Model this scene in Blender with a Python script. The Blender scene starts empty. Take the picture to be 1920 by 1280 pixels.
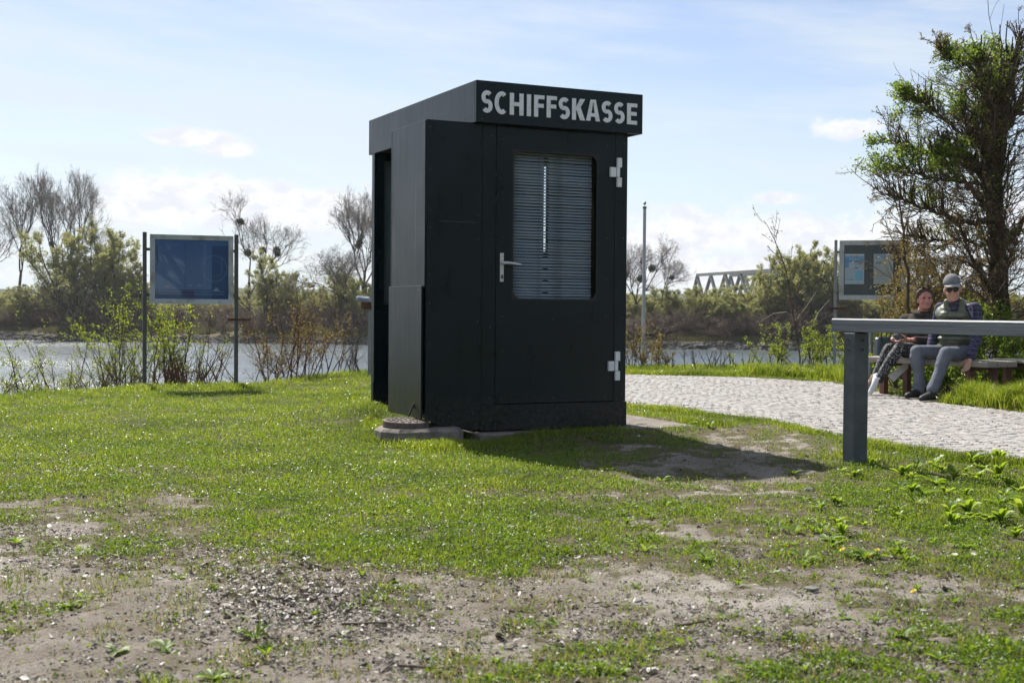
import bpy, bmesh, math, random
import numpy as np
from mathutils import Vector, Matrix, Euler
R = math.radians
PI = math.pi
scn = bpy.context.scene
C = scn.collection
random.seed(7)
RNG = np.random.default_rng(11)

# ---------------------------------------------------------------- camera, sky, sun, exposure
F, HC, HY, ROLL = 2450.0, 0.93, 580.0, 0.0078      # focal length (px at 1920), eye height, horizon row, roll
TH = math.atan((640 - HY) / F)
cam = bpy.data.objects.new('camera', bpy.data.cameras.new('camera'))
C.objects.link(cam)
cam.data.sensor_width = 36
cam.data.lens = F / 1920 * 36
cam.data.clip_start = 0.1
cam.data.clip_end = 9000
cam.location = (0, 0, HC)
cam.rotation_euler = (Matrix.Rotation(PI / 2 - TH, 3, 'X') @ Matrix.Rotation(ROLL, 3, 'Z')).to_euler()
cam.data.dof.use_dof = True
cam.data.dof.focus_distance = 9.8
cam.data.dof.aperture_fstop = 7.0
scn.camera = cam

SUN_AZ, SUN_EL = R(-27.5), R(49)                  # 27 degrees left of the view direction
world = bpy.data.worlds.new('World')
scn.world = world
world.use_nodes = True
wn, wl = world.node_tree.nodes, world.node_tree.links
wn.clear()


def wm(op, a, b=None, c=None):
    n = wn.new('ShaderNodeMath')
    n.operation = op
    for i, v in enumerate((a, b, c)):
        if v is None:
            continue
        if isinstance(v, (int, float)):
            n.inputs[i].default_value = v
        else:
            wl.new(v, n.inputs[i])
    return n.outputs[0]


def wcomb(x, y, z=0.0):
    n = wn.new('ShaderNodeCombineXYZ')
    for i, v in enumerate((x, y, z)):
        if isinstance(v, (int, float)):
            n.inputs[i].default_value = v
        else:
            wl.new(v, n.inputs[i])
    return n.outputs[0]


def wnoise(vec, scale, detail=6, rough=0.55):
    n = wn.new('ShaderNodeTexNoise')
    n.inputs['Scale'].default_value = scale
    n.inputs['Detail'].default_value = detail
    n.inputs['Roughness'].default_value = rough
    wl.new(vec, n.inputs['Vector'])
    return n.outputs['Fac']


def wramp(v, lo, hi):
    n = wn.new('ShaderNodeMapRange')
    n.interpolation_type = 'SMOOTHSTEP'
    wl.new(v, n.inputs[0])
    n.inputs[1].default_value = lo
    n.inputs[2].default_value = hi
    return n.outputs[0]


sky = wn.new('ShaderNodeTexSky')
sky.sky_type = 'NISHITA'
sky.sun_disc = False
sky.sun_elevation = SUN_EL
sky.sun_rotation = SUN_AZ
sky.altitude = 300
sky.air_density = 1.0
sky.dust_density = 0.4
sky.ozone_density = 1.0
tc = wn.new('ShaderNodeTexCoord')
sx = wn.new('ShaderNodeSeparateXYZ')
wl.new(tc.outputs['Generated'], sx.inputs[0])
AZ = wm('MULTIPLY', wm('ARCTAN2', sx.outputs[0], sx.outputs[1]), 57.2958)
EL = wm('MULTIPLY', wm('ARCSINE', sx.outputs[2]), 57.2958)
big = wnoise(wcomb(wm('MULTIPLY', AZ, 0.55), EL, 3.3), 0.62, 9, 0.62)
fine = wnoise(wcomb(wm('MULTIPLY', AZ, 0.6), EL, 9.1), 1.9, 6, 0.6)
turb = wm('ADD', wm('MULTIPLY', wm('SUBTRACT', big, 0.5), 4.2), wm('MULTIPLY', wm('SUBTRACT', fine, 0.5), 2.0))


def blob(a, e, w, h):
    dx = wm('DIVIDE', wm('SUBTRACT', AZ, a), w)
    de = wm('DIVIDE', wm('SUBTRACT', EL, e), h)
    d = wm('ADD', wm('MULTIPLY', dx, dx), wm('MULTIPLY', de, de))
    return wramp(wm('ADD', d, turb), 1.15, 0.25)


cloud = None
for b in ((-13.6, 5.1, 4.6, 0.95), (-9.3, 4.3, 4.8, 1.2), (-15.2, 4.0, 3.4, 0.8), (-13.7, 7.15, 2.2, 0.45), (-12.2, 6.7, 1.5, 0.4),
          (13.9, 7.75, 1.75, 0.62), (7.0, 3.2, 2.8, 1.3), (10.6, 3.3, 3.8, 1.0), (16.0, 3.1, 4.2, 1.0), (11.4, 4.85, 1.3, 0.3),
          (9.0, 1.7, 6.0, 0.8), (-5.0, 3.8, 2.4, 0.8), (24.0, 4.2, 5.0, 1.4), (-27.0, 5.0, 6.0, 1.6)):
    o = blob(*b)
    cloud = o if cloud is None else wm('MAXIMUM', cloud, o)
# fair-weather clouds all round, low over the horizon
band = wm('MULTIPLY', wramp(EL, 0.3, 2.0), wramp(EL, 5.6, 3.2))
cloud = wm('MAXIMUM', cloud, wm('MULTIPLY', wramp(big, 0.50, 0.62), wm('MULTIPLY', band, 0.8)))
# thin high veil drawn out in streaks
veil = wnoise(wcomb(wm('ADD', wm('MULTIPLY', AZ, 0.10), wm('MULTIPLY', EL, 0.12)), wm('ADD', wm('MULTIPLY', EL, 0.62), wm('MULTIPLY', AZ, 0.035)), 1.7), 0.8, 7, 0.6)
veil = wm('MULTIPLY', wramp(wm('ADD', veil, wm('MULTIPLY', wramp(AZ, 10.0, -22.0), 0.10)), 0.36, 0.74), 0.80)
shade = wramp(wm('ADD', fine, wm('MULTIPLY', big, 0.6)), 0.62, 1.0)
cc = wn.new('ShaderNodeMix')
cc.data_type = 'RGBA'
cc.inputs['A'].default_value = (6.2, 6.4, 6.95, 1)
cc.inputs['B'].default_value = (7.9, 7.9, 7.9, 1)
wl.new(shade, cc.inputs['Factor'])
vm = wn.new('ShaderNodeMix')
vm.data_type = 'RGBA'
wl.new(veil, vm.inputs['Factor'])
tint = wn.new('ShaderNodeMix')
tint.data_type = 'RGBA'
tint.blend_type = 'MULTIPLY'
tint.inputs['Factor'].default_value = 1.0
wl.new(sky.outputs[0], tint.inputs['A'])
tint.inputs['B'].default_value = (1.02, 0.93, 0.95, 1)
hz_ = wn.new('ShaderNodeMix')                                   # pale milky air low over the horizon
hz_.data_type = 'RGBA'
wl.new(wm('MULTIPLY', wramp(EL, 11.0, 0.0), 0.75), hz_.inputs['Factor'])
wl.new(tint.outputs['Result'], hz_.inputs['A'])
hz_.inputs['B'].default_value = (4.9, 6.0, 7.0, 1)
wl.new(hz_.outputs['Result'], vm.inputs['A'])
vm.inputs['B'].default_value = (5.8, 6.4, 6.9, 1)
mx = wn.new('ShaderNodeMix')
mx.data_type = 'RGBA'
wl.new(wm('MULTIPLY', cloud, 0.97), mx.inputs['Factor'])
wl.new(vm.outputs['Result'], mx.inputs['A'])
wl.new(cc.outputs['Result'], mx.inputs['B'])
bg = wn.new('ShaderNodeBackground')
bg.inputs['Strength'].default_value = 0.075
wl.new(mx.outputs['Result'], bg.inputs['Color'])
wo = wn.new('ShaderNodeOutputWorld')
wl.new(bg.outputs[0], wo.inputs['Surface'])

SDIR = Vector((math.sin(SUN_AZ) * math.cos(SUN_EL), math.cos(SUN_AZ) * math.cos(SUN_EL), math.sin(SUN_EL)))
sun = bpy.data.objects.new('sun', bpy.data.lights.new('sun', 'SUN'))
C.objects.link(sun)
sun.data.energy = 5.0
sun.data.angle = R(0.5)
sun.data.color = (1.0, 0.95, 0.87)
sun.rotation_euler = SDIR.to_track_quat('Z', 'Y').to_euler()
sun.location = SDIR * 60
vs = scn.view_settings
vs.view_transform = 'Standard'
vs.look = 'None'
vs.gamma = 1
vs.use_curve_mapping = False
vs.exposure = 0.87
scn.cycles.use_denoising = True
scn.cycles.max_bounces = 8
scn.cycles.transparent_max_bounces = 8
scn.cycles.caustics_reflective = False
scn.cycles.caustics_refractive = False


# ---------------------------------------------------------------- measuring helpers (photo row/column + distance -> place)
def ray(px, py):
    x, y = px - 960, py - 640
    c, s = math.cos(ROLL), math.sin(ROLL)
    x, y = (x * c + y * s) / F, -(-x * s + y * c) / F
    return np.array([x, math.cos(TH) + y * math.sin(TH), -math.sin(TH) + y * math.cos(TH)])


def W(px, py, D):
    d = ray(px, py)
    return Vector(d * (D / d[1]) + np.array([0, 0, HC]))


def G(px, py, z=0.0):
    d = ray(px, py)
    return Vector(d * ((z - HC) / d[2]) + np.array([0, 0, HC]))


# ---------------------------------------------------------------- object helpers
def link(name, mesh, mat=None, parent=None, loc=None, rotz=0.0):
    o = bpy.data.objects.new(name, mesh)
    C.objects.link(o)
    if mat is not None and mesh is not None and not mesh.materials:
        for m in (mat if isinstance(mat, (list, tuple)) else [mat]):
            mesh.materials.append(m)
    if parent is not None:
        o.parent = parent
    if loc is not None:
        o.location = loc
    if rotz:
        o.rotation_euler.z = rotz
    return o


def tag(o, label=None, cat=None, group=None, kind=None):
    if label:
        o['label'] = label
    if cat:
        o['category'] = cat
    if group:
        o['group'] = group
    if kind:
        o['kind'] = kind
    return o


def empty(name, loc=(0, 0, 0), rotz=0.0):
    o = bpy.data.objects.new(name, None)
    C.objects.link(o)
    o.location = loc
    o.rotation_euler = (0, 0, rotz)
    o.empty_display_size = 0.1
    return o


def npmesh(name, V, faces, smooth=False):
    """faces: list of int arrays (N,k)"""
    me = bpy.data.meshes.new(name)
    V = np.asarray(V, dtype=np.float32).reshape(-1, 3)
    me.vertices.add(len(V))
    me.vertices.foreach_set('co', V.ravel())
    loops = np.concatenate([f.ravel() for f in faces]).astype(np.int32)
    tot = np.concatenate([np.full(len(f), f.shape[1], dtype=np.int32) for f in faces])
    start = np.concatenate([[0], np.cumsum(tot)[:-1]]).astype(np.int32)
    me.loops.add(len(loops))
    me.loops.foreach_set('vertex_index', loops)
    me.polygons.add(len(tot))
    me.polygons.foreach_set('loop_start', start)
    me.polygons.foreach_set('loop_total', tot)
    me.polygons.foreach_set('use_smooth', np.full(len(tot), smooth))
    me.update(calc_edges=True)
    return me


def bm_mesh(name, bm, smooth=False):
    me = bpy.data.meshes.new(name)
    bmesh.ops.recalc_face_normals(bm, faces=bm.faces)
    bm.to_mesh(me)
    bm.free()
    if smooth:
        for p in me.polygons:
            p.use_smooth = True
    return me


def add_box(bm, a, b, bevel=0.0, M=None):
    """axis aligned box from corner a to corner b"""
    r = bmesh.ops.create_cube(bm, size=1)
    vs_ = r['verts']
    for v in vs_:
        v.co = Vector([a[i] + (v.co[i] + 0.5) * (b[i] - a[i]) for i in range(3)])
    if bevel:
        es = list({e for v in vs_ for e in v.link_edges})
        g = bmesh.ops.bevel(bm, geom=es, offset=bevel, segments=1, affect='EDGES', clamp_overlap=True)
        vs_ = list({v for f in g['faces'] for v in f.verts} | {v for v in vs_ if v.is_valid})
    if M is not None:
        bmesh.ops.transform(bm, matrix=M, verts=[v for v in vs_ if v.is_valid])
    return vs_


def box(name, a, b, mat, parent=None, bevel=0.002, M=None):
    bm = bmesh.new()
    add_box(bm, a, b, bevel, M)
    return link(name, bm_mesh(name, bm), mat, parent)


def tubes(name, sets, S=4, smooth=True):
    Vs, Fs, off = [], [], 0
    ang = np.arange(S) * 2 * np.pi / S
    ca, sa = np.cos(ang), np.sin(ang)
    for P, Rd in sets:
        N, K, _ = P.shape
        if N == 0:
            continue
        T = np.gradient(P, axis=1)
        T /= np.linalg.norm(T, axis=2, keepdims=True) + 1e-9
        m = T.mean(axis=1)
        ref = np.where((np.abs(m[:, 2:3]) > 0.85), np.array([[1.0, 0.1, 0]]), np.array([[0, 0, 1.0]]))[:, None, :]
        n1 = np.cross(T, np.broadcast_to(ref, T.shape))
        n1 /= np.linalg.norm(n1, axis=2, keepdims=True) + 1e-9
        n2 = np.cross(T, n1)
        ring = P[:, :, None, :] + Rd[:, :, None, None] * (ca[None, None, :, None] * n1[:, :, None, :] + sa[None, None, :, None] * n2[:, :, None, :])
        idx = off + np.arange(N * K * S).reshape(N, K, S)
        nx = np.roll(idx, -1, axis=2)
        q = np.stack([idx[:, :-1], nx[:, :-1], nx[:, 1:], idx[:, 1:]], axis=-1).reshape(-1, 4)
        Vs.append(ring.reshape(-1, 3))
        Fs.append(q)
        off += N * K * S
    return npmesh(name, np.concatenate(Vs), [np.concatenate(Fs)], smooth)


def tube_obj(name, pts, rad, mat, parent=None, S=8):
    P = np.array([[tuple(p) for p in pts]], dtype=float)
    rd = np.array([rad if hasattr(rad, '__len__') else [rad] * len(pts)], dtype=float)
    me = tubes(name, [(P, rd)], S)
    return link(name, me, mat, parent)


def nrm(a):
    return a / (np.linalg.norm(a, axis=-1, keepdims=True) + 1e-9)


def walk(rng, start, d, L, r0, r1, K, jit, up):
    """polylines grown from start along d; up bends them towards the sky"""
    N = len(start)
    P = np.zeros((N, K, 3))
    P[:, 0] = start
    d = nrm(d)
    for k in range(1, K):
        d = d + rng.normal(0, jit, (N, 3))
        d[:, 2] += up
        d = nrm(d)
        P[:, k] = P[:, k - 1] + d * (L / (K - 1))[:, None]
    t = np.linspace(0, 1, K)[None, :]
    Rd = r0[:, None] * (1 - t) + r1[:, None] * t
    return P, Rd


def kids(rng, P, Rd, n, t0, t1, ang, lf, rf, K, jit, up, rmin=0.0, taper=0.35, tl=0.55):
    N, Kp, _ = P.shape
    L = np.linalg.norm(np.diff(P, axis=1), axis=2).sum(1)
    i = np.repeat(np.arange(N), n)
    t = rng.uniform(t0, t1, N * n)
    ft = t * (Kp - 1)
    k = np.minimum(ft.astype(int), Kp - 2)
    w = (ft - k)[:, None]
    pos = P[i, k] * (1 - w) + P[i, k + 1] * w
    T = nrm(P[i, k + 1] - P[i, k])
    rr = Rd[i, k] * (1 - w[:, 0]) + Rd[i, k + 1] * w[:, 0]
    a = np.radians(rng.uniform(ang[0], ang[1], N * n))
    v = rng.normal(0, 1, (N * n, 3))
    pr = nrm(v - (v * T).sum(1, keepdims=True) * T)
    d = np.cos(a)[:, None] * T + np.sin(a)[:, None] * pr
    ln = L[i] * lf * (1 - tl * t) * rng.uniform(0.6, 1.25, N * n)
    r0 = np.maximum(rr * rf, rmin)
    return walk(rng, pos, d, ln, r0, np.maximum(r0 * taper, rmin * 0.7), K, jit, up)


def leaves_on(rng, P, n, size, t0=0.3, spread=0.02, flat=0.0, aspect=0.55):
    """n leaf quads per polyline (N,K,3) -> verts, faces"""
    N, Kp, _ = P.shape
    i = np.repeat(np.arange(N), n)
    t = rng.uniform(t0, 1, N * n)
    ft = t * (Kp - 1)
    k = np.minimum(ft.astype(int), Kp - 2)
    w = (ft - k)[:, None]
    pos = P[i, k] * (1 - w) + P[i, k + 1] * w + rng.normal(0, spread, (N * n, 3))
    return leaf_quads(rng, pos, size, flat, aspect)


def leaf_quads(rng, pos, size, flat=0.0, aspect=0.55):
    M = len(pos)
    a = nrm(rng.normal(0, 1, (M, 3)) + np.array([0, 0, 0.3]))
    b = rng.normal(0, 1, (M, 3))
    b[:, 2] *= (1 - flat)
    b = nrm(b - (b * a).sum(1, keepdims=True) * a)
    c = np.cross(a, b)
    s = rng.uniform(size[0], size[1], M)[:, None]
    V = np.stack([pos, pos + a * s * 0.5 + b * s * aspect * 0.5 + c * s * 0.08, pos + a * s, pos + a * s * 0.5 - b * s * aspect * 0.5 + c * s * 0.08], axis=1)
    return V.reshape(-1, 3), np.arange(M * 4).reshape(M, 4)


# ---------------------------------------------------------------- materials
def newmat(name):
    m = bpy.data.materials.new(name)
    m.use_nodes = True
    n = m.node_tree.nodes
    return m, n, m.node_tree.links, n['Principled BSDF']


def rgba(c):
    return (c[0], c[1], c[2], 1)


def pm(name, c1, c2=None, scale=8, rough=0.6, rough2=None, bump=0.0, bscale=None, metal=0.0, spec=0.5, detail=6, stretch=None, c3=None, s3=1.5, contrast=(0.35, 0.65)):
    """procedural paint/wood/stone: two tones by noise, optional third tone in large patches, noise bump"""
    m, n, l, b = newmat(name)
    co = n.new('ShaderNodeTexCoord')
    vec = co.outputs['Object']
    if stretch:
        mp = n.new('ShaderNodeMapping')
        mp.inputs['Scale'].default_value = stretch
        l.new(vec, mp.inputs['Vector'])
        vec = mp.outputs[0]
    nz = n.new('ShaderNodeTexNoise')
    nz.inputs['Scale'].default_value = scale
    nz.inputs['Detail'].default_value = detail
    nz.inputs['Roughness'].default_value = 0.6
    l.new(vec, nz.inputs['Vector'])
    mr = n.new('ShaderNodeMapRange')
    mr.inputs[1].default_value, mr.inputs[2].default_value = contrast
    l.new(nz.outputs['Fac'], mr.inputs[0])
    mix = n.new('ShaderNodeMix')
    mix.data_type = 'RGBA'
    mix.inputs['A'].default_value = rgba(c1)
    mix.inputs['B'].default_value = rgba(c2 or c1)
    l.new(mr.outputs[0], mix.inputs['Factor'])
    col = mix.outputs['Result']
    if c3:
        nz3 = n.new('ShaderNodeTexNoise')
        nz3.inputs['Scale'].default_value = s3
        nz3.inputs['Detail'].default_value = 8
        l.new(vec, nz3.inputs['Vector'])
        m3 = n.new('ShaderNodeMapRange')
        m3.inputs[1].default_value, m3.inputs[2].default_value = 0.5, 0.7
        l.new(nz3.outputs['Fac'], m3.inputs[0])
        mix3 = n.new('ShaderNodeMix')
        mix3.data_type = 'RGBA'
        l.new(m3.outputs[0], mix3.inputs['Factor'])
        l.new(col, mix3.inputs['A'])
        mix3.inputs['B'].default_value = rgba(c3)
        col = mix3.outputs['Result']
    l.new(col, b.inputs['Base Color'])
    b.inputs['Roughness'].default_value = rough
    if rough2 is not None:
        rr = n.new('ShaderNodeMapRange')
        rr.inputs[3].default_value, rr.inputs[4].default_value = rough, rough2
        l.new(nz.outputs['Fac'], rr.inputs[0])
        l.new(rr.outputs[0], b.inputs['Roughness'])
    b.inputs['Metallic'].default_value = metal
    b.inputs['Specular IOR Level'].default_value = spec
    if bump:
        bn = n.new('ShaderNodeTexNoise')
        bn.inputs['Scale'].default_value = bscale or scale * 3
        bn.inputs['Detail'].default_value = 6
        l.new(vec, bn.inputs['Vector'])
        bp = n.new('ShaderNodeBump')
        bp.inputs['Strength'].default_value = bump
        bp.inputs['Distance'].default_value = 0.01
        l.new(bn.outputs['Fac'], bp.inputs['Height'])
        l.new(bp.outputs[0], b.inputs['Normal'])
    return m


def leafmat(name, cols, transl=0.45, rough=0.5, spec=0.35, pos_scale=None, pos_col=None):
    """leaf: colour differs from leaf to leaf, light shines through"""
    m, n, l, b = newmat(name)
    g = n.new('ShaderNodeNewGeometry')
    cr = n.new('ShaderNodeValToRGB')
    e = cr.color_ramp.elements
    for i, c in enumerate(cols):
        p = i / max(1, len(cols) - 1)
        if i == 0:
            el = e[0]
        elif i == len(cols) - 1:
            el = e[-1]
        else:
            el = e.new(p)
        el.position = p
        el.color = rgba(c)
    l.new(g.outputs['Random Per Island'], cr.inputs[0])
    col = cr.outputs[0]
    if pos_col:
        co = n.new('ShaderNodeTexCoord')
        nz = n.new('ShaderNodeTexNoise')
        nz.inputs['Scale'].default_value = pos_scale
        nz.inputs['Detail'].default_value = 4
        l.new(co.outputs['Object'], nz.inputs['Vector'])
        mr = n.new('ShaderNodeMapRange')
        mr.inputs[1].default_value, mr.inputs[2].default_value = 0.42, 0.66
        l.new(nz.outputs['Fac'], mr.inputs[0])
        mx_ = n.new('ShaderNodeMix')
        mx_.data_type = 'RGBA'
        l.new(mr.outputs[0], mx_.inputs['Factor'])
        l.new(col, mx_.inputs['A'])
        mx_.inputs['B'].default_value = rgba(pos_col)
        col = mx_.outputs['Result']
    l.new(col, b.inputs['Base Color'])
    b.inputs['Roughness'].default_value = rough
    b.inputs['Specular IOR Level'].default_value = spec
    t = n.new('ShaderNodeBsdfTranslucent')
    hs = n.new('ShaderNodeHueSaturation')
    hs.inputs['Hue'].default_value = 0.487
    hs.inputs['Saturation'].default_value = 1.1
    hs.inputs['Value'].default_value = 1.5
    l.new(col, hs.inputs['Color'])
    l.new(hs.outputs[0], t.inputs['Color'])
    ms = n.new('ShaderNodeMixShader')
    ms.inputs[0].default_value = transl
    l.new(b.outputs[0], ms.inputs[1])
    l.new(t.outputs[0], ms.inputs[2])
    l.new(ms.outputs[0], n['Material Output'].inputs['Surface'])
    return m


def glassmat(name, tint=(0.9, 0.95, 0.95), rough=0.02, alpha=0.15, film=None):
    """window pane: a clear sheet that mirrors by fresnel and lets straight light through"""
    m, n, l, b = newmat(name)
    ge = n.new('ShaderNodeNewGeometry')
    dt = n.new('ShaderNodeVectorMath')
    dt.operation = 'DOT_PRODUCT'
    l.new(ge.outputs['Normal'], dt.inputs[0])
    l.new(ge.outputs['Incoming'], dt.inputs[1])
    prev = dt.outputs['Value']
    for op, v in (('ABSOLUTE', None), ('SUBTRACT', 1.0), ('POWER', 5.0), ('MULTIPLY', 0.96), ('ADD', 0.04)):
        q = n.new('ShaderNodeMath')
        q.operation = op
        if op == 'SUBTRACT':
            q.inputs[0].default_value = v
            l.new(prev, q.inputs[1])
        else:
            l.new(prev, q.inputs[0])
            if v is not None:
                q.inputs[1].default_value = v
        prev = q.outputs[0]
    gl = n.new('ShaderNodeBsdfGlossy')
    gl.inputs['Roughness'].default_value = rough
    tr = n.new('ShaderNodeBsdfTransparent')
    tr.inputs['Color'].default_value = rgba(tint)
    ad = n.new('ShaderNodeMath')
    ad.operation = 'ADD'
    ad.inputs[1].default_value = alpha
    l.new(prev, ad.inputs[0])
    ms = n.new('ShaderNodeMixShader')
    l.new(ad.outputs[0], ms.inputs[0])
    l.new(tr.outputs[0], ms.inputs[1])
    l.new(gl.outputs[0], ms.inputs[2])
    l.new(ms.outputs[0], n['Material Output'].inputs['Surface'])
    return m


# value noise for shaping the ground
def vnoise(x, y, s, seed=0):
    x, y = np.asarray(x) * s, np.asarray(y) * s
    xi, yi = np.floor(x).astype(np.int64), np.floor(y).astype(np.int64)
    fx, fy = x - xi, y - yi
    fx, fy = fx * fx * (3 - 2 * fx), fy * fy * (3 - 2 * fy)

    def h(a, b):
        k = (a * 374761393 + b * 668265263 + seed * 1442695041) & 0x7fffffff
        k = ((k ^ (k >> 13)) * 1274126177) & 0x7fffffff
        return ((k ^ (k >> 16)) & 0xffff) / 65535.0
    return (h(xi, yi) * (1 - fx) + h(xi + 1, yi) * fx) * (1 - fy) + (h(xi, yi + 1) * (1 - fx) + h(xi + 1, yi + 1) * fx) * fy


def fbm(x, y, s, seed=0, o=4):
    t, a, r = 0, 0.5, 0
    for k in range(o):
        t = t + a * vnoise(x, y, s, seed + k * 17)
        r += a
        a *= 0.55
        s *= 2.1
    return t / r


def sstep(x, a, b):
    t = np.clip((x - a) / (b - a), 0, 1)
    return t * t * (3 - 2 * t)


# ================================================================ THE SETTING
M_dirt = None


def inpoly(x, y, poly):
    x, y = np.asarray(x), np.asarray(y)
    ins = np.zeros(x.shape, bool)
    n = len(poly)
    j = n - 1
    for i in range(n):
        xi, yi = poly[i][0], poly[i][1]
        xj, yj = poly[j][0], poly[j][1]
        c = ((yi > y) != (yj > y)) & (x < (xj - xi) * (y - yi) / (yj - yi + 1e-12) + xi)
        ins ^= c
        j = i
    return ins


def polydist(x, y, poly):
    x, y = np.asarray(x), np.asarray(y)
    d = np.full(x.shape, 1e9)
    n = len(poly)
    for i in range(n):
        ax, ay = poly[i][0], poly[i][1]
        bx, by = poly[(i + 1) % n][0], poly[(i + 1) % n][1]
        ex, ey = bx - ax, by - ay
        t = np.clip(((x - ax) * ex + (y - ay) * ey) / (ex * ex + ey * ey + 1e-12), 0, 1)
        d = np.minimum(d, np.hypot(x - ax - t * ex, y - ay - t * ey))
    return d


PATH = [G(*p) for p in ((1120, 752), (1290, 768), (1450, 790), (1560, 815), (1650, 838), (1800, 857), (1935, 869))]
PATH += [Vector((4.6, 6.9, 0)), Vector((7.0, 8.2, 0)), Vector((6.4, 11.2, 0))]
PATH += [G(*p) for p in ((1900, 771), (1850, 764), (1770, 755), (1690, 742), (1600, 724), (1560, 716), (1400, 707), (1200, 702), (1120, 700))]
PATH = [(p.x, p.y) for p in PATH]

# kiosk frame: origin at the foot of the front left roof corner, u along the front, v to the back
KO, KA = Vector((-0.266, 9.25, 0)), R(25.5)
KU, KV = Vector((math.cos(KA), math.sin(KA), 0)), Vector((-math.sin(KA), math.cos(KA), 0))


def K2W(u, v, z=0.0):
    return KO + KU * u + KV * v + Vector((0, 0, z))


SLAB = [tuple(K2W(*p)[:2]) for p in ((0.03, -0.05), (1.86, -0.05), (1.94, 1.3), (1.9, 2.35), (0.03, 2.35))]
SHAFT = [tuple(K2W(*p)[:2]) for p in ((-0.68, 0.05), (-0.60, -0.06), (-0.46, -0.085), (-0.30, -0.07), (-0.17, -0.13), (-0.10, -0.06), (-0.06, 0.4), (-0.5, 0.45), (-0.66, 0.25))]

CX = [-400, -20, -5.3, -4.3, -3.1, -2.4, 0, 5.5, 9, 30, 400]
CY = [10.5, 12.0, 13.0, 14.9, 15.6, 18.6, 20.2, 22.4, 23.2, 26, 30]


def crest(x):
    return np.interp(x, CX, CY)


def shore(x):
    return 146 - 0.19 * (np.clip(x, -140, 140) + 45) + 0.6 * np.sin(np.asarray(x) * 0.21) + 0.35 * np.sin(np.asarray(x) * 0.63)


WATER_Z = -3.0
DENS = [(0, 760, 1.00), (300, 740, 1.00), (500, 730, 1.00), (650, 705, 1.00), (0, 850, 1.00), (300, 850, 1.00), (600, 850, 1.00), (0, 905, 1.00), (200, 915, 0.90), (500, 930, 1.00), (800, 900, 1.00),
        (950, 880, 1.00), (0, 955, 0.60), (150, 955, 0.50), (300, 955, 0.55), (100, 1015, 0.46), (250, 1020, 0.62), (450, 980, 0.72), (600, 980, 1.00), (800, 980, 1.00),
        (950, 980, 1.00), (1050, 930, 0.85), (700, 1035, 1.00), (900, 1040, 0.95), (500, 1040, 0.50), (350, 1060, 0.20), (100, 1080, 0.10), (200, 1110, 0.22), (120, 1150, 0.30),
        (300, 1150, 0.08), (500, 1100, 0.10), (700, 1100, 0.20), (900, 1100, 0.12), (1100, 1040, 0.48), (1100, 1100, 0.22), (1000, 1180, 0.16), (700, 1180, 0.12),
        (500, 1200, 0.10), (200, 1240, 0.12), (400, 1260, 0.20), (900, 1240, 0.50), (1050, 1255, 0.55), (700, 1260, 0.05), (600, 1280, 0.05),
        (1150, 920, 0.62), (1250, 900, 0.46), (1350, 905, 0.46), (1450, 905, 0.58), (1200, 960, 0.74), (1350, 960, 0.70), (1500, 960, 0.78), (1650, 960, 0.82),
        (1800, 960, 0.86), (1900, 960, 0.92), (1600, 900, 0.92), (1750, 900, 1.00), (1900, 900, 1.00), (1650, 870, 0.95), (1300, 1020, 0.48), (1450, 1020, 0.52),
        (1600, 1020, 0.62), (1800, 1020, 0.72), (1900, 1040, 0.72), (1300, 1100, 0.22), (1500, 1080, 0.38), (1700, 1100, 0.46), (1850, 1100, 0.56), (1400, 1180, 0.38),
        (1600, 1180, 0.36), (1800, 1180, 0.52), (1900, 1250, 0.84), (1500, 1250, 0.52), (1300, 1250, 0.32), (1700, 1250, 0.52), (900, 830, 0.90), (1050, 840, 0.70),
        (1150, 850, 0.50), (1250, 865, 0.18), (1400, 865, 0.12), (1500, 860, 0.36), (1550, 845, 0.60), (1350, 830, 0.40), (1450, 820, 0.50), (1300, 815, 0.80),
        (1200, 820, 0.60), (1000, 815, 0.85), (1500, 838, 0.50), (1300, 693, 1.00), (1500, 688, 1.00), (780, 830, 1.00), (1230, 770, 0.90), (1350, 780, 0.70)]


def project(x, y, z=0.0):
    dz = z - HC
    fw = y * math.cos(TH) - dz * math.sin(TH)
    up = y * math.sin(TH) + dz * math.cos(TH)
    fw = np.maximum(fw, 0.2)
    a, b = F * x / fw, -F * up / fw
    return 960 + a * math.cos(ROLL) - b * math.sin(ROLL), 640 + a * math.sin(ROLL) + b * math.cos(ROLL)


def density(x, y):
    """how grown over the ground is, 0 bare .. 1 lawn"""
    px, py = project(x, np.maximum(y, 2.2))
    a = np.zeros(np.shape(x))
    w = np.zeros(np.shape(x))
    for qx, qy, d in DENS:
        ww = 1.0 / (((px - qx) / 130) ** 2 + ((py - qy) / 38) ** 2 + 0.06) ** 2
        a += ww * d
        w += ww
    return a / w


def cover(x, y):
    d = density(x, y)
    n = fbm(x, y, 2.6, 3, 4) * 0.45 + fbm(x, y, 9.0, 9, 4) * 0.55
    return sstep(d + (n - 0.5) * 2.1, 0.18, 1.10)


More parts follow.
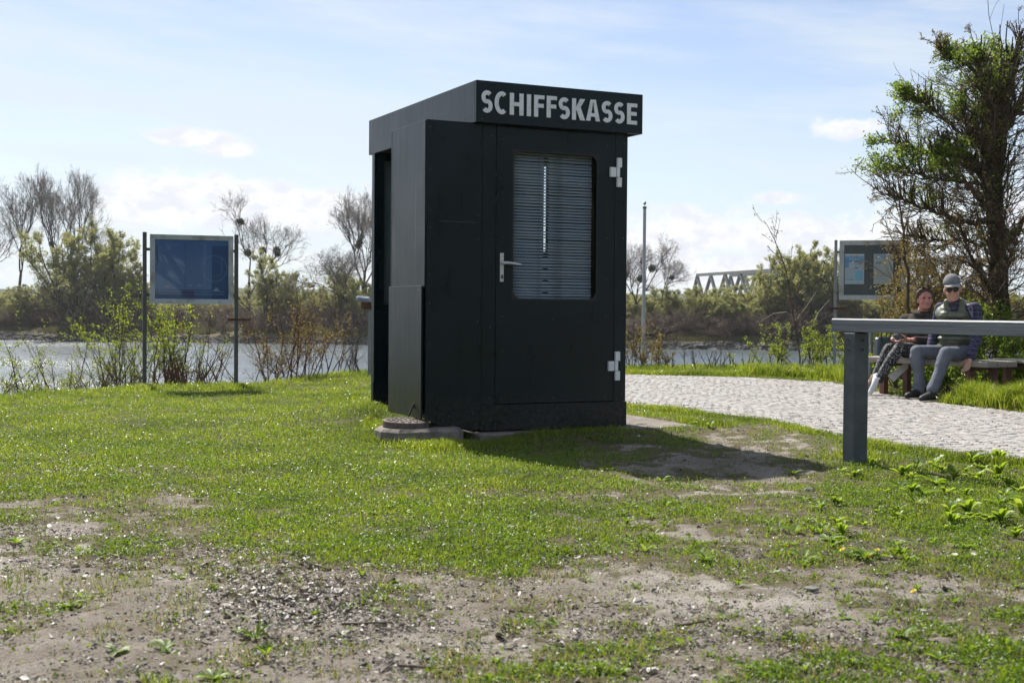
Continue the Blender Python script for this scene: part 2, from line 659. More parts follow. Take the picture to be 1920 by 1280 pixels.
def gz(x, y):
    x, y = np.asarray(x, float), np.asarray(y, float)
    z = (fbm(x, y, 0.8, 5, 3) - 0.5) * 0.05
    near = sstep(y, 30, 14)
    z = z * near
    z = z - 0.055 * np.exp(-((x - 1.4) / 0.6) ** 2 - ((y - 7.45) / 0.55) ** 2)
    ks = polydist(x, y, SLAB)
    ks = np.where(inpoly(x, y, SLAB), 0, ks)
    sh = np.where(inpoly(x, y, SHAFT), 0, polydist(x, y, SHAFT))
    z = z + np.where(y < 30, 0.040 * np.exp(-(ks / 0.45) ** 2) * sstep(sh, 0.1, 0.6) + 0.045 * np.exp(-(ks / 0.8) ** 2) * sstep(y, 9.9, 10.6) * sstep(x, 0.2, -0.3), 0)
    # bank towards the river, river bed, far bank
    c = crest(x)
    d = y - c
    bank = -np.where(d > 0, np.where(d < 2.0, 0.22 * d * d / 2.0, 0.22 * 2 / 2 * 2 * 0.5 * 2 * 0.5 + 0.5 * (d - 2.0) + 0.0), 0)
    bank = np.where(d > 2.0, -(0.44 + 0.5 * (d - 2.0)), bank)
    s = shore(x)
    e = y - s
    far = np.where(e < 1.8, WATER_Z + e * 0.5, np.where(e < 14, WATER_Z + 0.9 + (e - 1.8) * 0.145, WATER_Z + 2.67 + (e - 14) * 0.02))
    far = np.minimum(far, 0.1 + 0.0 * far)
    far = far + np.where(e > 2, (fbm(x, y, 0.22, 21, 3) - 0.5) * 0.7, 0)
    z = np.where(y < (c + 30), np.maximum(z + bank, -4.5), np.where(e < -3, -4.5, np.maximum(far, -4.5)))
    ip = inpoly(x, y, PATH)
    pd = polydist(x, y, PATH)
    z = np.where(ip, z * sstep(pd, 0.4, 0.0) - 0.05 * sstep(pd, 0.0, 0.10) * 1.0, z * np.where(y < 30, sstep(pd, 0.0, 0.5) * 0.8 + 0.2, 1))
    return z


def axis(lo, hi, step, gl, gh, glim, hlim):
    a = list(np.arange(lo, hi, step))
    s, v = step, a[-1]
    while v < hlim:
        s *= gh
        v += s
        a.append(v)
    s, v = step, a[0]
    while v > glim:
        s *= gl
        v -= s
        a.insert(0, v)
    return np.array(a)


xs = axis(-2.6, 3.6, 0.022, 1.035, 1.035, -6500, 6500)
ys = axis(2.9, 9.0, 0.022, 1.25, 1.022, -2500, 7000)
# finer lines across the far bank so that the waterline and the rocks sit on a true slope
ys = np.unique(np.concatenate([ys, np.arange(112, 175, 1.2)]))
GXX, GYY = np.meshgrid(xs, ys)
gx_, gy_ = GXX.ravel(), GYY.ravel()
gzv = gz(gx_, gy_)
ndet = (gy_ > 2.5) & (gy_ < 13) & (np.abs(gx_) < 5)
cv = np.ones(len(gx_))
sel = (gy_ > 1.5) & (gy_ < 30) & (np.abs(gx_) < 14)
cv[sel] = cover(gx_[sel], gy_[sel])
cv[gy_ > 60] = 0.62
out_ = (gy_ < 60) & ((np.abs(gx_) > 13.5) | (gy_ < 1.6))
cv[out_] = 0.85
ins_path = inpoly(gx_, gy_, PATH)
rel = ((fbm(gx_[ndet], gy_[ndet], 9, 31, 4) - 0.5) * 0.030 + (fbm(gx_[ndet], gy_[ndet], 30, 35, 3) - 0.5) * 0.020)
gzv[ndet] += np.where(ins_path[ndet], 0, rel * (0.6 + 0.4 * (1 - cv[ndet])))
NX, NY = len(xs), len(ys)
ix = np.arange(NX * NY).reshape(NY, NX)
quads = np.stack([ix[:-1, :-1], ix[:-1, 1:], ix[1:, 1:], ix[1:, :-1]], -1).reshape(-1, 4)
gme = npmesh('ground', np.stack([gx_, gy_, gzv], 1), [quads], True)
at = gme.attributes.new('cover', 'FLOAT', 'POINT')
at.data.foreach_set('value', cv.astype(np.float32))

# soil: trodden grey-brown earth with fine gravel, moss where it is half grown, dark humus under the lawn
m, n, l, b = newmat('soil')
co = n.new('ShaderNodeTexCoord')


def nnoise(n, l, vec, s, d=6, r=0.6):
    q = n.new('ShaderNodeTexNoise')
    q.inputs['Scale'].default_value = s
    q.inputs['Detail'].default_value = d
    q.inputs['Roughness'].default_value = r
    l.new(vec, q.inputs['Vector'])
    return q.outputs['Fac']


def nramp(n, l, v, lo, hi, a=0.0, b_=1.0):
    q = n.new('ShaderNodeMapRange')
    q.interpolation_type = 'SMOOTHSTEP'
    for i, k in enumerate((lo, hi, a, b_)):
        q.inputs[i + 1].default_value = k
    l.new(v, q.inputs[0])
    return q.outputs[0]


def nmix(n, l, f, a, b_):
    q = n.new('ShaderNodeMix')
    q.data_type = 'RGBA'
    for s, v in (('Factor', f), ('A', a), ('B', b_)):
        if hasattr(v, 'links') or hasattr(v, 'is_output'):
            l.new(v, q.inputs[s])
        else:
            q.inputs[s].default_value = v if s == 'Factor' else rgba(v)
    return q.outputs['Result']


def nmath(n, l, op, a, b_=None):
    q = n.new('ShaderNodeMath')
    q.operation = op
    for i, v in enumerate((a, b_)):
        if v is None:
            continue
        if isinstance(v, (int, float)):
            q.inputs[i].default_value = v
        else:
            l.new(v, q.inputs[i])
    return q.outputs[0]


vec = co.outputs['Object']
big_ = nnoise(n, l, vec, 1.3, 6)
mid_ = nnoise(n, l, vec, 9, 8, 0.7)
fin_ = nnoise(n, l, vec, 110, 4, 0.7)
earth = nmix(n, l, nramp(n, l, mid_, 0.35, 0.65), (0.180, 0.150, 0.118), (0.300, 0.265, 0.225))
earth = nmix(n, l, nramp(n, l, big_, 0.44, 0.58), earth, (0.37, 0.335, 0.295))
earth = nmix(n, l, nramp(n, l, fin_, 0.55, 0.75), earth, (0.070, 0.058, 0.046))
earth = nmix(n, l, nramp(n, l, fin_, 0.42, 0.25), earth, (0.348, 0.325, 0.296))
ca = n.new('ShaderNodeAttribute')
ca.attribute_name = 'cover'
moss_ = nnoise(n, l, vec, 2.6, 8, 0.7)
half = nmath(n, l, 'MULTIPLY', nramp(n, l, nmath(n, l, 'ADD', ca.outputs['Fac'], nmath(n, l, 'ADD', nmath(n, l, 'MULTIPLY', mid_, 0.5), nmath(n, l, 'MULTIPLY', moss_, 0.9))), 0.62, 0.92), 0.9)
earth = nmix(n, l, half, earth, (0.098, 0.078, 0.038))
lawn = nmix(n, l, nramp(n, l, mid_, 0.4, 0.6), (0.050, 0.060, 0.018), (0.085, 0.080, 0.032))
colr = nmix(n, l, nramp(n, l, ca.outputs['Fac'], 0.45, 0.95), earth, lawn)
l.new(colr, b.inputs['Base Color'])
b.inputs['Roughness'].default_value = 0.95
b.inputs['Specular IOR Level'].default_value = 0.2
bp = n.new('ShaderNodeBump')
bp.inputs['Strength'].default_value = 0.9
bp.inputs['Distance'].default_value = 0.02
l.new(nmath(n, l, 'ADD', mid_, nmath(n, l, 'MULTIPLY', fin_, 0.9)), bp.inputs['Height'])
l.new(bp.outputs[0], b.inputs['Normal'])
M_soil = m
tag(link('ground', gme, M_soil), 'trodden earth and lawn running down to the river', None, kind='structure')

# river
m, n, l, b = newmat('water')
b.inputs['Base Color'].default_value = (0.060, 0.078, 0.090, 1)
b.inputs['Roughness'].default_value = 0.26
b.inputs['IOR'].default_value = 1.33
co = n.new('ShaderNodeTexCoord')
mp = n.new('ShaderNodeMapping')
mp.inputs['Scale'].default_value = (0.55, 1.0, 1.0)
l.new(co.outputs['Object'], mp.inputs['Vector'])
w1 = nnoise(n, l, mp.outputs[0], 0.9, 5, 0.6)
w2 = nnoise(n, l, mp.outputs[0], 4.5, 4, 0.6)
w3 = nnoise(n, l, mp.outputs[0], 0.06, 3, 0.5)
hgt = nmath(n, l, 'ADD', nmath(n, l, 'MULTIPLY', w1, 0.7), nmath(n, l, 'MULTIPLY', w2, 0.16))
bp = n.new('ShaderNodeBump')
bp.inputs['Distance'].default_value = 0.36
l.new(nramp(n, l, w3, 0.35, 0.65, 0.45, 1.0), bp.inputs['Strength'])
l.new(hgt, bp.inputs['Height'])
l.new(bp.outputs[0], b.inputs['Normal'])
M_water = m
wv = np.array([[-4000, 17, WATER_Z], [4000, 17, WATER_Z], [4000, 300, WATER_Z], [-4000, 300, WATER_Z]], float)
tag(link('river', npmesh('river', wv, [np.array([[0, 1, 2, 3]])]), M_water), 'grey blue river with small glinting waves', None, kind='structure')

# far hills, all round
hx, hf = [], []
NH = 240
for k in range(NH):
    a = 2 * PI * k / NH
    for q, (rr, hh) in enumerate(((1500, -1.0), (1750, 1.0), (2300, 0.6), (3200, -1.0))):
        hgt_ = 8 + 22 * float(fbm(np.array([math.cos(a) * 4 + 9]), np.array([math.sin(a) * 4 + 9]), 1.0, 51, 4)[0])
        hx.append((math.sin(a) * rr, math.cos(a) * rr, -4 if hh < 0 else hgt_ * hh))
for k in range(NH):
    k2 = (k + 1) % NH
    for q in range(3):
        hf.append((k * 4 + q, k2 * 4 + q, k2 * 4 + q + 1, k * 4 + q + 1))
M_hill = pm('hill wood', (0.045, 0.060, 0.045), (0.075, 0.085, 0.050), scale=0.02, rough=0.95, spec=0.1)
tag(link('hills', npmesh('hills', np.array(hx), [np.array(hf)], True), M_hill), 'low wooded hills along the horizon', None, kind='structure')

# concrete slab under the kiosk
M_conc = pm('concrete', (0.14, 0.123, 0.108), (0.25, 0.222, 0.20), scale=14, rough=0.92, bump=0.6, bscale=90, spec=0.2, c3=(0.15, 0.13, 0.11), s3=5)


def prism(name, poly, z0, z1, mat, parent=None, wob=0.0, seg=0.06, bev=0.012):
    """upright slab with a chipped, slightly uneven outline"""
    pts = []
    for i in range(len(poly)):
        a, b_ = Vector(poly[i]), Vector(poly[(i + 1) % len(poly)])
        k = max(1, int((b_ - a).length / seg))
        for q in range(k):
            p = a.lerp(b_, q / k)
            pts.append((p.x + random.uniform(-wob, wob), p.y + random.uniform(-wob, wob)))
    bm = bmesh.new()
    c = Vector((sum(p[0] for p in pts) / len(pts), sum(p[1] for p in pts) / len(pts)))
    lo = [bm.verts.new((p[0], p[1], z0)) for p in pts]
    hi = [bm.verts.new((p[0], p[1], z1 - bev + random.uniform(-wob, wob) * 0.3)) for p in pts]
    inn = []
    for p in pts:
        d = Vector(p) - c
        q = c + d * (1 - bev / max(d.length, 0.05) * 1.3)
        inn.append(bm.verts.new((q.x, q.y, z1 + random.uniform(-wob, wob) * 0.2)))
    N = len(pts)
    for i in range(N):
        j = (i + 1) % N
        bm.faces.new((lo[i], lo[j], hi[j], hi[i]))
        bm.faces.new((hi[i], hi[j], inn[j], inn[i]))
    bm.faces.new(inn)
    return link(name, bm_mesh(name, bm), mat, parent)


tag(prism('concrete_slab', SLAB, -0.3, 0.048, M_conc, wob=0.006), 'weathered concrete base slab under the dark kiosk', None, kind='structure')

# ---------------------------------------------------------------- cobbled path: setts laid in segmental arcs
M_bed = pm('joint sand', (0.11, 0.085, 0.06), (0.17, 0.14, 0.105), scale=20, rough=0.95, bump=0.5, spec=0.1)
bm = bmesh.new()
bm.faces.new([bm.verts.new((p[0], p[1], -0.012)) for p in PATH])
bmesh.ops.triangulate(bm, faces=bm.faces)
path = tag(link('cobbled_path', bm_mesh('cobbled_path', bm), M_bed), 'pale granite cobbles laid in arcs beside the kiosk', None, kind='structure')
m, n, l, b = newmat('granite sett')
g = n.new('ShaderNodeNewGeometry')
oi = n.new('ShaderNodeObjectInfo')
co = n.new('ShaderNodeTexCoord')
rnd = nmath(n, l, 'FRACT', nmath(n, l, 'ADD', g.outputs['Random Per Island'], oi.outputs['Random']))
cr = n.new('ShaderNodeValToRGB')
for p_, c_ in ((0.0, (0.235, 0.216, 0.196)), (0.4, (0.315, 0.293, 0.268)), (0.75, (0.29, 0.283, 0.28)), (0.95, (0.37, 0.345, 0.315))):
    el_ = cr.color_ramp.elements[0] if p_ == 0 else (cr.color_ramp.elements[-1] if p_ == 0.95 else cr.color_ramp.elements.new(p_))
    el_.position = p_
    el_.color = rgba(c_)
l.new(rnd, cr.inputs[0])
gp = n.new('ShaderNodeNewGeometry')
gr = nnoise(n, l, gp.outputs['Position'], 60, 6, 0.7)
l.new(nmix(n, l, nramp(n, l, gr, 0.45, 0.75), cr.outputs[0], (0.14, 0.13, 0.118)), b.inputs['Base Color'])
b.inputs['Roughness'].default_value = 0.72
b.inputs['Specular IOR Level'].default_value = 0.35
bp = n.new('ShaderNodeBump')
bp.inputs['Strength'].default_value = 0.5
bp.inputs['Distance'].default_value = 0.006
l.new(gr, bp.inputs['Height'])
l.new(bp.outputs[0], b.inputs['Normal'])
M_sett = m


def sett_v(rng, w=0.0370, d=0.0370):
    """one sett: rough cube with a worn, slightly domed head"""
    j = lambda s: rng.uniform(-s, s)
    V = []
    for z, k in ((-0.05, 0.97), (-0.006, 1.0), (0.0, 0.86)):
        for sx_, sy_ in ((-1, -1), (1, -1), (1, 1), (-1, 1)):
            V.append((sx_ * w * k + j(0.0035), sy_ * d * k + j(0.0035), z + (j(0.0010) if z > -0.05 else 0)))
    V.append((j(0.008), j(0.008), 0.0014))
    return np.array(V)


SF = []
for q in range(2):
    for i in range(4):
        j = (i + 1) % 4
        SF.append((q * 4 + i, q * 4 + j, q * 4 + 4 + j, q * 4 + 4 + i))
SF = np.array(SF)
ST = np.array([(8, 9, 12), (9, 10, 12), (10, 11, 12), (11, 8, 12)])
rng = np.random.default_rng(5)
pos = []
pa = math.atan2(0.93, -0.36)                      # the way the path runs
e2 = np.array([math.cos(pa), math.sin(pa)])
e1 = np.array([e2[1], -e2[0]])
lane, rad = 1.25, 0.86
half_a = math.asin(lane / 2 / rad)
org = np.array([3.4, 8.0])
for j in range(-9, 9):
    for k in range(-105, 250):
        na = 18
        for q in range(na):
            a = -half_a + 2 * half_a * (q + 0.5 + 0.5 * (k % 2) * 0.6) / na
            p = org + e1 * (j * lane + rad * math.sin(a)) + e2 * (k * 0.0765 + rad * (math.cos(a) - math.cos(half_a)))
            pos.append((p[0] + rng.normal(0, 0.003), p[1] + rng.normal(0, 0.003), pa - PI / 2 - a))
pos = np.array(pos)
ok = inpoly(pos[:, 0], pos[:, 1], PATH) & (polydist(pos[:, 0], pos[:, 1], PATH) > 0.03)
pos = pos[ok]
ppx, ppy = project(pos[:, 0], pos[:, 1])
vis = (ppx > 1178) & (ppx < 1915) & (pos[:, 1] > 0)
pos = pos[(ppx > 900) & (ppx < 2700)]
ppx, ppy = project(pos[:, 0], pos[:, 1])
order = np.argsort(np.where((ppx > 1178) & (ppx < 1915), pos[:, 1], 99))
sv = [npmesh('cobble', sett_v(rng), [SF, ST]) for _ in range(6)]
for q in sv:
    q.materials.append(M_sett)
for c_, i in enumerate(order[:300]):
    o = bpy.data.objects.new('cobble', sv[c_ % 6])
    C.objects.link(o)
    o.parent = path
    o.location = (pos[i, 0], pos[i, 1], rng.uniform(-0.002, 0.002))
    o.rotation_euler = (rng.normal(0, 0.018), rng.normal(0, 0.018), pos[i, 2] + rng.normal(0, 0.05))
    s = rng.uniform(0.93, 1.03)
    o.scale = (s, rng.uniform(0.90, 1.03), 1)
rest = order[300:]
VV, FQ, FT = [], [], []
for c_, i in enumerate(rest):
    v = sett_v(rng, 0.0370 * rng.uniform(0.93, 1.03), 0.0370 * rng.uniform(0.9, 1.03))
    ca_, sa_ = math.cos(pos[i, 2]), math.sin(pos[i, 2])
    tx, ty = rng.normal(0, 0.018), rng.normal(0, 0.018)
    zz = v[:, 2] + v[:, 0] * tx + v[:, 1] * ty + rng.uniform(-0.002, 0.002)
    VV.append(np.stack([v[:, 0] * ca_ - v[:, 1] * sa_ + pos[i, 0], v[:, 0] * sa_ + v[:, 1] * ca_ + pos[i, 1], zz], 1))
    FQ.append(SF + c_ * 13)
    FT.append(ST + c_ * 13)
tag(link('cobbles', npmesh('cobbles', np.concatenate(VV), [np.concatenate(FQ), np.concatenate(FT)]), M_sett, path), kind='stuff')


# ================================================================ THE KIOSK
m, n, l, b = newmat('anthracite sheet')
co = n.new('ShaderNodeTexCoord')
sp = n.new('ShaderNodeSeparateXYZ')
l.new(co.outputs['Object'], sp.inputs[0])
mp = n.new('ShaderNodeMapping')
mp.inputs['Scale'].default_value = (14, 14, 0.8)
l.new(co.outputs['Object'], mp.inputs['Vector'])
big_ = nnoise(n, l, co.outputs['Object'], 2.6, 6)
streak = nnoise(n, l, mp.outputs[0], 1.6, 6, 0.65)
grit = nnoise(n, l, co.outputs['Object'], 42, 5, 0.7)
col = nmix(n, l, nramp(n, l, big_, 0.35, 0.65), (0.0014, 0.0085, 0.0125), (0.0028, 0.0115, 0.0160))
col = nmix(n, l, nmath(n, l, 'MULTIPLY', nramp(n, l, streak, 0.54, 0.80), 0.28), col, (0.010, 0.018, 0.020))
splash = nmath(n, l, 'MULTIPLY', nramp(n, l, nmath(n, l, 'ADD', sp.outputs[2], nmath(n, l, 'MULTIPLY', grit, -0.35)), 0.20, -0.10), nramp(n, l, grit, 0.38, 0.66))
col = nmix(n, l, nmath(n, l, 'MULTIPLY', splash, 0.75), col, (0.050, 0.042, 0.034))
spk = n.new('ShaderNodeTexVoronoi')
spk.inputs['Scale'].default_value = 9
l.new(co.outputs['Object'], spk.inputs['Vector'])
col = nmix(n, l, nmath(n, l, 'MULTIPLY', nramp(n, l, spk.outputs['Distance'], 0.030, 0.016), nramp(n, l, big_, 0.50, 0.60)), col, (0.10, 0.10, 0.10))
l.new(col, b.inputs['Base Color'])
l.new(nramp(n, l, nmath(n, l, 'ADD', nmath(n, l, 'MULTIPLY', streak, 0.6), nmath(n, l, 'MULTIPLY', big_, 0.4)), 0.25, 0.75, 0.23, 0.42), b.inputs['Roughness'])
b.inputs['Specular IOR Level'].default_value = 0.36
bp = n.new('ShaderNodeBump')
bp.inputs['Strength'].default_value = 0.05
bp.inputs['Distance'].default_value = 0.02
l.new(big_, bp.inputs['Height'])
l.new(bp.outputs[0], b.inputs['Normal'])
M_anth = m
M_edge = pm('bare sheet edge', (0.30, 0.31, 0.32), (0.22, 0.23, 0.24), scale=30, rough=0.4, metal=0.6)
M_black = pm('black rubber', (0.008, 0.008, 0.009), (0.014, 0.014, 0.015), scale=20, rough=0.6)
M_alu = pm('brushed aluminium', (0.58, 0.59, 0.60), (0.68, 0.69, 0.70), scale=12, rough=0.35, rough2=0.5, metal=0.55, stretch=(1, 1, 12), c3=(0.48, 0.48, 0.48), s3=9)
M_hinge = pm('white coated metal', (0.72, 0.735, 0.76), (0.80, 0.81, 0.82), scale=15, rough=0.4, c3=(0.6, 0.6, 0.61), s3=8)
M_letter = pm('weathered grey lettering', (0.76, 0.785, 0.82), (0.84, 0.85, 0.87), scale=9, rough=0.55, c3=(0.46, 0.465, 0.47), s3=10, contrast=(0.3, 0.7))
M_slat = pm('blind slat', (0.28, 0.315, 0.37), (0.32, 0.355, 0.41), scale=6, rough=0.5, c3=(0.09, 0.10, 0.105), s3=5)
M_glass = glassmat('window glass', (0.86, 0.92, 0.93), 0.03, 0.02)
M_tint = glassmat('tinted glass', (0.35, 0.42, 0.42), 0.03, 0.03)
M_screw = pm('screw head', (0.10, 0.105, 0.11), (0.16, 0.165, 0.17), scale=40, rough=0.45, metal=0.4)
M_rust = pm('rusty iron', (0.055, 0.030, 0.020), (0.11, 0.060, 0.035), scale=25, rough=0.85, bump=0.4, spec=0.2)

kiosk = empty('ticket_kiosk', KO, KA)
tag(kiosk, 'dark anthracite ticket kiosk with flat roof and grey name lettering', 'kiosk')


def kb(name, a, b_, mat=M_anth, parent=None, bevel=0.002):
    return box(name, a, b_, mat, parent or kiosk, bevel)


# roof: four fascia boards mitred round a flat sheet
RU, RV, Z0, Z1 = 1.366, 2.28, 2.25, 2.545
kb('roof_fascia', (0, 0, Z0), (RU, 0.022, Z1))
kb('roof_fascia', (0, 0.024, Z0), (0.022, RV - 0.024, Z1))
kb('roof_fascia', (RU - 0.022, 0.024, Z0), (RU, RV - 0.024, Z1))
kb('roof_fascia', (0, RV - 0.022, Z0), (RU, RV, Z1))
kb('roof_panel', (0.024, 0.024, 2.50), (RU - 0.024, RV - 0.024, 2.53))
kb('soffit', (0.024, 0.024, 2.262), (RU - 0.024, RV - 0.024, 2.285), pm('brown soffit board', (0.055, 0.045, 0.035), (0.08, 0.065, 0.05), scale=8, rough=0.8))


def rrect(u0, u1, z0, z1, r, k=6):
    pts = []
    for cx, cz, a0 in ((u1 - r, z1 - r, 0), (u0 + r, z1 - r, 90), (u0 + r, z0 + r, 180), (u1 - r, z0 + r, 270)):
        for i in range(k + 1):
            a = R(a0 + 90 * i / k)
            pts.append((cx + r * math.cos(a), cz + r * math.sin(a)))
    return pts


def holed(name, outer, inner, r, w0, w1, mat, parent, plane='u'):
    """sheet between depths w0 and w1 with one round-cornered opening. outer/inner = (a0,a1,z0,z1)"""
    k = 6
    inn = rrect(*inner, r, k)
    out = []
    a0, a1, z0, z1 = outer
    for i, (x, z) in enumerate(inn):
        cx, cz = (a1, z1) if i <= k else (a0, z1) if i <= 2 * k + 1 else (a0, z0) if i <= 3 * k + 2 else (a1, z0)
        q = i % (k + 1)
        if q == k // 2:
            out.append((cx, cz))
        else:
            horiz = (q < k // 2) if (i // (k + 1)) % 2 == 0 else (q > k // 2)
            out.append((cx, z) if horiz else (x, cz))
    bm = bmesh.new()

    def vv(p, w):
        return bm.verts.new((p[0], w, p[1]) if plane == 'u' else (w, p[0], p[1]))
    A = [[vv(p, w) for p in ring] for ring in (out, inn) for w in (w0, w1)]
    N = len(inn)
    for i in range(N):
        j = (i + 1) % N
        for a, b_ in ((0, 2), (1, 3), (0, 1), (2, 3)):
            f = (A[a][i], A[a][j], A[b_][j], A[b_][i])
            try:
                bm.faces.new(f)
            except ValueError:
                pass
    return link(name, bm_mesh(name, bm), mat, parent)


# front: corner post, door, hinge post, lintel and skirt
kb('corner_post', (0.083, 0.062, 0.245), (0.188, 0.10, 2.262))
kb('hinge_post', (1.172, 0.062, 0.245), (1.276, 0.10, 2.262))
kb('lintel', (0.19, 0.066, 2.243), (1.170, 0.10, 2.262))
kb('skirt', (0.083, 0.056, 0.058), (1.284, 0.10, 0.243))
kb('skirt', (1.262, 0.102, 0.058), (1.284, 2.21, 0.243))
door = holed('door', (0.193, 1.168, 0.25, 2.24), (0.322, 1.022, 1.003, 2.078), 0.065, 0.064, 0.10, M_anth, kiosk)
kb('kick_panel', (0.196, 0.0615, 0.253), (1.165, 0.0638, 0.846), parent=door, bevel=0.001)
gk = holed('window_gasket', (0.316, 1.028, 0.997, 2.084), (0.330, 1.014, 1.011, 2.070), 0.06, 0.0625, 0.0665, M_black, door)
bm = bmesh.new()
bm.faces.new([bm.verts.new((p[0], 0.082, p[1])) for p in rrect(0.325, 1.019, 1.006, 2.075, 0.06)])
link('window_pane', bm_mesh('window_pane', bm), M_glass, door)
# dull film of dirt along the top and right of the pane: moss on the seal
# handle: long plate, neck, lever, lock
hd = kb('handle', (0.222, 0.052, 1.128), (0.250, 0.0635, 1.334), M_alu, door, 0.002)
tube_obj('lever', [(0.236, 0.055, 1.262), (0.238, 0.015, 1.262), (0.262, 0.004, 1.262), (0.31, 0.002, 1.258), (0.362, 0.004, 1.252)], [0.012, 0.012, 0.012, 0.0095, 0.0085], M_alu, hd, 10)
kb('lock_cylinder', (0.230, 0.046, 1.150), (0.242, 0.0515, 1.178), M_black, hd, 0.002)
for zc in (1.960, 0.512):
    hg = kb('hinge', (1.119, 0.040, zc - 0.036), (1.166, 0.0635, zc + 0.036), M_hinge, door, 0.002)
    kb('hinge_leaf', (1.178, 0.040, zc + 0.038), (1.216, 0.0615, zc + 0.108), M_hinge, hg, 0.002)
    kb('hinge_leaf', (1.178, 0.040, zc - 0.108), (1.216, 0.0615, zc - 0.038), M_hinge, hg, 0.002)
    kb('hinge_pin', (1.170, 0.034, zc - 0.036), (1.196, 0.0615, zc + 0.036), M_hinge, hg, 0.003)

# side, back and the ticket-window bay on the left
holed('side_wall', (0.104, 2.205, 0.245, 2.262), (1.345, 1.425, 1.42, 2.14), 0.01, 1.240, 1.262, M_anth, kiosk, 'v')
kb('back_wall', (0.02, 2.208, 0.06), (1.284, 2.23, 2.262))
kb('side_wall', (0.262, 0.20, 0.245), (0.28, 2.145, 2.262))
holed('return_wall', (0.024, 0.26, 0.06, 2.262), (0.095, 0.245, 0.96, 2.19), 0.012, 2.15, 2.17, M_anth, kiosk)
kb('corner_trim', (0.002, 2.146, 0.06), (0.0215, 2.20, 2.25), M_anth)
kb('corner_trim', (-0.001, 2.140, 0.30), (0.007, 2.1455, 2.25), M_edge)
kb('floor_board', (0.042, 0.102, 0.06), (1.238, 2.2, 0.075))
wf = holed('window_frame', (0.097, 0.243, 0.963, 2.187), (0.108, 0.232, 0.981, 2.150), 0.008, 2.146, 2.149, pm('grey green frame', (0.05, 0.06, 0.06), None, rough=0.5), kiosk)
kb('window_pane', (0.10, 2.1545, 0.965), (0.24, 2.1575, 2.185), pm('grey green glass', (0.085, 0.115, 0.110), (0.10, 0.135, 0.127), scale=3, rough=0.12, spec=0.5), wf, 0)
kb('window_sill', (0.10, 2.115, 0.88), (0.255, 2.148, 0.90))
rw = kb('window_pane', (1.2495, 1.346, 1.422), (1.2505, 1.424, 2.138), glassmat('clear glass', (0.97, 0.98, 0.98), 0.02, 0.0), None, 0)

BU = -0.345
# front sheets of the bay: the lower one is cut off aslant over the manhole
bm = bmesh.new()
prof = [(BU, 0.157), (-0.172, 0.083), (0.079, 0.070), (0.079, 1.545), (BU, 1.545)]
A = [bm.verts.new((p[0], 0.060, p[1])) for p in prof]
B_ = [bm.verts.new((p[0], 0.082, p[1])) for p in prof]
bm.faces.new(A)
bm.faces.new(B_[::-1])
for i in range(5):
    j = (i + 1) % 5
    bm.faces.new((A[i], A[j], B_[j], B_[i]))
link('bay_front_panel', bm_mesh('bay_front_panel', bm), M_anth, kiosk)
kb('bay_front_panel', (BU - 0.003, 0.060, 1.5475), (0.079, 0.082, 2.252), bevel=0.001)
kb('bay_side_panel', (BU - 0.010, 0.070, 1.075), (BU + 0.006, 0.742, 2.250), bevel=0.001)
kb('bay_side_panel', (BU - 0.026, 0.088, 0.158), (BU - 0.012, 0.748, 1.088), bevel=0.001)
kb('panel_edge', (BU - 0.026, 0.088, 1.0885), (BU - 0.0105, 0.748, 1.0915), M_edge, bevel=0)
kb('panel_edge', (BU - 0.0125, 0.743, 1.092), (BU + 0.006, 0.746, 2.245), M_edge, bevel=0)
kb('bay_roof', (BU + 0.008, 0.084, 2.225), (0.018, 0.74, 2.246))
kb('bay_back_panel', (BU + 0.008, 0.722, 0.16), (0.02, 0.742, 2.222))
kb('bay_floor', (BU + 0.008, 0.084, 0.16), (0.02, 0.72, 0.175))
# little prop and its slot at the foot of the bay
kb('slot_plate', (BU - 0.030, 0.205, 0.222), (BU - 0.0265, 0.245, 0.262), M_black, bevel=0.0005)
tube_obj('prop_rod', [(BU - 0.028, 0.225, 0.25), (BU - 0.075, 0.20, 0.165)], 0.007, M_black, kiosk, 6)

# venetian blind behind the door window, its slats nicked down the middle
M_head = pm('blind headrail', (0.30, 0.31, 0.33), (0.36, 0.37, 0.38), scale=9, rough=0.5)
blind = kb('blind', (0.31, 0.118, 2.078), (1.01, 0.143, 2.105), M_head)
nsl = 49


def slat_mesh(notch):
    us = [0.312, 0.50, 0.598, 0.602, 0.640, 0.644, 0.80, 1.004]
    V, Fc = [], []
    for i, u_ in enumerate(us):
        lowcut = notch if 3 <= i <= 4 else 0.0
        for k in range(4):
            t = k / 3
            t2 = lowcut / 0.025 + t * (1 - lowcut / 0.025)
            yy = -0.0080 + 0.0160 * t2
            zz = -0.0090 + 0.0180 * t2
            bow = 0.0030 * (1 - (2 * t2 - 1) ** 2)
            V.append((u_, yy - bow * 0.8, zz + bow * 0.6))
    for i in range(len(us) - 1):
        for k in range(3):
            Fc.append((i * 4 + k, i * 4 + 4 + k, i * 4 + 5 + k, i * 4 + 1 + k))
    return npmesh('slat', np.array(V), [np.array(Fc)], True)


sm = {}
for k in range(nsl):
    z = 2.066 - k * 0.02185
    nt = 0.0075 if 2 <= k <= 34 else (0.009 if k in (38, 42, 46, 1) else 0.0)
    if k in (25, 29):
        nt = 0.017
    if nt not in sm:
        sm[nt] = slat_mesh(nt)
        sm[nt].materials.append(M_slat)
    o = bpy.data.objects.new('slat', sm[nt])
    C.objects.link(o)
    o.parent = blind
    o.location = (random.uniform(-0.0015, 0.0015), 0.13, z + random.uniform(-0.0007, 0.0007))
    o.rotation_euler = (random.uniform(-0.05, 0.05) + (0.14 if k < 9 else 0.0) * (k % 3) / 2, random.uniform(-0.0016, 0.0022), random.uniform(-0.003, 0.003))

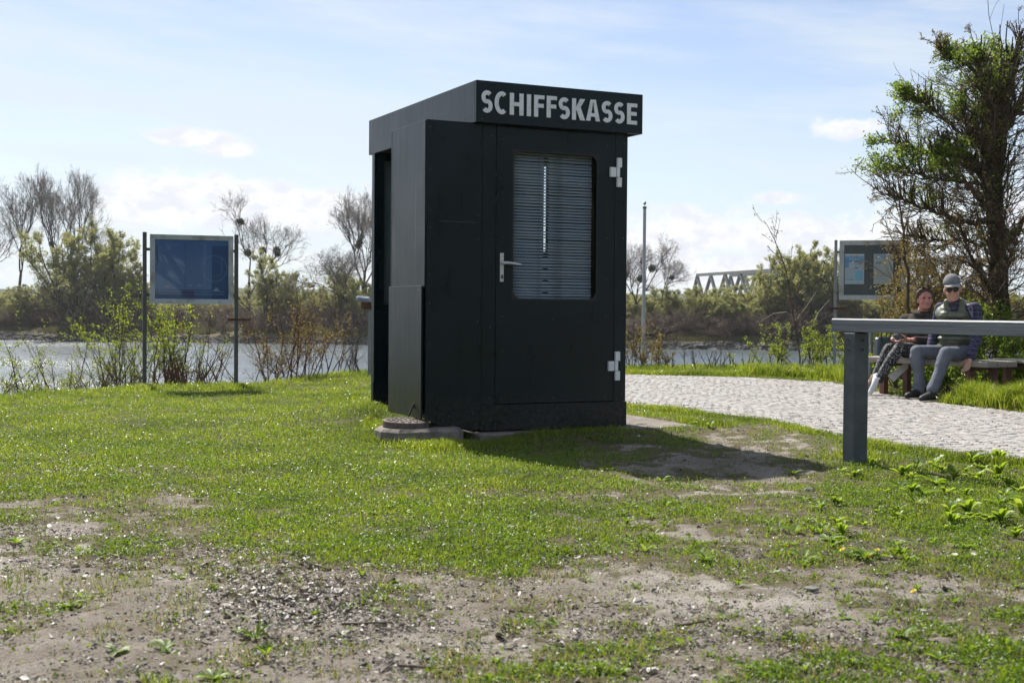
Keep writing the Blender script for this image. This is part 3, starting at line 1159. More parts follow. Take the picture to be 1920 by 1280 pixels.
# screw heads
bm = bmesh.new()
bmesh.ops.create_cone(bm, cap_ends=True, segments=8, radius1=0.0042, radius2=0.003, depth=0.004)
bmesh.ops.rotate(bm, matrix=Matrix.Rotation(R(90), 3, 'X'), verts=bm.verts)
scr = bm_mesh('screw', bm)
scr.materials.append(M_screw)
for u_, z_, v_, p_ in ([(0.15, z, 0.06, kiosk) for z in (2.17, 1.47, 0.80, 0.29)] + [(0.245, z, 0.062, door) for z in (2.15, 1.45, 0.88, 0.62, 0.285)] +
                       [(0.66, z, 0.062, door) for z in (2.175, 0.86, 0.285)] + [(1.10, z, 0.062, door) for z in (2.155, 1.47, 1.16, 0.88, 0.29)] +
                       [(1.245, z, 0.06, kiosk) for z in (2.18, 1.47, 0.87, 0.30)] + [(BU + 0.025, z, 0.058, kiosk) for z in (2.2, 1.9, 1.62, 1.50, 1.17, 0.97, 0.68)] +
                       [(0.05, z, 0.058, kiosk) for z in (1.60, 1.43, 0.84)] + [(-0.17, 0.17, 0.058, kiosk), (0.02, 0.19, 0.058, kiosk), (0.15, 0.13, 0.054, kiosk), (0.62, 0.15, 0.054, kiosk), (1.2, 0.16, 0.054, kiosk),
                                                                                   (0.05, 2.275, -0.002, kiosk), (1.31, 2.31, -0.002, kiosk)]):
    o = bpy.data.objects.new('screw', scr)
    C.objects.link(o)
    o.parent = p_
    o.location = (u_, v_, z_)
scr2 = scr.copy()
scr2.transform(Matrix.Rotation(R(-90), 4, 'Z'))
for v_, z_, u_ in ((0.11, 2.06, BU - 0.012), (0.70, 2.06, BU - 0.012), (0.70, 1.2, BU - 0.012), (0.13, 1.06, BU - 0.028), (0.9, 2.33, -0.002), (0.12, 2.31, -0.002), (2.05, 1.4, 0.02), (2.1, 0.9, 0.02), (2.1, 2.1, 0.02)):
    o = bpy.data.objects.new('screw', scr2)
    C.objects.link(o)
    o.parent = kiosk
    o.location = (u_, v_, z_)

# the name on the fascia, one letter at a time
WORD = 'SCHIFFSKASSE'


def stroke_letter(ch, w, h, t):
    """heavy humanist capitals drawn as outlines (list of polygons, y up)"""
    def bar(x0, y0, x1, y1):
        return [(x0, y0), (x1, y0), (x1, y1), (x0, y1)]

    def band(pts, tt):
        L, Rr = [], []
        for i, p in enumerate(pts):
            a = pts[max(0, i - 1)]
            b = pts[min(len(pts) - 1, i + 1)]
            dx, dy = b[0] - a[0], b[1] - a[1]
            ln = math.hypot(dx, dy) or 1
            k = tt[i] if hasattr(tt, '__len__') else tt
            nx, ny = -dy / ln * k / 2, dx / ln * k / 2
            L.append((p[0] + nx, p[1] + ny))
            Rr.append((p[0] - nx, p[1] - ny))
        return [[L[i], L[i + 1], Rr[i + 1], Rr[i]] for i in range(len(pts) - 1)]
    hb = t * 0.86
    if ch == 'I':
        return [bar(0, 0, t, h)]
    if ch == 'H':
        return [bar(0, 0, t, h), bar(w - t, 0, w, h), bar(t, h * 0.5 - hb / 2, w - t, h * 0.5 + hb / 2)]
    if ch == 'F':
        return [bar(0, 0, t, h), bar(t, h - hb, w, h), bar(t, h * 0.52 - hb * 0.5, w * 0.93, h * 0.52 + hb * 0.5)]
    if ch == 'E':
        return [bar(0, 0, t, h), bar(t, h - hb, w, h), bar(t, h * 0.51 - hb * 0.5, w * 0.94, h * 0.51 + hb * 0.5), bar(t, 0, w, hb)]
    if ch == 'K':
        return [bar(0, 0, t, h), [(t, h * 0.42), (t, h * 0.60), (w - t * 1.30, h), (w - t * 0.02, h), (t * 1.95, h * 0.545)], [(t * 1.35, h * 0.60), (t * 2.15, h * 0.60), (w, 0), (w - t * 1.25, 0), (t * 1.1, h * 0.50)]]
    if ch == 'A':
        return [[(0, 0), (t * 1.08, 0), (w * 0.5 + t * 0.06, h), (w * 0.5 - t * 0.66, h)], [(w - t * 1.1, 0), (w, 0), (w * 0.5 + t * 0.66, h), (w * 0.5 - t * 0.05, h)], bar(w * 0.5 - w * 0.27, h * 0.20, w * 0.5 + w * 0.27, h * 0.20 + hb * 0.92)]
    if ch == 'C':
        pts = []
        for i in range(19):
            a = R(52 + (308 - 52) * i / 18)
            pts.append((w * 0.56 + (w * 0.56 - t / 2) * math.cos(a) * (1.0 if math.cos(a) < 0 else 0.80), h / 2 + (h / 2 - hb / 2 + 0.002) * math.sin(a)))
        return band(pts, t * 0.96)
    if ch == 'S':
        pts = []
        r1, r2 = h * 0.25 - hb * 0.23, h * 0.26 - hb * 0.23
        cx = w * 0.5
        for i in range(12):
            a = R(38 + (250 - 38) * i / 11)
            pts.append((cx + (w * 0.5 - t / 2) * math.cos(a) * (1.0 if math.cos(a) < 0 else 0.98), h - hb / 2 - r1 + r1 * math.sin(a)))
        for i in range(12):
            a = R(70 - (70 + 142) * i / 11)
            pts.append((cx + (w * 0.5 - t / 2) * math.cos(a), hb / 2 + r2 + r2 * math.sin(a)))
        return band(pts, t * 0.94)


def front_u(px, py):
    d = ray(px, py)
    nf = np.array([math.sin(KA), -math.cos(KA), 0])
    o_ = np.array([0, 0, HC])
    q = o_ + d * (np.dot(np.array(KO) - o_, nf) / np.dot(d, nf))
    return float(np.dot(q - np.array(KO), np.array(KU)))


EXT = [(790, 866), (878, 966), (980, 1071), (1094, 1121), (1142, 1210), (1226, 1293), (1305, 1381), (1395, 1482), (1489, 1581), (1592, 1665), (1675, 1746), (1762, 1829)]
zb, hl, tk = 2.318, 0.156, 0.0325
for ch, (xa, xb) in zip(WORD, EXT):
    yy_ = 190 + 12 * (xa - 790) / 1038
    ua, ub = front_u(680 + xa / 3.5556, yy_), front_u(680 + xb / 3.5556, yy_)
    w_ = ub - ua
    bm = bmesh.new()
    for q, pl in enumerate(stroke_letter(ch, w_, hl, tk)):
        a = [bm.verts.new((p[0], -0.0005 * (q % 3), p[1])) for p in pl]
        b2 = [bm.verts.new((p[0], 0.004 + 0.0, p[1])) for p in pl]
        bm.faces.new(a)
        bm.faces.new(b2[::-1])
        for i in range(len(pl)):
            j = (i + 1) % len(pl)
            bm.faces.new((a[i], a[j], b2[j], b2[i]))
    o = link('letter', bm_mesh('letter', bm), M_letter, kiosk, (ua, -0.0045, zb + random.uniform(-0.002, 0.002)))

# raised concrete shaft beside the kiosk with its iron lid
shaft = prism('manhole_shaft', SHAFT, -0.3, 0.098, M_conc, wob=0.008, bev=0.02)
tag(shaft, 'low pale concrete manhole shaft in the grass at the kiosk corner', 'manhole')
lid = empty('iron_cover', K2W(-0.463, 0.140, 0.100))
lid.rotation_euler = (R(2.5), R(1), R(20))
tag(lid, 'small round rusty iron lid lying on the concrete shaft', 'manhole cover')
M_lid = pm('rusty cast iron', (0.085, 0.066, 0.056), (0.15, 0.12, 0.105), scale=18, rough=0.75, bump=0.6, bscale=60, spec=0.3, c3=(0.09, 0.07, 0.06), s3=12)
bm = bmesh.new()
bmesh.ops.create_cone(bm, cap_ends=True, segments=36, radius1=0.163, radius2=0.163, depth=0.046)
bmesh.ops.bevel(bm, geom=[e for e in bm.edges if abs(e.verts[0].co.z - e.verts[1].co.z) < 1e-5], offset=0.004, segments=1, affect='EDGES')
bmesh.ops.translate(bm, vec=(0, 0, 0.023), verts=bm.verts)
link('lid_plate', bm_mesh('lid_plate', bm), M_lid, lid)
kst = []
for ring, nb in ((0.045, 6), (0.085, 11), (0.125, 16)):
    for k in range(nb):
        a = 2 * PI * k / nb + ring * 9
        kst.append((ring * math.cos(a), ring * math.sin(a), a))
bm = bmesh.new()
add_box(bm, (-0.014, -0.011, 0), (0.014, 0.011, 0.006), 0.002)
stud = bm_mesh('stud', bm)
stud.materials.append(M_lid)
for x_, y_, a in kst:
    o = link('stud', stud, None, lid, (x_, y_, 0.0455), a)
kb2 = box('lifting_hole', (-0.02, -0.012, 0.0462), (0.02, 0.012, 0.0475), M_black, lid, 0.0)
kb2.location = (0.0, -0.062, 0)


# ================================================================ RAILING
M_rail = pm('weathered grey rail', (0.11, 0.125, 0.145), (0.17, 0.185, 0.205), scale=3.0, rough=0.42, rough2=0.6, stretch=(30, 0.6, 30), bump=0.15, bscale=5, c3=(0.085, 0.095, 0.11), s3=1.2)
M_post = pm('grey steel post', (0.050, 0.060, 0.072), (0.075, 0.088, 0.10), scale=6, rough=0.5, rough2=0.65, c3=(0.10, 0.11, 0.12), s3=9)
M_galv0 = pm('zinc bolt', (0.22, 0.23, 0.24), (0.30, 0.31, 0.32), scale=30, rough=0.45, metal=0.6)
rail = empty('railing', (2.125, 8.06, 0.0), KA)
tag(rail, 'grey metal handrail on square posts in front of the seated couple', 'railing')
# local y runs away from the camera along the rail
PR = [(-0.055, 0.003), (-0.055, 0.026), (-0.0535, 0.0275), (-0.055, 0.029), (-0.055, 0.062), (-0.0535, 0.0635), (-0.055, 0.065), (-0.055, 0.074), (-0.050, 0.080), (-0.044, 0.082),
      (0.044, 0.082), (0.050, 0.080), (0.055, 0.074), (0.055, 0.003), (0.052, 0.0), (-0.052, 0.0)]
bm = bmesh.new()
ends = []
for y_ in (0.17, -3.3):
    ends.append([bm.verts.new((p[0], y_, p[1] + 0.808)) for p in PR])
for i in range(len(PR)):
    j = (i + 1) % len(PR)
    bm.faces.new((ends[0][i], ends[0][j], ends[1][j], ends[1][i]))
bm.faces.new(ends[0])
bm.faces.new(ends[1][::-1])
link('top_rail', bm_mesh('top_rail', bm), M_rail, rail)
for y_ in (0.0, -2.7):
    p = box('post', (-0.056, y_ - 0.052, -0.25), (0.056, y_ + 0.052, 0.804), M_post, rail, 0.005)
    box('cap_plate', (-0.045, y_ - 0.045, 0.8045), (0.045, y_ + 0.045, 0.8075), M_post, p, 0)
    for zb2 in (0.70, 0.76):
        tube_obj('bolt', [(-0.0565, y_, zb2), (-0.064, y_, zb2)], 0.009, M_galv0, p, 6)
        tube_obj('bolt', [(0, y_ - 0.0525, zb2), (0, y_ - 0.060, zb2)], 0.009, M_galv0, p, 6)

# ================================================================ NOTICE BOARDS
M_galv = pm('galvanised steel', (0.20, 0.22, 0.23), (0.30, 0.32, 0.33), scale=14, rough=0.5, rough2=0.65, metal=0.55)
M_galv_d = pm('dark painted steel', (0.060, 0.065, 0.062), (0.085, 0.09, 0.085), scale=14, rough=0.6)
M_frame = pm('anodised frame', (0.36, 0.39, 0.41), (0.46, 0.49, 0.50), scale=8, rough=0.45, metal=0.35, c3=(0.22, 0.22, 0.20), s3=7)
M_cased = pm('case body', (0.26, 0.28, 0.29), (0.33, 0.35, 0.36), scale=8, rough=0.5, metal=0.3)
M_pane = glassmat('display pane', (0.90, 0.94, 0.97), 0.015, 0.0)


def printed(name, base, spots):
    """flat print: base colour plus rectangles/ellipses/gradients in sheet coordinates 0..1 (x right, y up)"""
    m, n, l, b = newmat(name)
    co = n.new('ShaderNodeTexCoord')
    sp = n.new('ShaderNodeSeparateXYZ')
    l.new(co.outputs['Generated'], sp.inputs[0])
    X, Y = sp.outputs[0], sp.outputs[2]
    nz = nnoise(n, l, co.outputs['Generated'], 5, 5)
    col = nmix(n, l, nz, base, tuple(c * 0.8 for c in base))

    def inside(v, a, b_, s=0.004):
        return nmath(n, l, 'MULTIPLY', nramp(n, l, v, a - s, a + s), nramp(n, l, v, b_ + s, b_ - s))
    for sp_ in spots:
        if sp_[0] == 'r':
            _, x0, x1, y0, y1, c_, k = sp_
            f = nmath(n, l, 'MULTIPLY', inside(X, x0, x1), inside(Y, y0, y1))
        elif sp_[0] == 'g':                       # band that fades upwards
            _, x0, x1, y0, y1, c_, k = sp_
            f = nmath(n, l, 'MULTIPLY', inside(X, x0, x1), nramp(n, l, Y, y0, y1))
        elif sp_[0] == 'o':                       # ring
            _, cx, cy, rr, wd, c_, k = sp_
            dx = nmath(n, l, 'SUBTRACT', X, cx)
            dy = nmath(n, l, 'MULTIPLY', nmath(n, l, 'SUBTRACT', Y, cy), 0.8)
            d = nmath(n, l, 'SQRT', nmath(n, l, 'ADD', nmath(n, l, 'MULTIPLY', dx, dx), nmath(n, l, 'MULTIPLY', dy, dy)))
            f = inside(d, rr - wd, rr + wd, 0.006)
        elif sp_[0] == 't':                       # lines of text too small to read
            _, x0, x1, y0, y1, c_, k = sp_
            rows = k[1]
            wv_ = nmath(n, l, 'FRACT', nmath(n, l, 'MULTIPLY', nmath(n, l, 'SUBTRACT', Y, y0), rows / (y1 - y0)))
            f = nmath(n, l, 'MULTIPLY', nmath(n, l, 'MULTIPLY', inside(X, x0, x1), inside(Y, y0, y1)), inside(wv_, 0.3, 0.62, 0.08))
            k = k[0]
        f = nmath(n, l, 'MULTIPLY', f, k)
        col = nmix(n, l, f, col, c_)
    l.new(col, b.inputs['Base Color'])
    b.inputs['Roughness'].default_value = 0.6
    return m


def board(name, label, group, pl, pr, z_top_l, z_top_r, pan, m_post, split_post, glass_in=0.055):
    """pl, pr: feet of the posts; pan = (left gap, right gap, z0, z1)"""
    d = (pr - pl)
    wdt = math.hypot(d.x, d.y)
    root = empty(name, (pl.x, pl.y, 0), math.atan2(d.y, d.x))
    tag(root, label, 'notice board', group)
    q = 0.022
    for x_, zt in ((0, z_top_l), (wdt, z_top_r)):
        box('post', (x_ - q, -q, -0.35), (x_ + q, q, zt), m_post, root, 0.003)
    g0, g1, z0, z1 = pan
    x0, x1 = g0, wdt - g1
    for zz in (z1 - 0.17, z0 + 0.10):
        box('bracket', (q, -0.012, zz - 0.016), (x0 + 0.004, 0.012, zz + 0.016), M_galv_d, root, 0.001)
        box('bracket', (x1 - 0.004, -0.012, zz - 0.016), (wdt - q, 0.012, zz + 0.016), M_galv_d, root, 0.001)
    box('case', (x0 + 0.004, -0.03, z0 + 0.004), (x1 - 0.004, 0.035, z1 - 0.004), M_cased, root, 0.003)
    t = glass_in
    # mitred frame
    for (a, b_, c_, e_) in (((x0, z0), (x1, z0), (x1 - t, z0 + t), (x0 + t, z0 + t)), ((x1, z0), (x1, z1), (x1 - t, z1 - t), (x1 - t, z0 + t)),
                            ((x1, z1), (x0, z1), (x0 + t, z1 - t), (x1 - t, z1 - t)), ((x0, z1), (x0, z0), (x0 + t, z0 + t), (x0 + t, z1 - t))):
        cen = Vector((sum(p[0] for p in (a, b_, c_, e_)) / 4, sum(p[1] for p in (a, b_, c_, e_)) / 4))
        bm = bmesh.new()
        fr = [bm.verts.new((cen.x + (p[0] - cen.x) * 0.997, -0.052 if i < 2 else -0.046, cen.y + (p[1] - cen.y) * 0.997)) for i, p in enumerate((a, b_, c_, e_))]
        bk = [bm.verts.new((cen.x + (p[0] - cen.x) * 0.997, -0.0305, cen.y + (p[1] - cen.y) * 0.997)) for p in (a, b_, c_, e_)]
        bm.faces.new(fr)
        for i in range(4):
            bm.faces.new((fr[i], fr[(i + 1) % 4], bk[(i + 1) % 4], bk[i]))
        link('frame', bm_mesh('frame', bm), M_frame, root)
    pv = np.array([[x0 + t, -0.0415, z0 + t], [x1 - t, -0.0415, z0 + t], [x1 - t, -0.0415, z1 - t], [x0 + t, -0.0415, z1 - t]])
    link('pane', npmesh('pane', pv, [np.array([[0, 1, 2, 3]])]), M_pane, root)
    for xx in (x0 + 0.12, x1 - 0.16):
        tube_obj('lock', [(xx, -0.050, z0 + 0.027), (xx, -0.055, z0 + 0.027)], 0.008, M_black, root, 8)
    return root, x0 + t, x1 - t, z0 + t, z1 - t


# left board by the river
pl, pr = W(271, 700, 14.85), W(442.5, 700, 15.2)
zt1, zt2 = W(271, 435, 14.85).z, W(442, 440, 15.2).z
zb_, zh_ = W(358, 569.5, 15.0).z, W(358, 441, 15.0).z
lb, x0, x1, z0, z1 = board('notice_board', 'lawn-side notice board with a dark blue sheet behind glass on two posts', 'glazed notice boards by the river', pl, pr, zt1, zt2, (0.055, 0.040, zb_, zh_), M_galv_d, False)
blue = (0.065, 0.145, 0.320)
dk, lt = (0.020, 0.055, 0.145), (0.20, 0.31, 0.48)
M_blue = printed('blue sheet', blue, [('g', 0.0, 1.0, 1.0, 0.2, (0.125, 0.20, 0.33), 0.85), ('r', 0.765, 1.0, 0.0, 0.90, dk, 0.8), ('o', 0.80, 0.52, 0.17, 0.010, lt, 0.22), ('o', 0.80, 0.52, 0.10, 0.006, lt, 0.15),
                                      ('r', 0.895, 0.905, 0.40, 0.72, lt, 0.25), ('r', 0.035, 0.046, 0.56, 0.90, (0.004, 0.012, 0.04), 0.9), ('r', 0.405, 0.415, 0.1, 0.97, dk, 0.5), ('r', 0.0, 1.0, 0.0, 0.17, dk, 0.6),
                                      ('t', 0.05, 0.93, 0.075, 0.165, (0.22, 0.30, 0.42), (0.5, 2)), ('r', 0.36, 0.53, 0.045, 0.15, (0.07, 0.02, 0.09), 0.55), ('r', 0.14, 0.21, 0.20, 0.235, (0.30, 0.28, 0.12), 0.5),
                                      ('r', 0.45, 0.50, 0.225, 0.25, (0.35, 0.4, 0.45), 0.4), ('r', 0.57, 0.64, 0.22, 0.265, (0.30, 0.33, 0.38), 0.4), ('r', 0.79, 0.865, 0.155, 0.17, (0.6, 0.65, 0.7), 0.7), ('r', 0.81, 0.845, 0.175, 0.20, (0.45, 0.5, 0.55), 0.6)])
box('poster', (x0 - 0.01, -0.036, z0 - 0.01), (x1 + 0.01, -0.033, z1 + 0.01), M_blue, lb, 0)
bk = box('rusty_bracket', (-0.10, -0.034, 0), (0.16, -0.0235, 0.026), M_rust, lb, 0.002)
bk.location = ((pr - pl).length, 0, W(443, 601, 15.2).z)

# right board behind the bench
pl, pr = W(1564.5, 670, 19.5), W(1701, 670, 19.2)
zt1, zt2 = W(1563, 450, 19.5).z, W(1697, 452, 19.2).z
zb_, zh_ = W(1620, 562, 19.4).z, W(1620, 451, 19.4).z
rb, x0, x1, z0, z1 = board('notice_board', 'silver framed notice board with two pale blue posters behind the bench', 'glazed notice boards by the river', pl, pr, zt1, zt2, (0.055, 0.035, zb_, zh_), M_galv, True, 0.068)
box('backing', (x0 - 0.01, -0.034, z0 - 0.01), (x1 + 0.01, -0.0315, z1 + 0.01), pm('dark felt', (0.012, 0.022, 0.026), (0.018, 0.032, 0.034), scale=9, rough=0.95), rb, 0)
wd_ = (x1 - x0)
hh_ = (z1 - z0)
P1 = printed('timetable print', (0.42, 0.50, 0.56), [('r', 0, 1, 0.72, 0.95, (0.10, 0.33, 0.55), 0.9), ('r', 0, 0.2, 0.55, 0.88, (0.03, 0.20, 0.45), 0.9), ('r', 0.2, 0.95, 0.745, 0.775, (0.02, 0.03, 0.05), 0.9), ('r', 0.5, 0.9, 0.68, 0.73, (0.35, 0.10, 0.08), 0.7),
                                                   ('r', 0.52, 0.95, 0.12, 0.45, (0.14, 0.42, 0.60), 0.85), ('t', 0.04, 0.48, 0.2, 0.55, (0.25, 0.30, 0.34), (0.8, 7)), ('t', 0.55, 0.92, 0.16, 0.42, (0.08, 0.25, 0.4), (0.6, 6)), ('r', 0.02, 0.48, 0.14, 0.17, (0.05, 0.2, 0.4), 0.9),
                                                   ('r', 0, 1, 0.955, 1.0, (0.6, 0.62, 0.62), 0.8), ('r', 0.52, 0.7, 0.5, 0.58, (0.05, 0.15, 0.4), 0.8), ('r', 0.75, 0.95, 0.52, 0.66, (0.3, 0.4, 0.35), 0.6)])
P2 = printed('map print', (0.40, 0.43, 0.42), [('r', 0.06, 0.62, 0.84, 0.97, (0.10, 0.25, 0.45), 0.6), ('r', 0.12, 0.38, 0.66, 0.74, (0.06, 0.16, 0.28), 0.7), ('t', 0.1, 0.8, 0.15, 0.6, (0.22, 0.24, 0.24), (0.5, 9))])
box('poster', (x0 + wd_ * 0.015, -0.0385, z0 + hh_ * 0.22), (x0 + wd_ * 0.355, -0.0365, z0 + hh_ * 0.82), P1, rb, 0)
box('poster', (x0 + wd_ * 0.52, -0.0385, z0 + hh_ * 0.22), (x0 + wd_ * 0.86, -0.0365, z0 + hh_ * 0.82), P2, rb, 0)
bk = box('rusty_bracket', (-0.10, -0.034, 0), (0.14, -0.0235, 0.03), M_rust, rb, 0.002)
bk.location = (0.02, 0, W(1563, 580, 19.5).z)

# ================================================================ FLAGPOLE, BANK POST, GREY POST
fp = W(1206, 660, 26)
pole = empty('flagpole', (fp.x, fp.y, 0))
tag(pole, 'tall thin pale grey pole with a small ball on top at the riverbank', 'pole')
M_pole = pm('pale pole paint', (0.30, 0.31, 0.34), (0.38, 0.39, 0.42), scale=5, rough=0.5)
top = W(1209.5, 391, 26).z
tube_obj('shaft', [(0, 0, -2.2), (0, 0, top)], [0.038, 0.031], M_pole, pole, 14)
tube_obj('cap', [(0, 0, top + 0.001), (0, 0, top + 0.038)], 0.040, M_galv_d, pole, 14)
tube_obj('spike', [(0, 0, top + 0.039), (0, 0, top + 0.075)], 0.006, M_galv, pole, 6)
bm = bmesh.new()
bmesh.ops.create_uvsphere(bm, u_segments=14, v_segments=10, radius=0.030)
bmesh.ops.translate(bm, vec=(0, 0, top + 0.10), verts=bm.verts)
link('finial', bm_mesh('finial', bm, True), M_galv, pole)
tube_obj('finial_wing', [(0.0, 0, top + 0.118), (0.03, 0, top + 0.136)], [0.02, 0.006], M_galv, pole, 6)

bp_ = W(695, 640, 18.0)
bpo = empty('bank_post', (bp_.x, bp_.y, 0))
tag(bpo, 'grey bank post with a rusty bracket and pale blue cover beside the kiosk', 'post')
box('upright', (-0.035, -0.035, -0.6), (0.035, 0.035, W(694, 577, 18).z), M_galv, bpo, 0.003)
zz = W(690, 570, 18).z
box('crossbar', (-0.115, -0.05, zz - 0.065), (0.04, 0.036, zz + 0.028), M_rust, bpo, 0.006).location.y = -0.09
bm = bmesh.new()
add_box(bm, (-0.205, -0.07, zz - 0.02), (0.0, 0.045, zz + 0.07), 0.028)
for v in bm.verts:
    if v.co.x < -0.14:
        v.co.z += 0.012
    v.co.z += random.uniform(-0.006, 0.006)
    if v.co.z < zz and v.co.x < -0.1:
        v.co.x += 0.05
link('cover', bm_mesh('cover', bm), pm('pale blue tarpaulin', (0.16, 0.21, 0.30), (0.34, 0.38, 0.44), scale=18, rough=0.6), bpo).location.z = 0.032

gp_ = W(1631, 690, 16.6)
gpo = empty('steel_post', (gp_.x, gp_.y, 0))
tag(gpo, 'short round steel post standing behind the handbag end of the bench', 'post')
tube_obj('tube', [(0, 0, -0.3), (0, 0, W(1631, 622, 16.6).z)], 0.036, M_galv, gpo, 14)
tube_obj('cap', [(0, 0, W(1631, 622, 16.6).z + 0.001), (0, 0, W(1631, 620, 16.6).z + 0.001)], 0.038, M_galv_d, gpo, 14)

# ================================================================ BENCHES
M_wood = pm('greyed bench plank', (0.22, 0.195, 0.165), (0.34, 0.31, 0.27), scale=5, rough=0.8, stretch=(1.0, 14, 14), bump=0.35, bscale=9, spec=0.2)
M_redleg = pm('faded red brown steel', (0.115, 0.045, 0.035), (0.16, 0.068, 0.052), scale=12, rough=0.65, c3=(0.10, 0.06, 0.045), s3=7)


def bench(root_loc, rz, L, label, back, thick=0.062):
    root = empty('park_bench', root_loc, rz)                # local x along the bench, +y the way people face
    tag(root, label, 'bench', 'plank benches beside the cobbled path')
    H = 0.42
    for y0, y1 in ((-0.36, -0.205), (-0.195, -0.04), (-0.03, 0.13)):
        box('seat_plank', (0, y0, H - thick), (L, y1, H), M_wood, root, 0.006)
    for x_ in (0.28, L - 0.30):
        box('leg', (x_ - 0.035, 0.02, -0.2), (x_ + 0.035, 0.09, H - 0.105), M_redleg, root, 0.003)
        box('leg', (x_ - 0.035, -0.36, -0.2), (x_ + 0.035, -0.29, H - 0.105), M_redleg, root, 0.003)
        box('bearer', (x_ - 0.035, -0.37, H - 0.104), (x_ + 0.035, 0.10, H - 0.0635), M_redleg, root, 0.003)
        if back:
            box('back_post', (x_ - 0.03, -0.45, -0.2), (x_ + 0.03, -0.385, 0.71), M_redleg, root, 0.003)
    if back:
        box('back_plank', (0, -0.383, 0.585), (L, -0.34, 0.72), M_wood, root, 0.005)
    return root


BF = Vector((-0.85, -0.527, 0)).normalized()               # the way the couple's bench faces
BN = BF
NC = Vector((4.97, 13.65, 0))
bench(tuple(NC - BF * 0.13), math.atan2(0.85, -0.527), 1.77, 'wooden plank bench on red brown legs with the couple sitting on it', False)
bench((5.83, 13.12, 0), math.atan2(0.98, -0.20), 1.7, 'empty plank bench with a backrest under the gnarled tree', True, 0.03)

# ================================================================ PEOPLE
def capsule(bm, p0, p1, r0, r1, seg=14):
    p0, p1 = Vector(p0), Vector(p1)
    ax = (p1 - p0)
    L = ax.length
    if L < 1e-5:
        ax = Vector((0, 0, 1))
    q = ax.to_track_quat('Z', 'Y') if L > 1e-5 else Euler((0, 0, 0)).to_quaternion()
    prof = []
    for i in range(5):
        a = -PI / 2 + PI / 2 * i / 4
        prof.append((r0 * math.cos(a), r0 * math.sin(a)))
    for i in range(5):
        a = PI / 2 * i / 4
        prof.append((r1 * math.cos(a), L + r1 * math.sin(a)))
    rings = []
    for i, (r, z) in enumerate(prof):
        if i in (0, len(prof) - 1):
            rings.append([bm.verts.new(p0 + q @ Vector((0, 0, z)))])
        else:
            rings.append([bm.verts.new(p0 + q @ Vector((r * math.cos(2 * PI * k / seg), r * math.sin(2 * PI * k / seg), z))) for k in range(seg)])
    for i in range(len(rings) - 1):
        a, b_ = rings[i], rings[i + 1]
        for k in range(seg):
            j = (k + 1) % seg
            if len(a) == 1:
                bm.faces.new((a[0], b_[j], b_[k]))
            elif len(b_) == 1:
                bm.faces.new((a[k], a[j], b_[0]))
            else:
                bm.faces.new((a[k], a[j], b_[j], b_[k]))


def chain(bm, pts, rs):
    for i in range(len(pts) - 1):
        capsule(bm, pts[i], pts[i + 1], rs[i], rs[i + 1])


def ell(bm, c, r, M=None, seg=18):
    g = bmesh.ops.create_uvsphere(bm, u_segments=seg, v_segments=seg // 2 + 2, radius=1)
    mm = Matrix.Translation(Vector(c)) @ ((M.to_4x4() if M is not None else Matrix.Identity(4))) @ Matrix.Diagonal((r[0], r[1], r[2], 1))
    bmesh.ops.transform(bm, matrix=mm, verts=g['verts'])


def fuse(name, bm, mat, parent, voxel=0.010, smooth=3, fac=0.5):
    """join overlapping volumes into one continuous skin"""
    me = bpy.data.meshes.new(name + '_raw')
    bm.to_mesh(me)
    bm.free()
    o = bpy.data.objects.new(name, me)
    C.objects.link(o)
    r = o.modifiers.new('remesh', 'REMESH')
    r.mode = 'VOXEL'
    r.voxel_size = voxel
    r.use_smooth_shade = True
    s = o.modifiers.new('smooth', 'SMOOTH')
    s.iterations = smooth
    s.factor = fac
    dg = bpy.context.evaluated_depsgraph_get()
    ev = o.evaluated_get(dg)
    m2 = bpy.data.meshes.new_from_object(ev, depsgraph=dg)
    o.modifiers.clear()
    o.data = m2
    m2.name = name
    for p in m2.polygons:
        p.use_smooth = True
    m2.materials.clear()
    m2.materials.append(mat)
    o.parent = parent
    return o


M_skin = pm('skin', (0.48, 0.27, 0.20), (0.55, 0.33, 0.25), scale=18, rough=0.55, c3=(0.40, 0.17, 0.13), s3=9)
M_skin2 = pm('flushed skin', (0.46, 0.21, 0.16), (0.52, 0.26, 0.20), scale=18, rough=0.5, c3=(0.42, 0.15, 0.12), s3=9)


def frame_of(fwd, upv=Vector((0, 0, 1))):
    """matrix whose +x is the subject's left, -y the way it looks, +z up"""
    f = fwd.normalized()
    x = upv.cross(f).normalized()
    z = f.cross(x).normalized()
    return Matrix((x, -f, z)).transposed()


def head(bm, c, M, s, jaw=1.0):
    P = lambda x, y, z: Vector(c) + M @ Vector((x * s, y * s, z * s))
    ell(bm, P(0, 0.012, 0.030), (0.076 * s, 0.096 * s, 0.092 * s), M)
    ell(bm, P(0, -0.018, -0.040), (0.062 * s * jaw, 0.072 * s, 0.075 * s), M)
    ell(bm, P(0, -0.055, -0.085), (0.036 * s * jaw, 0.034 * s, 0.028 * s), M)          # chin
    capsule(bm, P(0, -0.082, 0.008), P(0, -0.106, -0.030), 0.010 * s, 0.016 * s, 8)      # nose
    for q in (-1, 1):
        ell(bm, P(0.077 * q, 0.012, -0.010), (0.012 * s, 0.022 * s, 0.034 * s), M, 10)   # ears
        ell(bm, P(0.036 * q, -0.060, -0.030), (0.026 * s, 0.024 * s, 0.026 * s), M, 10)  # cheeks
        ell(bm, P(0.032 * q, -0.078, 0.028), (0.026 * s, 0.014 * s, 0.009 * s), M, 10)   # brows
    ell(bm, P(0, -0.086, -0.058), (0.026 * s, 0.012 * s, 0.006 * s), M, 10)              # lips
    ell(bm, P(0, -0.084, -0.068), (0.022 * s, 0.012 * s, 0.006 * s), M, 10)


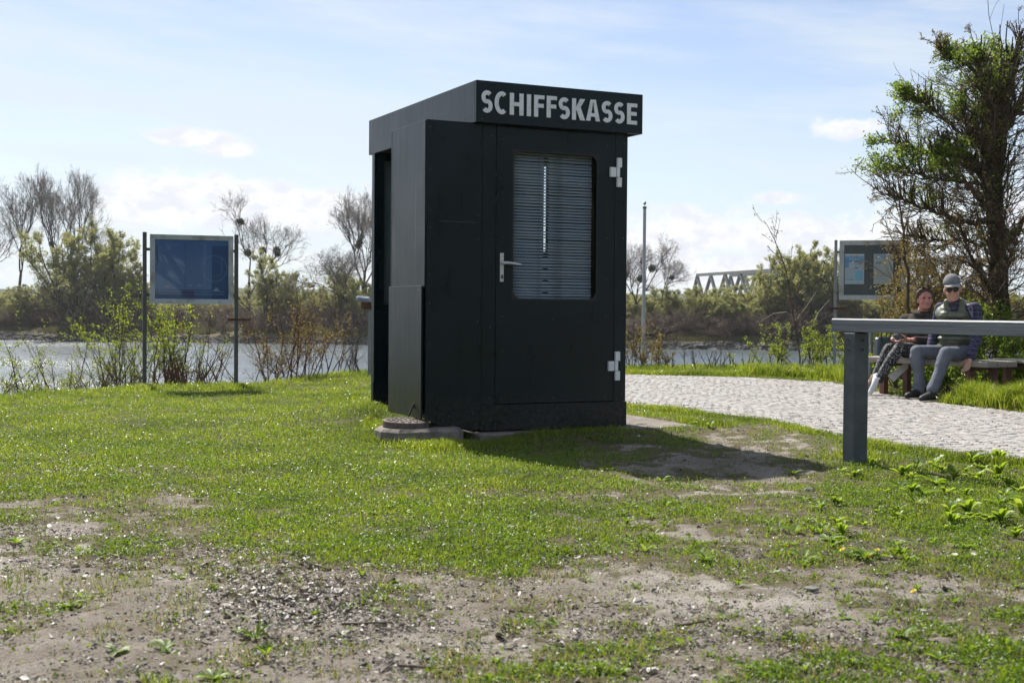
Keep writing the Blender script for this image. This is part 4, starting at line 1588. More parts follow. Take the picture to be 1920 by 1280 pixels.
def hand(bm, wrist, dirv, palm_n, side, s=1.0, curl=0.5):
    """palm with four unequal bent fingers and a thumb leaving its side"""
    d = Vector(dirv).normalized()
    nn = Vector(palm_n)
    nn = (nn - d * nn.dot(d)).normalized()
    x = d.cross(nn).normalized() * side
    w = Vector(wrist)
    for k in (-1, 0, 1):
        capsule(bm, w + x * 0.014 * k * s, w + d * 0.085 * s + x * 0.026 * k * s, 0.017 * s, 0.015 * s, 8)
    for k, ln in ((-1.5, 0.060), (-0.5, 0.078), (0.5, 0.084), (1.5, 0.074)):
        a = w + d * 0.088 * s + x * 0.021 * k * s
        d1 = (d * math.cos(curl) + nn * math.sin(curl))
        d2 = (d * math.cos(curl * 2.2) + nn * math.sin(curl * 2.2))
        b_ = a + d1 * ln * 0.5 * s
        c_ = b_ + d2 * ln * 0.55 * s
        capsule(bm, a, b_, 0.0095 * s, 0.0085 * s, 8)
        capsule(bm, b_, c_, 0.0085 * s, 0.007 * s, 8)
    a = w + d * 0.025 * s + x * 0.028 * s
    b_ = a + (d * 0.6 + x * 0.8 + nn * 0.2).normalized() * 0.045 * s
    c_ = b_ + (d * 0.9 + x * 0.2 + nn * 0.4).normalized() * 0.036 * s
    capsule(bm, a, b_, 0.013 * s, 0.010 * s, 8)
    capsule(bm, b_, c_, 0.010 * s, 0.008 * s, 8)


def plaid(name):
    m, n, l, b = newmat(name)
    co = n.new('ShaderNodeTexCoord')
    sp = n.new('ShaderNodeSeparateXYZ')
    l.new(co.outputs['Object'], sp.inputs[0])

    def stripes(v, freq, a, b_):
        f = nmath(n, l, 'FRACT', nmath(n, l, 'MULTIPLY', v, freq))
        return nmath(n, l, 'MULTIPLY', nramp(n, l, f, a - 0.03, a + 0.03), nramp(n, l, f, b_ + 0.03, b_ - 0.03))
    hz = nmath(n, l, 'ADD', sp.outputs[0], nmath(n, l, 'MULTIPLY', sp.outputs[1], 0.7))
    col = nmix(n, l, stripes(sp.outputs[2], 21, 0.1, 0.5), (0.018, 0.020, 0.055), (0.034, 0.034, 0.070))
    col = nmix(n, l, nmath(n, l, 'MULTIPLY', stripes(hz, 23, 0.1, 0.5), 0.6), col, (0.055, 0.048, 0.085))
    col = nmix(n, l, nmath(n, l, 'MULTIPLY', stripes(sp.outputs[2], 21, 0.68, 0.78), 0.7), col, (0.20, 0.20, 0.27))
    col = nmix(n, l, nmath(n, l, 'MULTIPLY', stripes(hz, 23, 0.68, 0.78), 0.7), col, (0.20, 0.20, 0.27))
    l.new(col, b.inputs['Base Color'])
    b.inputs['Roughness'].default_value = 0.85
    b.inputs['Specular IOR Level'].default_value = 0.2
    return m


def dotted(name):
    m, n, l, b = newmat(name)
    co = n.new('ShaderNodeTexCoord')
    v = n.new('ShaderNodeTexVoronoi')
    v.inputs['Scale'].default_value = 66
    l.new(co.outputs['Object'], v.inputs['Vector'])
    f = nramp(n, l, v.outputs['Distance'], 0.34, 0.24)
    l.new(nmix(n, l, f, (0.010, 0.010, 0.013), (0.46, 0.46, 0.45)), b.inputs['Base Color'])
    b.inputs['Roughness'].default_value = 0.8
    return m


def cloth(name, c1, c2, s=9, bump=0.9, rough=0.9):
    return pm(name, c1, c2, scale=s, rough=rough, bump=bump, bscale=16, spec=0.15)


# ---- the man: padded vest over a plaid shirt, cap and sunglasses
man = empty('person', (4.85, 14.2, 0))
tag(man, 'man in green padded vest, plaid shirt, grey cap and dark sunglasses', 'person', 'couple sitting on the bench')
mo = Vector(man.location)
J = {k: W(*v) - mo for k, v in dict(
    pel=(1797, 659, 14.36), bel=(1795, 634, 14.28), che=(1796, 592, 14.22), nek=(1790, 566, 14.16), hed=(1786, 543, 14.08),
    rsh=(1764, 578, 14.42), lsh=(1827, 578, 14.02), rel=(1752, 626, 14.50), rwr=(1741, 668, 14.40), lel=(1834, 627, 13.98), lwr=(1818, 672, 13.86),
    rhi=(1787, 660, 14.42), rkn=(1719, 659, 14.24), ran=(1724, 733, 14.16), rto=(1700, 748, 14.04),
    lhi=(1815, 662, 14.20), lkn=(1774, 662, 13.84), lan=(1748, 732, 13.72), lto=(1727, 752, 13.58)).items()}
hf_ = Vector((-0.30, -0.93, -0.14))
HM = frame_of(hf_)
HM = Matrix.Rotation(R(6), 3, hf_.normalized()) @ HM
bm = bmesh.new()
head(bm, J['hed'], HM, 1.08)
chain(bm, [J['hed'] + Vector((0.0, 0.02, -0.05)), J['nek'], J['che']], [0.058, 0.060, 0.075])
chain(bm, [J['che'], J['bel'], J['pel']], [0.095, 0.10, 0.11])
for s_ in 'rl':
    chain(bm, [J['che'] + Vector((0, 0, 0.05)), J[s_ + 'sh'], J[s_ + 'el'], J[s_ + 'wr']], [0.07, 0.055, 0.042, 0.030])
    chain(bm, [J['pel'], J[s_ + 'hi'], J[s_ + 'kn'], J[s_ + 'an']], [0.10, 0.075, 0.055, 0.036])
    fd = (J[s_ + 'to'] - J[s_ + 'an']) * Vector((1, 1, 0))
    fa = Vector((J[s_ + 'an'].x, J[s_ + 'an'].y, 0.055))
    chain(bm, [J[s_ + 'an'], fa, fa + fd.normalized() * 0.11 + Vector((0, 0, -0.012))], [0.034, 0.032, 0.024])
hand(bm, J['lwr'] + Vector((0, 0, 0.01)), Vector((-0.25, -0.1, -1)), BN, 1, 1.05, 0.35)
hand(bm, J['rwr'] + Vector((0, 0, 0.01)), Vector((-0.3, 0, -1)), BN, -1, 1.0, 0.6)
fuse('body', bm, M_skin, man, 0.0065, 2)
# trousers
bm = bmesh.new()
ell(bm, J['pel'] + Vector((0, 0, 0.0)), (0.165, 0.155, 0.115))
for s_ in 'rl':
    kn, an, hi = J[s_ + 'kn'], J[s_ + 'an'], J[s_ + 'hi']
    mid_t = hi.lerp(kn, 0.5)
    mid_s = kn.lerp(an, 0.5) + Vector((0.012, 0.01, 0))
    chain(bm, [J['pel'].lerp(hi, 0.5), hi, mid_t + Vector((0, 0, -0.012)), kn, kn.lerp(an, 0.2), mid_s, an.lerp(kn, 0.10) + Vector((0, 0, 0.0)), an.lerp(kn, 0.03)], [0.11, 0.098, 0.088, 0.074, 0.070, 0.064, 0.058, 0.062])
    for t, rr in ((0.12, 0.074), (0.30, 0.066), (0.82, 0.060), (0.90, 0.061)):
        a = kn.lerp(an, t)
        capsule(bm, a + Vector((-0.03, 0, -0.012)), a + Vector((0.03, 0.0, 0.014)), rr * 0.72, rr * 0.78)
fuse('trousers', bm, cloth('grey trousers', (0.115, 0.125, 0.155), (0.155, 0.165, 0.195)), man, 0.010, 2)
# shirt sleeves and collar
M_pl = plaid('navy plaid shirt')
bm = bmesh.new()
for s_ in 'rl':
    sh, el_, wr = J[s_ + 'sh'], J[s_ + 'el'], J[s_ + 'wr']
    chain(bm, [sh, sh.lerp(el_, 0.5) + Vector((0.004, 0, 0)), el_, el_.lerp(wr, 0.5), wr.lerp(el_, 0.07)], [0.070, 0.066, 0.058, 0.052, 0.045])
    capsule(bm, wr.lerp(el_, 0.09), wr.lerp(el_, 0.16), 0.049, 0.049)
    for t in (0.72, 0.85, 1.0):
        a = sh.lerp(el_, t)
        capsule(bm, a + Vector((-0.02, 0, -0.01)), a + Vector((0.02, 0, 0.012)), 0.045, 0.045)
chain(bm, [J['rsh'] + Vector((0.02, 0, 0)), J['che'] + Vector((0, 0, 0.05)), J['lsh'] + Vector((-0.02, 0, 0))], [0.052, 0.056, 0.052])
chain(bm, [J['che'], J['bel']], [0.108, 0.105])
chain(bm, [J['che'] + Vector((-0.01, -0.02, 0.05)), J['nek'] + Vector((-0.004, -0.01, 0.0))], [0.085, 0.072])
fuse('shirt', bm, M_pl, man, 0.008, 2)
# padded vest: quilted rolls on two front halves and a back
M_vest = pm('olive padded nylon', (0.090, 0.105, 0.075), (0.125, 0.140, 0.105), scale=7, rough=0.42, rough2=0.55, bump=0.25, bscale=26, spec=0.4)
ch_f = Vector((-0.62, -0.78, 0)).normalized()               # the way the chest faces
cl = Vector((0, 0, 1)).cross(ch_f).normalized()             # his left
bm = bmesh.new()
hi_ = J['che'] + Vector((0, 0, 0.075))
spine = [J['pel'] + Vector((0, 0, 0.03)) + ch_f * 0.02, J['bel'] + ch_f * 0.01, J['che'], hi_]
NR = 10
Mx = Matrix((cl, -ch_f, Vector((0, 0, 1)))).transposed()
for k in range(NR):
    t = k / (NR - 1)
    q_ = min(2, int(t * 3))
    c = spine[q_].lerp(spine[q_ + 1], t * 3 - q_)
    wx = 0.178 + 0.026 * math.sin(t * PI)
    dy = 0.150 + 0.018 * math.sin(t * PI) - 0.02 * t
    if t < 0.78:
        ell(bm, c, (wx, dy, 0.040), Mx, 22)
        if t > 0.3:                                          # the zip: a shallow groove where the halves meet
            for q in (-1, 1):
                ell(bm, c + cl * q * wx * 0.5 + ch_f * 0.022, (wx * 0.47, dy, 0.036), Mx, 18)
    else:
        op = 0.010 + 0.10 * (t - 0.78)
        for q in (-1, 1):
            ell(bm, c + cl * q * (op + (wx - op) / 2), ((wx - op) / 2 + 0.012, dy, 0.040), Mx, 18)
        ell(bm, c - ch_f * 0.07, (wx - 0.01, dy - 0.07, 0.040), Mx, 18)
for q in (-1, 1):
    capsule(bm, hi_ + cl * q * 0.165 + Vector((0, 0, -0.05)), hi_ + cl * q * 0.075 + Vector((0, 0, 0.030)), 0.086, 0.070)
    capsule(bm, hi_ + cl * q * 0.13 + ch_f * 0.05 + Vector((0, 0, -0.06)), hi_ + cl * q * 0.07 + ch_f * 0.055 + Vector((0, 0, 0.01)), 0.082, 0.066)
    chain(bm, [hi_ + cl * q * 0.095 + ch_f * 0.065 + Vector((0, 0, -0.02)), J['nek'] + cl * q * 0.080 + ch_f * 0.02 + Vector((0, 0, 0.0)), J['nek'] - ch_f * 0.070 + cl * q * 0.03 + Vector((0, 0, 0.02))], [0.036, 0.034, 0.036])
fuse('vest', bm, M_vest, man, 0.009, 1)
# shoes
M_bshoe = pm('black shoe', (0.010, 0.010, 0.011), (0.017, 0.017, 0.018), scale=15, rough=0.6)
for s_ in 'rl':
    an, to = J[s_ + 'an'], J[s_ + 'to']
    gzz = -mo.z
    d = (to - an)
    d.z = 0
    d.normalize()
    bm = bmesh.new()
    hl_ = an - d * 0.045
    chain(bm, [Vector((hl_.x, hl_.y, 0.045)), Vector((an.x, an.y, 0.055)) + d * 0.06, Vector((an.x, an.y, 0.040)) + d * 0.15, Vector((an.x, an.y, 0.034)) + d * 0.20], [0.044, 0.046, 0.042, 0.034])
    chain(bm, [Vector((an.x, an.y, an.z - 0.01)), Vector((an.x, an.y, 0.05))], [0.046, 0.046])
    for v in bm.verts:
        v.co.z = max(v.co.z, 0.010)
    fuse('shoe', bm, M_bshoe, man, 0.008, 2)
# cap, glasses, thin white hair at the back
M_cap = pm('grey wool cap', (0.14, 0.143, 0.155), (0.20, 0.202, 0.215), scale=30, rough=0.9, spec=0.2, bump=0.3)
Hc = J['hed'] + HM @ Vector((0, 0.014, 0.058))
bm = bmesh.new()
g = bmesh.ops.create_uvsphere(bm, u_segments=24, v_segments=14, radius=1)
for v in bm.verts:
    v.co.z = max(v.co.z, -0.02)
bmesh.ops.transform(bm, matrix=Matrix.Translation(Hc + HM @ Vector((0, 0, 0.012))) @ HM.to_4x4() @ Matrix.Diagonal((0.094, 0.114, 0.102, 1)), verts=bm.verts)
cap = link('cap', bm_mesh('cap', bm, True), M_cap, man)
bm = bmesh.new()
V1 = []
for i in range(13):
    a = R(-78 + 156 * i / 12)
    x, y = 0.086 * math.sin(a), -0.098 * math.cos(a)
    k = 1.0 + 0.62 * max(0, math.cos(a)) ** 0.8
    z = 0.022 - 0.010 * abs(math.sin(a))
    V1.append((bm.verts.new(Hc + HM @ Vector((x, y * 0.96, z))), bm.verts.new(Hc + HM @ Vector((x * 1.02, y * k, z - 0.018 * max(0, math.cos(a)) - 0.010))), bm.verts.new(Hc + HM @ Vector((x * 1.02, y * k, z - 0.018 * max(0, math.cos(a)) - 0.016))), bm.verts.new(Hc + HM @ Vector((x, y * 0.96, z - 0.008)))))
for i in range(12):
    for k in range(4):
        bm.faces.new((V1[i][k], V1[i + 1][k], V1[i + 1][(k + 1) % 4], V1[i][(k + 1) % 4]))
link('cap_brim', bm_mesh('cap_brim', bm, True), pm('pale cap brim', (0.32, 0.32, 0.33), (0.40, 0.40, 0.41), scale=30, rough=0.85), cap)
M_lens = pm('dark lens', (0.004, 0.004, 0.005), None, rough=0.08)
bm = bmesh.new()
for q in (-1, 1):
    ell(bm, J['hed'] + HM @ Vector((0.034 * q, -0.094, 0.012)), (0.032, 0.010, 0.025), HM @ Matrix.Rotation(R(10 * q), 3, 'Z'), 14)
    capsule(bm, J['hed'] + HM @ Vector((0.062 * q, -0.080, 0.020)), J['hed'] + HM @ Vector((0.084 * q, 0.01, 0.012)), 0.006, 0.005, 6)
capsule(bm, J['hed'] + HM @ Vector((-0.03, -0.102, 0.02)), J['hed'] + HM @ Vector((0.03, -0.102, 0.02)), 0.005, 0.005, 6)
link('sunglasses', bm_mesh('sunglasses', bm, True), M_lens, man)
bm = bmesh.new()
ell(bm, J['hed'] + HM @ Vector((0, 0.050, -0.005)), (0.080, 0.062, 0.050), HM)
link('hair', bm_mesh('hair', bm, True), pm('white hair', (0.40, 0.39, 0.37), (0.5, 0.49, 0.47), scale=40, rough=0.8), man)

# ---- the woman: brown jumper, dotted leggings, white trainers, legs crossed
wom = empty('person', (4.68, 14.85, 0))
tag(wom, 'dark-haired woman in brown jumper and dotted black leggings with legs crossed', 'person', 'couple sitting on the bench')
wo_ = Vector(wom.location)
J = {k: W(*v) - wo_ for k, v in dict(
    pel=(1727, 656, 14.90), bel=(1726, 634, 14.88), che=(1724, 606, 14.86), nek=(1729, 586, 14.83), hed=(1734, 562, 14.78),
    rsh=(1697, 600, 14.98), lsh=(1750, 600, 14.72), rel=(1686, 630, 14.98), rwr=(1674, 636, 14.74), lel=(1744, 641, 14.66), lwr=(1712, 637, 14.46),
    rhi=(1714, 657, 14.97), rkn=(1667, 654, 14.78), ran=(1638, 712, 14.72), rto=(1624, 722, 14.56),
    lhi=(1738, 660, 14.80), lkn=(1687, 652, 14.40), lan=(1645, 712, 14.34), lto=(1636, 742, 14.22)).items()}
hf_ = Vector((-0.05, -0.97, 0.10))
HM = frame_of(hf_)
bm = bmesh.new()
head(bm, J['hed'], HM, 1.03, 1.06)
chain(bm, [J['hed'] + Vector((0, 0.02, -0.06)), J['nek'], J['che']], [0.054, 0.056, 0.09])
chain(bm, [J['che'], J['bel'], J['pel']], [0.095, 0.10, 0.11])
for s_ in 'rl':
    chain(bm, [J['che'] + Vector((0, 0, 0.04)), J[s_ + 'sh'], J[s_ + 'el'], J[s_ + 'wr']], [0.06, 0.048, 0.038, 0.027])
    chain(bm, [J['pel'], J[s_ + 'hi'], J[s_ + 'kn'], J[s_ + 'an']], [0.10, 0.075, 0.052, 0.033])
    chain(bm, [J[s_ + 'an'], J[s_ + 'an'] + (J[s_ + 'to'] - J[s_ + 'an']).normalized() * 0.05], [0.031, 0.024])
hand(bm, J['rwr'], Vector((0.30, -0.62, -0.30)), Vector((0.5, -0.2, 0.6)), 1, 0.95, 0.55)
hand(bm, J['lwr'], Vector((-0.88, -0.30, 0.10)), Vector((-0.1, -0.3, 0.9)), -1, 0.98, 0.35)
fuse('body', bm, M_skin2, wom, 0.0065, 2)
bm = bmesh.new()
ell(bm, J['pel'], (0.165, 0.16, 0.11))
for s_ in 'rl':
    kn, an, hi = J[s_ + 'kn'], J[s_ + 'an'], J[s_ + 'hi']
    chain(bm, [J['pel'].lerp(hi, 0.5), hi, hi.lerp(kn, 0.55), kn, kn.lerp(an, 0.35), kn.lerp(an, 0.7), an.lerp(kn, 0.06)], [0.105, 0.094, 0.082, 0.066, 0.066, 0.052, 0.042])
fuse('leggings', bm, dotted('dotted leggings'), wom, 0.009, 2)
bm = bmesh.new()
for s_ in 'rl':
    sh, el_, wr = J[s_ + 'sh'], J[s_ + 'el'], J[s_ + 'wr']
    chain(bm, [J['che'] + Vector((0, 0, 0.03)), sh, sh.lerp(el_, 0.5), el_, wr.lerp(el_, 0.14)], [0.09, 0.070, 0.066, 0.058, 0.043])
    for t in (0.6, 0.8):
        a = sh.lerp(el_, t)
        capsule(bm, a + Vector((-0.02, 0, -0.012)), a + Vector((0.02, 0, 0.012)), 0.050, 0.050)
chain(bm, [J['che'], J['bel'] + Vector((0, -0.01, 0)), J['pel'] + Vector((0, 0, 0.03))], [0.138, 0.142, 0.155])
chain(bm, [J['che'] + Vector((0, -0.01, 0.06)), J['nek'] + Vector((0, 0, -0.012))], [0.088, 0.066])
for k in range(12):                                          # wide folded collar
    a0, a1 = 2 * PI * k / 12, 2 * PI * (k + 1) / 12
    c = J['nek'] + Vector((0, -0.008, -0.014))
    p = lambda a: c + Vector((0.080 * math.cos(a), 0.078 * math.sin(a), 0.020 * math.sin(a) + 0.006))
    capsule(bm, p(a0), p(a1), 0.031, 0.031, 8)
fuse('jumper', bm, cloth('brown jumper', (0.042, 0.034, 0.031), (0.062, 0.050, 0.045)), wom, 0.009, 2)
M_hair = pm('dark brown hair', (0.035, 0.016, 0.012), (0.095, 0.048, 0.032), scale=22, rough=0.55, stretch=(1, 1, 0.25), bump=0.4)
bm = bmesh.new()
P = lambda x, y, z: J['hed'] + HM @ Vector((x, y, z))
ell(bm, P(0, 0.028, 0.052), (0.090, 0.104, 0.086), HM)
ell(bm, P(0, 0.070, -0.015), (0.082, 0.058, 0.085), HM)
for q in (-1, 1):
    chain(bm, [P(0.070 * q, -0.012, 0.078), P(0.086 * q, 0.018, 0.015), P(0.084 * q, 0.030, -0.06)], [0.024, 0.020, 0.016])
chain(bm, [P(-0.06, -0.040, 0.100), P(0, -0.045, 0.118), P(0.06, -0.040, 0.100)], [0.020, 0.022, 0.020])
hr = fuse('hair', bm, M_hair, wom, 0.007, 1)
# sunglasses pushed up into the hair
bm = bmesh.new()
for q in (-1, 1):
    ell(bm, P(0.034 * q, -0.072, 0.128), (0.028, 0.020, 0.009), HM, 12)
link('sunglasses', bm_mesh('sunglasses', bm, True), M_lens, wom)
M_eye = pm('eye', (0.02, 0.014, 0.012), None, rough=0.3)
bm = bmesh.new()
for q in (-1, 1):
    ell(bm, P(0.032 * q, -0.0835, 0.010), (0.013, 0.007, 0.006), HM, 10)
link('eyes', bm_mesh('eyes', bm, True), M_eye, wom)
M_lip = pm('lips', (0.28, 0.08, 0.075), None, rough=0.45)
bm = bmesh.new()
ell(bm, P(0, -0.0925, -0.062), (0.023, 0.008, 0.007), HM, 10)
link('lips', bm_mesh('lips', bm, True), M_lip, wom)
# white trainers with a brown sole turned to the camera
M_wshoe = pm('white trainer', (0.55, 0.55, 0.57), (0.66, 0.66, 0.67), scale=20, rough=0.6)
M_sole = pm('gum sole', (0.17, 0.085, 0.05), (0.23, 0.12, 0.075), scale=20, rough=0.7)
for s_, upn in (('l', Vector((0.62, 0.15, 0.45))), ('r', Vector((0.4, 0.0, 0.8)))):
    an, to = J[s_ + 'an'], J[s_ + 'to']
    d = (to - an).normalized()
    upn = (upn - d * upn.dot(d)).normalized()
    bm = bmesh.new()
    chain(bm, [an - d * 0.045 - upn * 0.02, an + d * 0.05 - upn * 0.02, an + d * 0.13 - upn * 0.032, an + d * 0.18 - upn * 0.036], [0.038, 0.042, 0.038, 0.030])
    capsule(bm, an + upn * 0.025 - d * 0.01, an - upn * 0.01, 0.043, 0.042)
    sh_ = fuse('shoe', bm, M_wshoe, wom, 0.007, 2)
    bm = bmesh.new()
    sd = d.cross(upn).normalized()
    lo_, hi2 = [], []
    for i in range(20):
        a = 2 * PI * i / 20
        ly = 0.064 + 0.120 * math.cos(a)
        wx = (0.041 if math.cos(a) > -0.2 else 0.036) * math.sin(a)
        q = an + d * ly + sd * wx
        lo_.append(bm.verts.new(q - upn * 0.080))
        hi2.append(bm.verts.new(q - upn * 0.054))
    for i in range(20):
        bm.faces.new((lo_[i], lo_[(i + 1) % 20], hi2[(i + 1) % 20], hi2[i]))
    bm.faces.new(lo_)
    bm.faces.new(hi2[::-1])
    link('sole', bm_mesh('sole', bm), M_sole, sh_)
    bm = bmesh.new()
    capsule(bm, an + upn * 0.03, an + (J[s_ + 'kn'] - an).normalized() * 0.07, 0.038, 0.040)
    link('sock', bm_mesh('sock', bm, True), M_black, wom)

# ---- what they have with them
ph = W(1687, 632, 14.42)
phone = box('mobile_phone', (-0.075, -0.038, -0.004), (0.075, 0.038, 0.004), pm('phone shell', (0.10, 0.115, 0.11), (0.14, 0.15, 0.15), scale=9, rough=0.3), None, 0.003)
phone.location = ph
phone.rotation_euler = (R(35), R(-8), R(12))
tag(phone, 'grey phone held in both hands by the seated woman', 'phone')
box('screen', (-0.068, -0.034, 0.0042), (0.068, 0.034, 0.005), M_lens, phone, 0)

hb_ = W(1657, 668, 15.42)
bag = empty('handbag', (hb_.x, hb_.y, 0.421), R(20))
tag(bag, 'dark blue grey leather handbag standing on the end of the bench', 'handbag')
M_bag = pm('blue grey leather', (0.030, 0.048, 0.060), (0.050, 0.075, 0.088), scale=8, rough=0.45, bump=0.2, spec=0.5)
bm = bmesh.new()
add_box(bm, (-0.12, -0.055, 0), (0.12, 0.055, 0.215), 0.02)
for v in bm.verts:
    k = 1 - 0.28 * v.co.z / 0.215
    v.co.y *= k
    v.co.x *= 1 - 0.10 * v.co.z / 0.215
link('bag_body', bm_mesh('bag_body', bm), M_bag, bag)
for y_ in (-0.045, 0.045):
    pts = [(-0.06, y_, 0.17), (-0.062, y_ * 0.9, 0.24), (-0.045, y_ * 0.7, 0.32), (0, y_ * 0.6, 0.36), (0.045, y_ * 0.7, 0.32), (0.062, y_ * 0.9, 0.24), (0.06, y_, 0.17)]
    tube_obj('handle', pts, 0.0075, M_black, bag, 6)
box('zip', (-0.10, -0.006, 0.2155), (0.10, 0.006, 0.219), M_edge, bag, 0)

wb = W(1683, 697, 14.7)
bm = bmesh.new()
prof = [W(1703, 676, 14.72), W(1664, 705, 14.62), W(1675, 716, 14.62), W(1688, 703, 14.66), W(1702, 690, 14.72)]
lo_ = [bm.verts.new(p - wb + Vector((0, -0.012, 0))) for p in prof]
hi2 = [bm.verts.new(p - wb + Vector((0.01, 0.03, 0.004))) for p in prof]
bm.faces.new(lo_)
bm.faces.new(hi2[::-1])
for i in range(5):
    bm.faces.new((lo_[i], lo_[(i + 1) % 5], hi2[(i + 1) % 5], hi2[i]))
tag(link('paper_bag', bm_mesh('paper_bag', bm), pm('white paper', (0.55, 0.55, 0.53), (0.64, 0.64, 0.62), scale=12, rough=0.8, bump=0.5), None, wb), 'white paper bag hanging under the bench behind the crossed legs', 'bag')


# ================================================================ VEGETATION
M_bark = pm('grey bark', (0.045, 0.036, 0.028), (0.085, 0.070, 0.056), scale=6, rough=0.95, bump=0.6, bscale=22, spec=0.1)
M_barkd = pm('dark mossy bark', (0.042, 0.033, 0.025), (0.10, 0.080, 0.060), scale=9, rough=0.95, bump=1.0, bscale=26, spec=0.1, c3=(0.045, 0.048, 0.022), s3=5)
M_twig = pm('brown twig', (0.075, 0.052, 0.038), (0.125, 0.092, 0.068), scale=3, rough=0.85, spec=0.15)
M_twigr = pm('reddish twig', (0.105, 0.055, 0.040), (0.155, 0.090, 0.062), scale=3, rough=0.85, spec=0.15)
M_twigp = pm('pale dry twig', (0.26, 0.22, 0.17), (0.34, 0.30, 0.24), scale=3, rough=0.85, spec=0.15)
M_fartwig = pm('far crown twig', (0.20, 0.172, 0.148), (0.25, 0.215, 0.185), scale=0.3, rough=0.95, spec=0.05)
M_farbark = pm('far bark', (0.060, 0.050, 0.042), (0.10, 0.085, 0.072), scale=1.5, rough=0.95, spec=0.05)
M_willow = leafmat('young willow leaf', [(0.19, 0.20, 0.075), (0.27, 0.28, 0.105), (0.225, 0.24, 0.09)], 0.55)
M_mist = leafmat('mistletoe leaf', [(0.040, 0.050, 0.016), (0.060, 0.066, 0.024)], 0.2)
M_brush = leafmat('brown brush twig', [(0.085, 0.060, 0.042), (0.13, 0.095, 0.066), (0.11, 0.065, 0.05)], 0.2, 0.9, 0.1)
M_spring = leafmat('fresh leaf', [(0.13, 0.19, 0.030), (0.19, 0.25, 0.042), (0.25, 0.28, 0.06)], 0.55)
M_ylw = leafmat('yellow bud leaf', [(0.175, 0.150, 0.042), (0.21, 0.155, 0.055), (0.17, 0.17, 0.045)], 0.45)
M_dkleaf = leafmat('glossy green leaf', [(0.075, 0.13, 0.022), (0.14, 0.215, 0.036), (0.22, 0.29, 0.055)], 0.58, 0.36)
M_grass = leafmat('grass blade', [(0.115, 0.175, 0.020), (0.150, 0.220, 0.027), (0.200, 0.260, 0.036), (0.28, 0.27, 0.075)], 0.55, 0.34, 0.5, 1.3, (0.082, 0.125, 0.020))
M_clover = leafmat('broad weed leaf', [(0.075, 0.140, 0.018), (0.105, 0.18, 0.022), (0.15, 0.215, 0.03)], 0.48, 0.45, 0.4)
M_rip = pm('wet riprap', (0.045, 0.043, 0.042), (0.13, 0.125, 0.118), scale=0.9, rough=0.85, bump=0.6, bscale=4, spec=0.2)
M_rock = pm('riprap rock', (0.11, 0.105, 0.10), (0.24, 0.23, 0.215), scale=0.9, rough=0.9, bump=0.6, bscale=4, spec=0.2)

# ---- bare trees of the far bank: three grown models, repeated
def grow_bare(seed, H, spread, lean=0.0, split=(2, 2, 3, 2, 3, 2, 3, 2), l0=0.22, fac=0.80, up=0.05, fork=1):
    """a crown that parts again and again: every branch ends in two or three lighter ones and carries side twigs"""
    r = np.random.default_rng(seed)
    d0 = r.normal(0, 0.06, (fork, 3))
    d0[:, 2] = 1.0
    d0[:, 0] += lean
    P, Rd = walk(r, r.normal(0, 0.05, (fork, 3)) * np.array([1, 1, 0]), d0, np.full(fork, H * l0), np.full(fork, H * 0.0145), np.full(fork, H * 0.0115), 6, 0.04, 0.03)
    trunk, limbs, twigs = [(P, Rd)], [], []
    ln, rad = H * l0, H * 0.0115
    for k, n in enumerate(split):
        N, Kp, _ = P.shape
        ln *= fac if k else 0.70
        rad *= 0.70
        i = np.repeat(np.arange(N), n)
        T = nrm(P[i, -1] - P[i, -2])
        v = r.normal(0, 1, (N * n, 3))
        pr = nrm(v - (v * T).sum(1, keepdims=True) * T)
        a = np.radians(r.uniform(spread[0], spread[1], N * n) * (1.0 if k < 5 else 1.15))
        d = np.cos(a)[:, None] * T + np.sin(a)[:, None] * pr
        L = ln * r.uniform(0.55, 1.2, N * n)
        t0 = r.uniform(0.55, 1.0, N * n)
        t0[::n] = 1.0
        fi = t0 * (Kp - 1)
        kk = np.minimum(fi.astype(int), Kp - 2)
        w = (fi - kk)[:, None]
        st = P[i, kk] * (1 - w) + P[i, kk + 1] * w
        P, Rd = walk(r, st, d, L, np.full(N * n, max(rad, H * 0.0006)), np.full(N * n, max(rad * 0.72, H * 0.0005)), 5 if k < 5 else 4, 0.085, up)
        (limbs if k < 5 else twigs).append((P, Rd))
    S_, SR = kids(r, P, Rd, 3, 0.1, 1.0, (15, 50), 0.7, 0.9, 3, 0.12, 0.05, H * 0.0005, 0.8, 0.3)
    twigs.append((S_, SR))
    q = limbs[3]
    S2, SR2 = kids(r, q[0], q[1], 5, 0.1, 1.0, (25, 65), 0.7, 0.3, 4, 0.12, 0.06, H * 0.0006, 0.7, 0.3)
    S3, SR3 = kids(r, S2, SR2, 4, 0.1, 1.0, (20, 55), 0.5, 0.9, 3, 0.12, 0.05, H * 0.0005, 0.8, 0.3)
    twigs += [(S2, SR2), (S3, SR3)]
    zmax = max(float(x[0][:, :, 2].max()) for x in twigs)
    for grp in (trunk, limbs, twigs):
        for x in grp:
            x[0][:] *= H / zmax
    return trunk, limbs, twigs


def tree_meshes(seed, H, spread, **k):
    a, b_, c_ = grow_bare(seed, H, spread, **k)
    return tubes('trunk', a, 10), tubes('limbs', b_, 5), tubes('twigs', c_, 3), b_


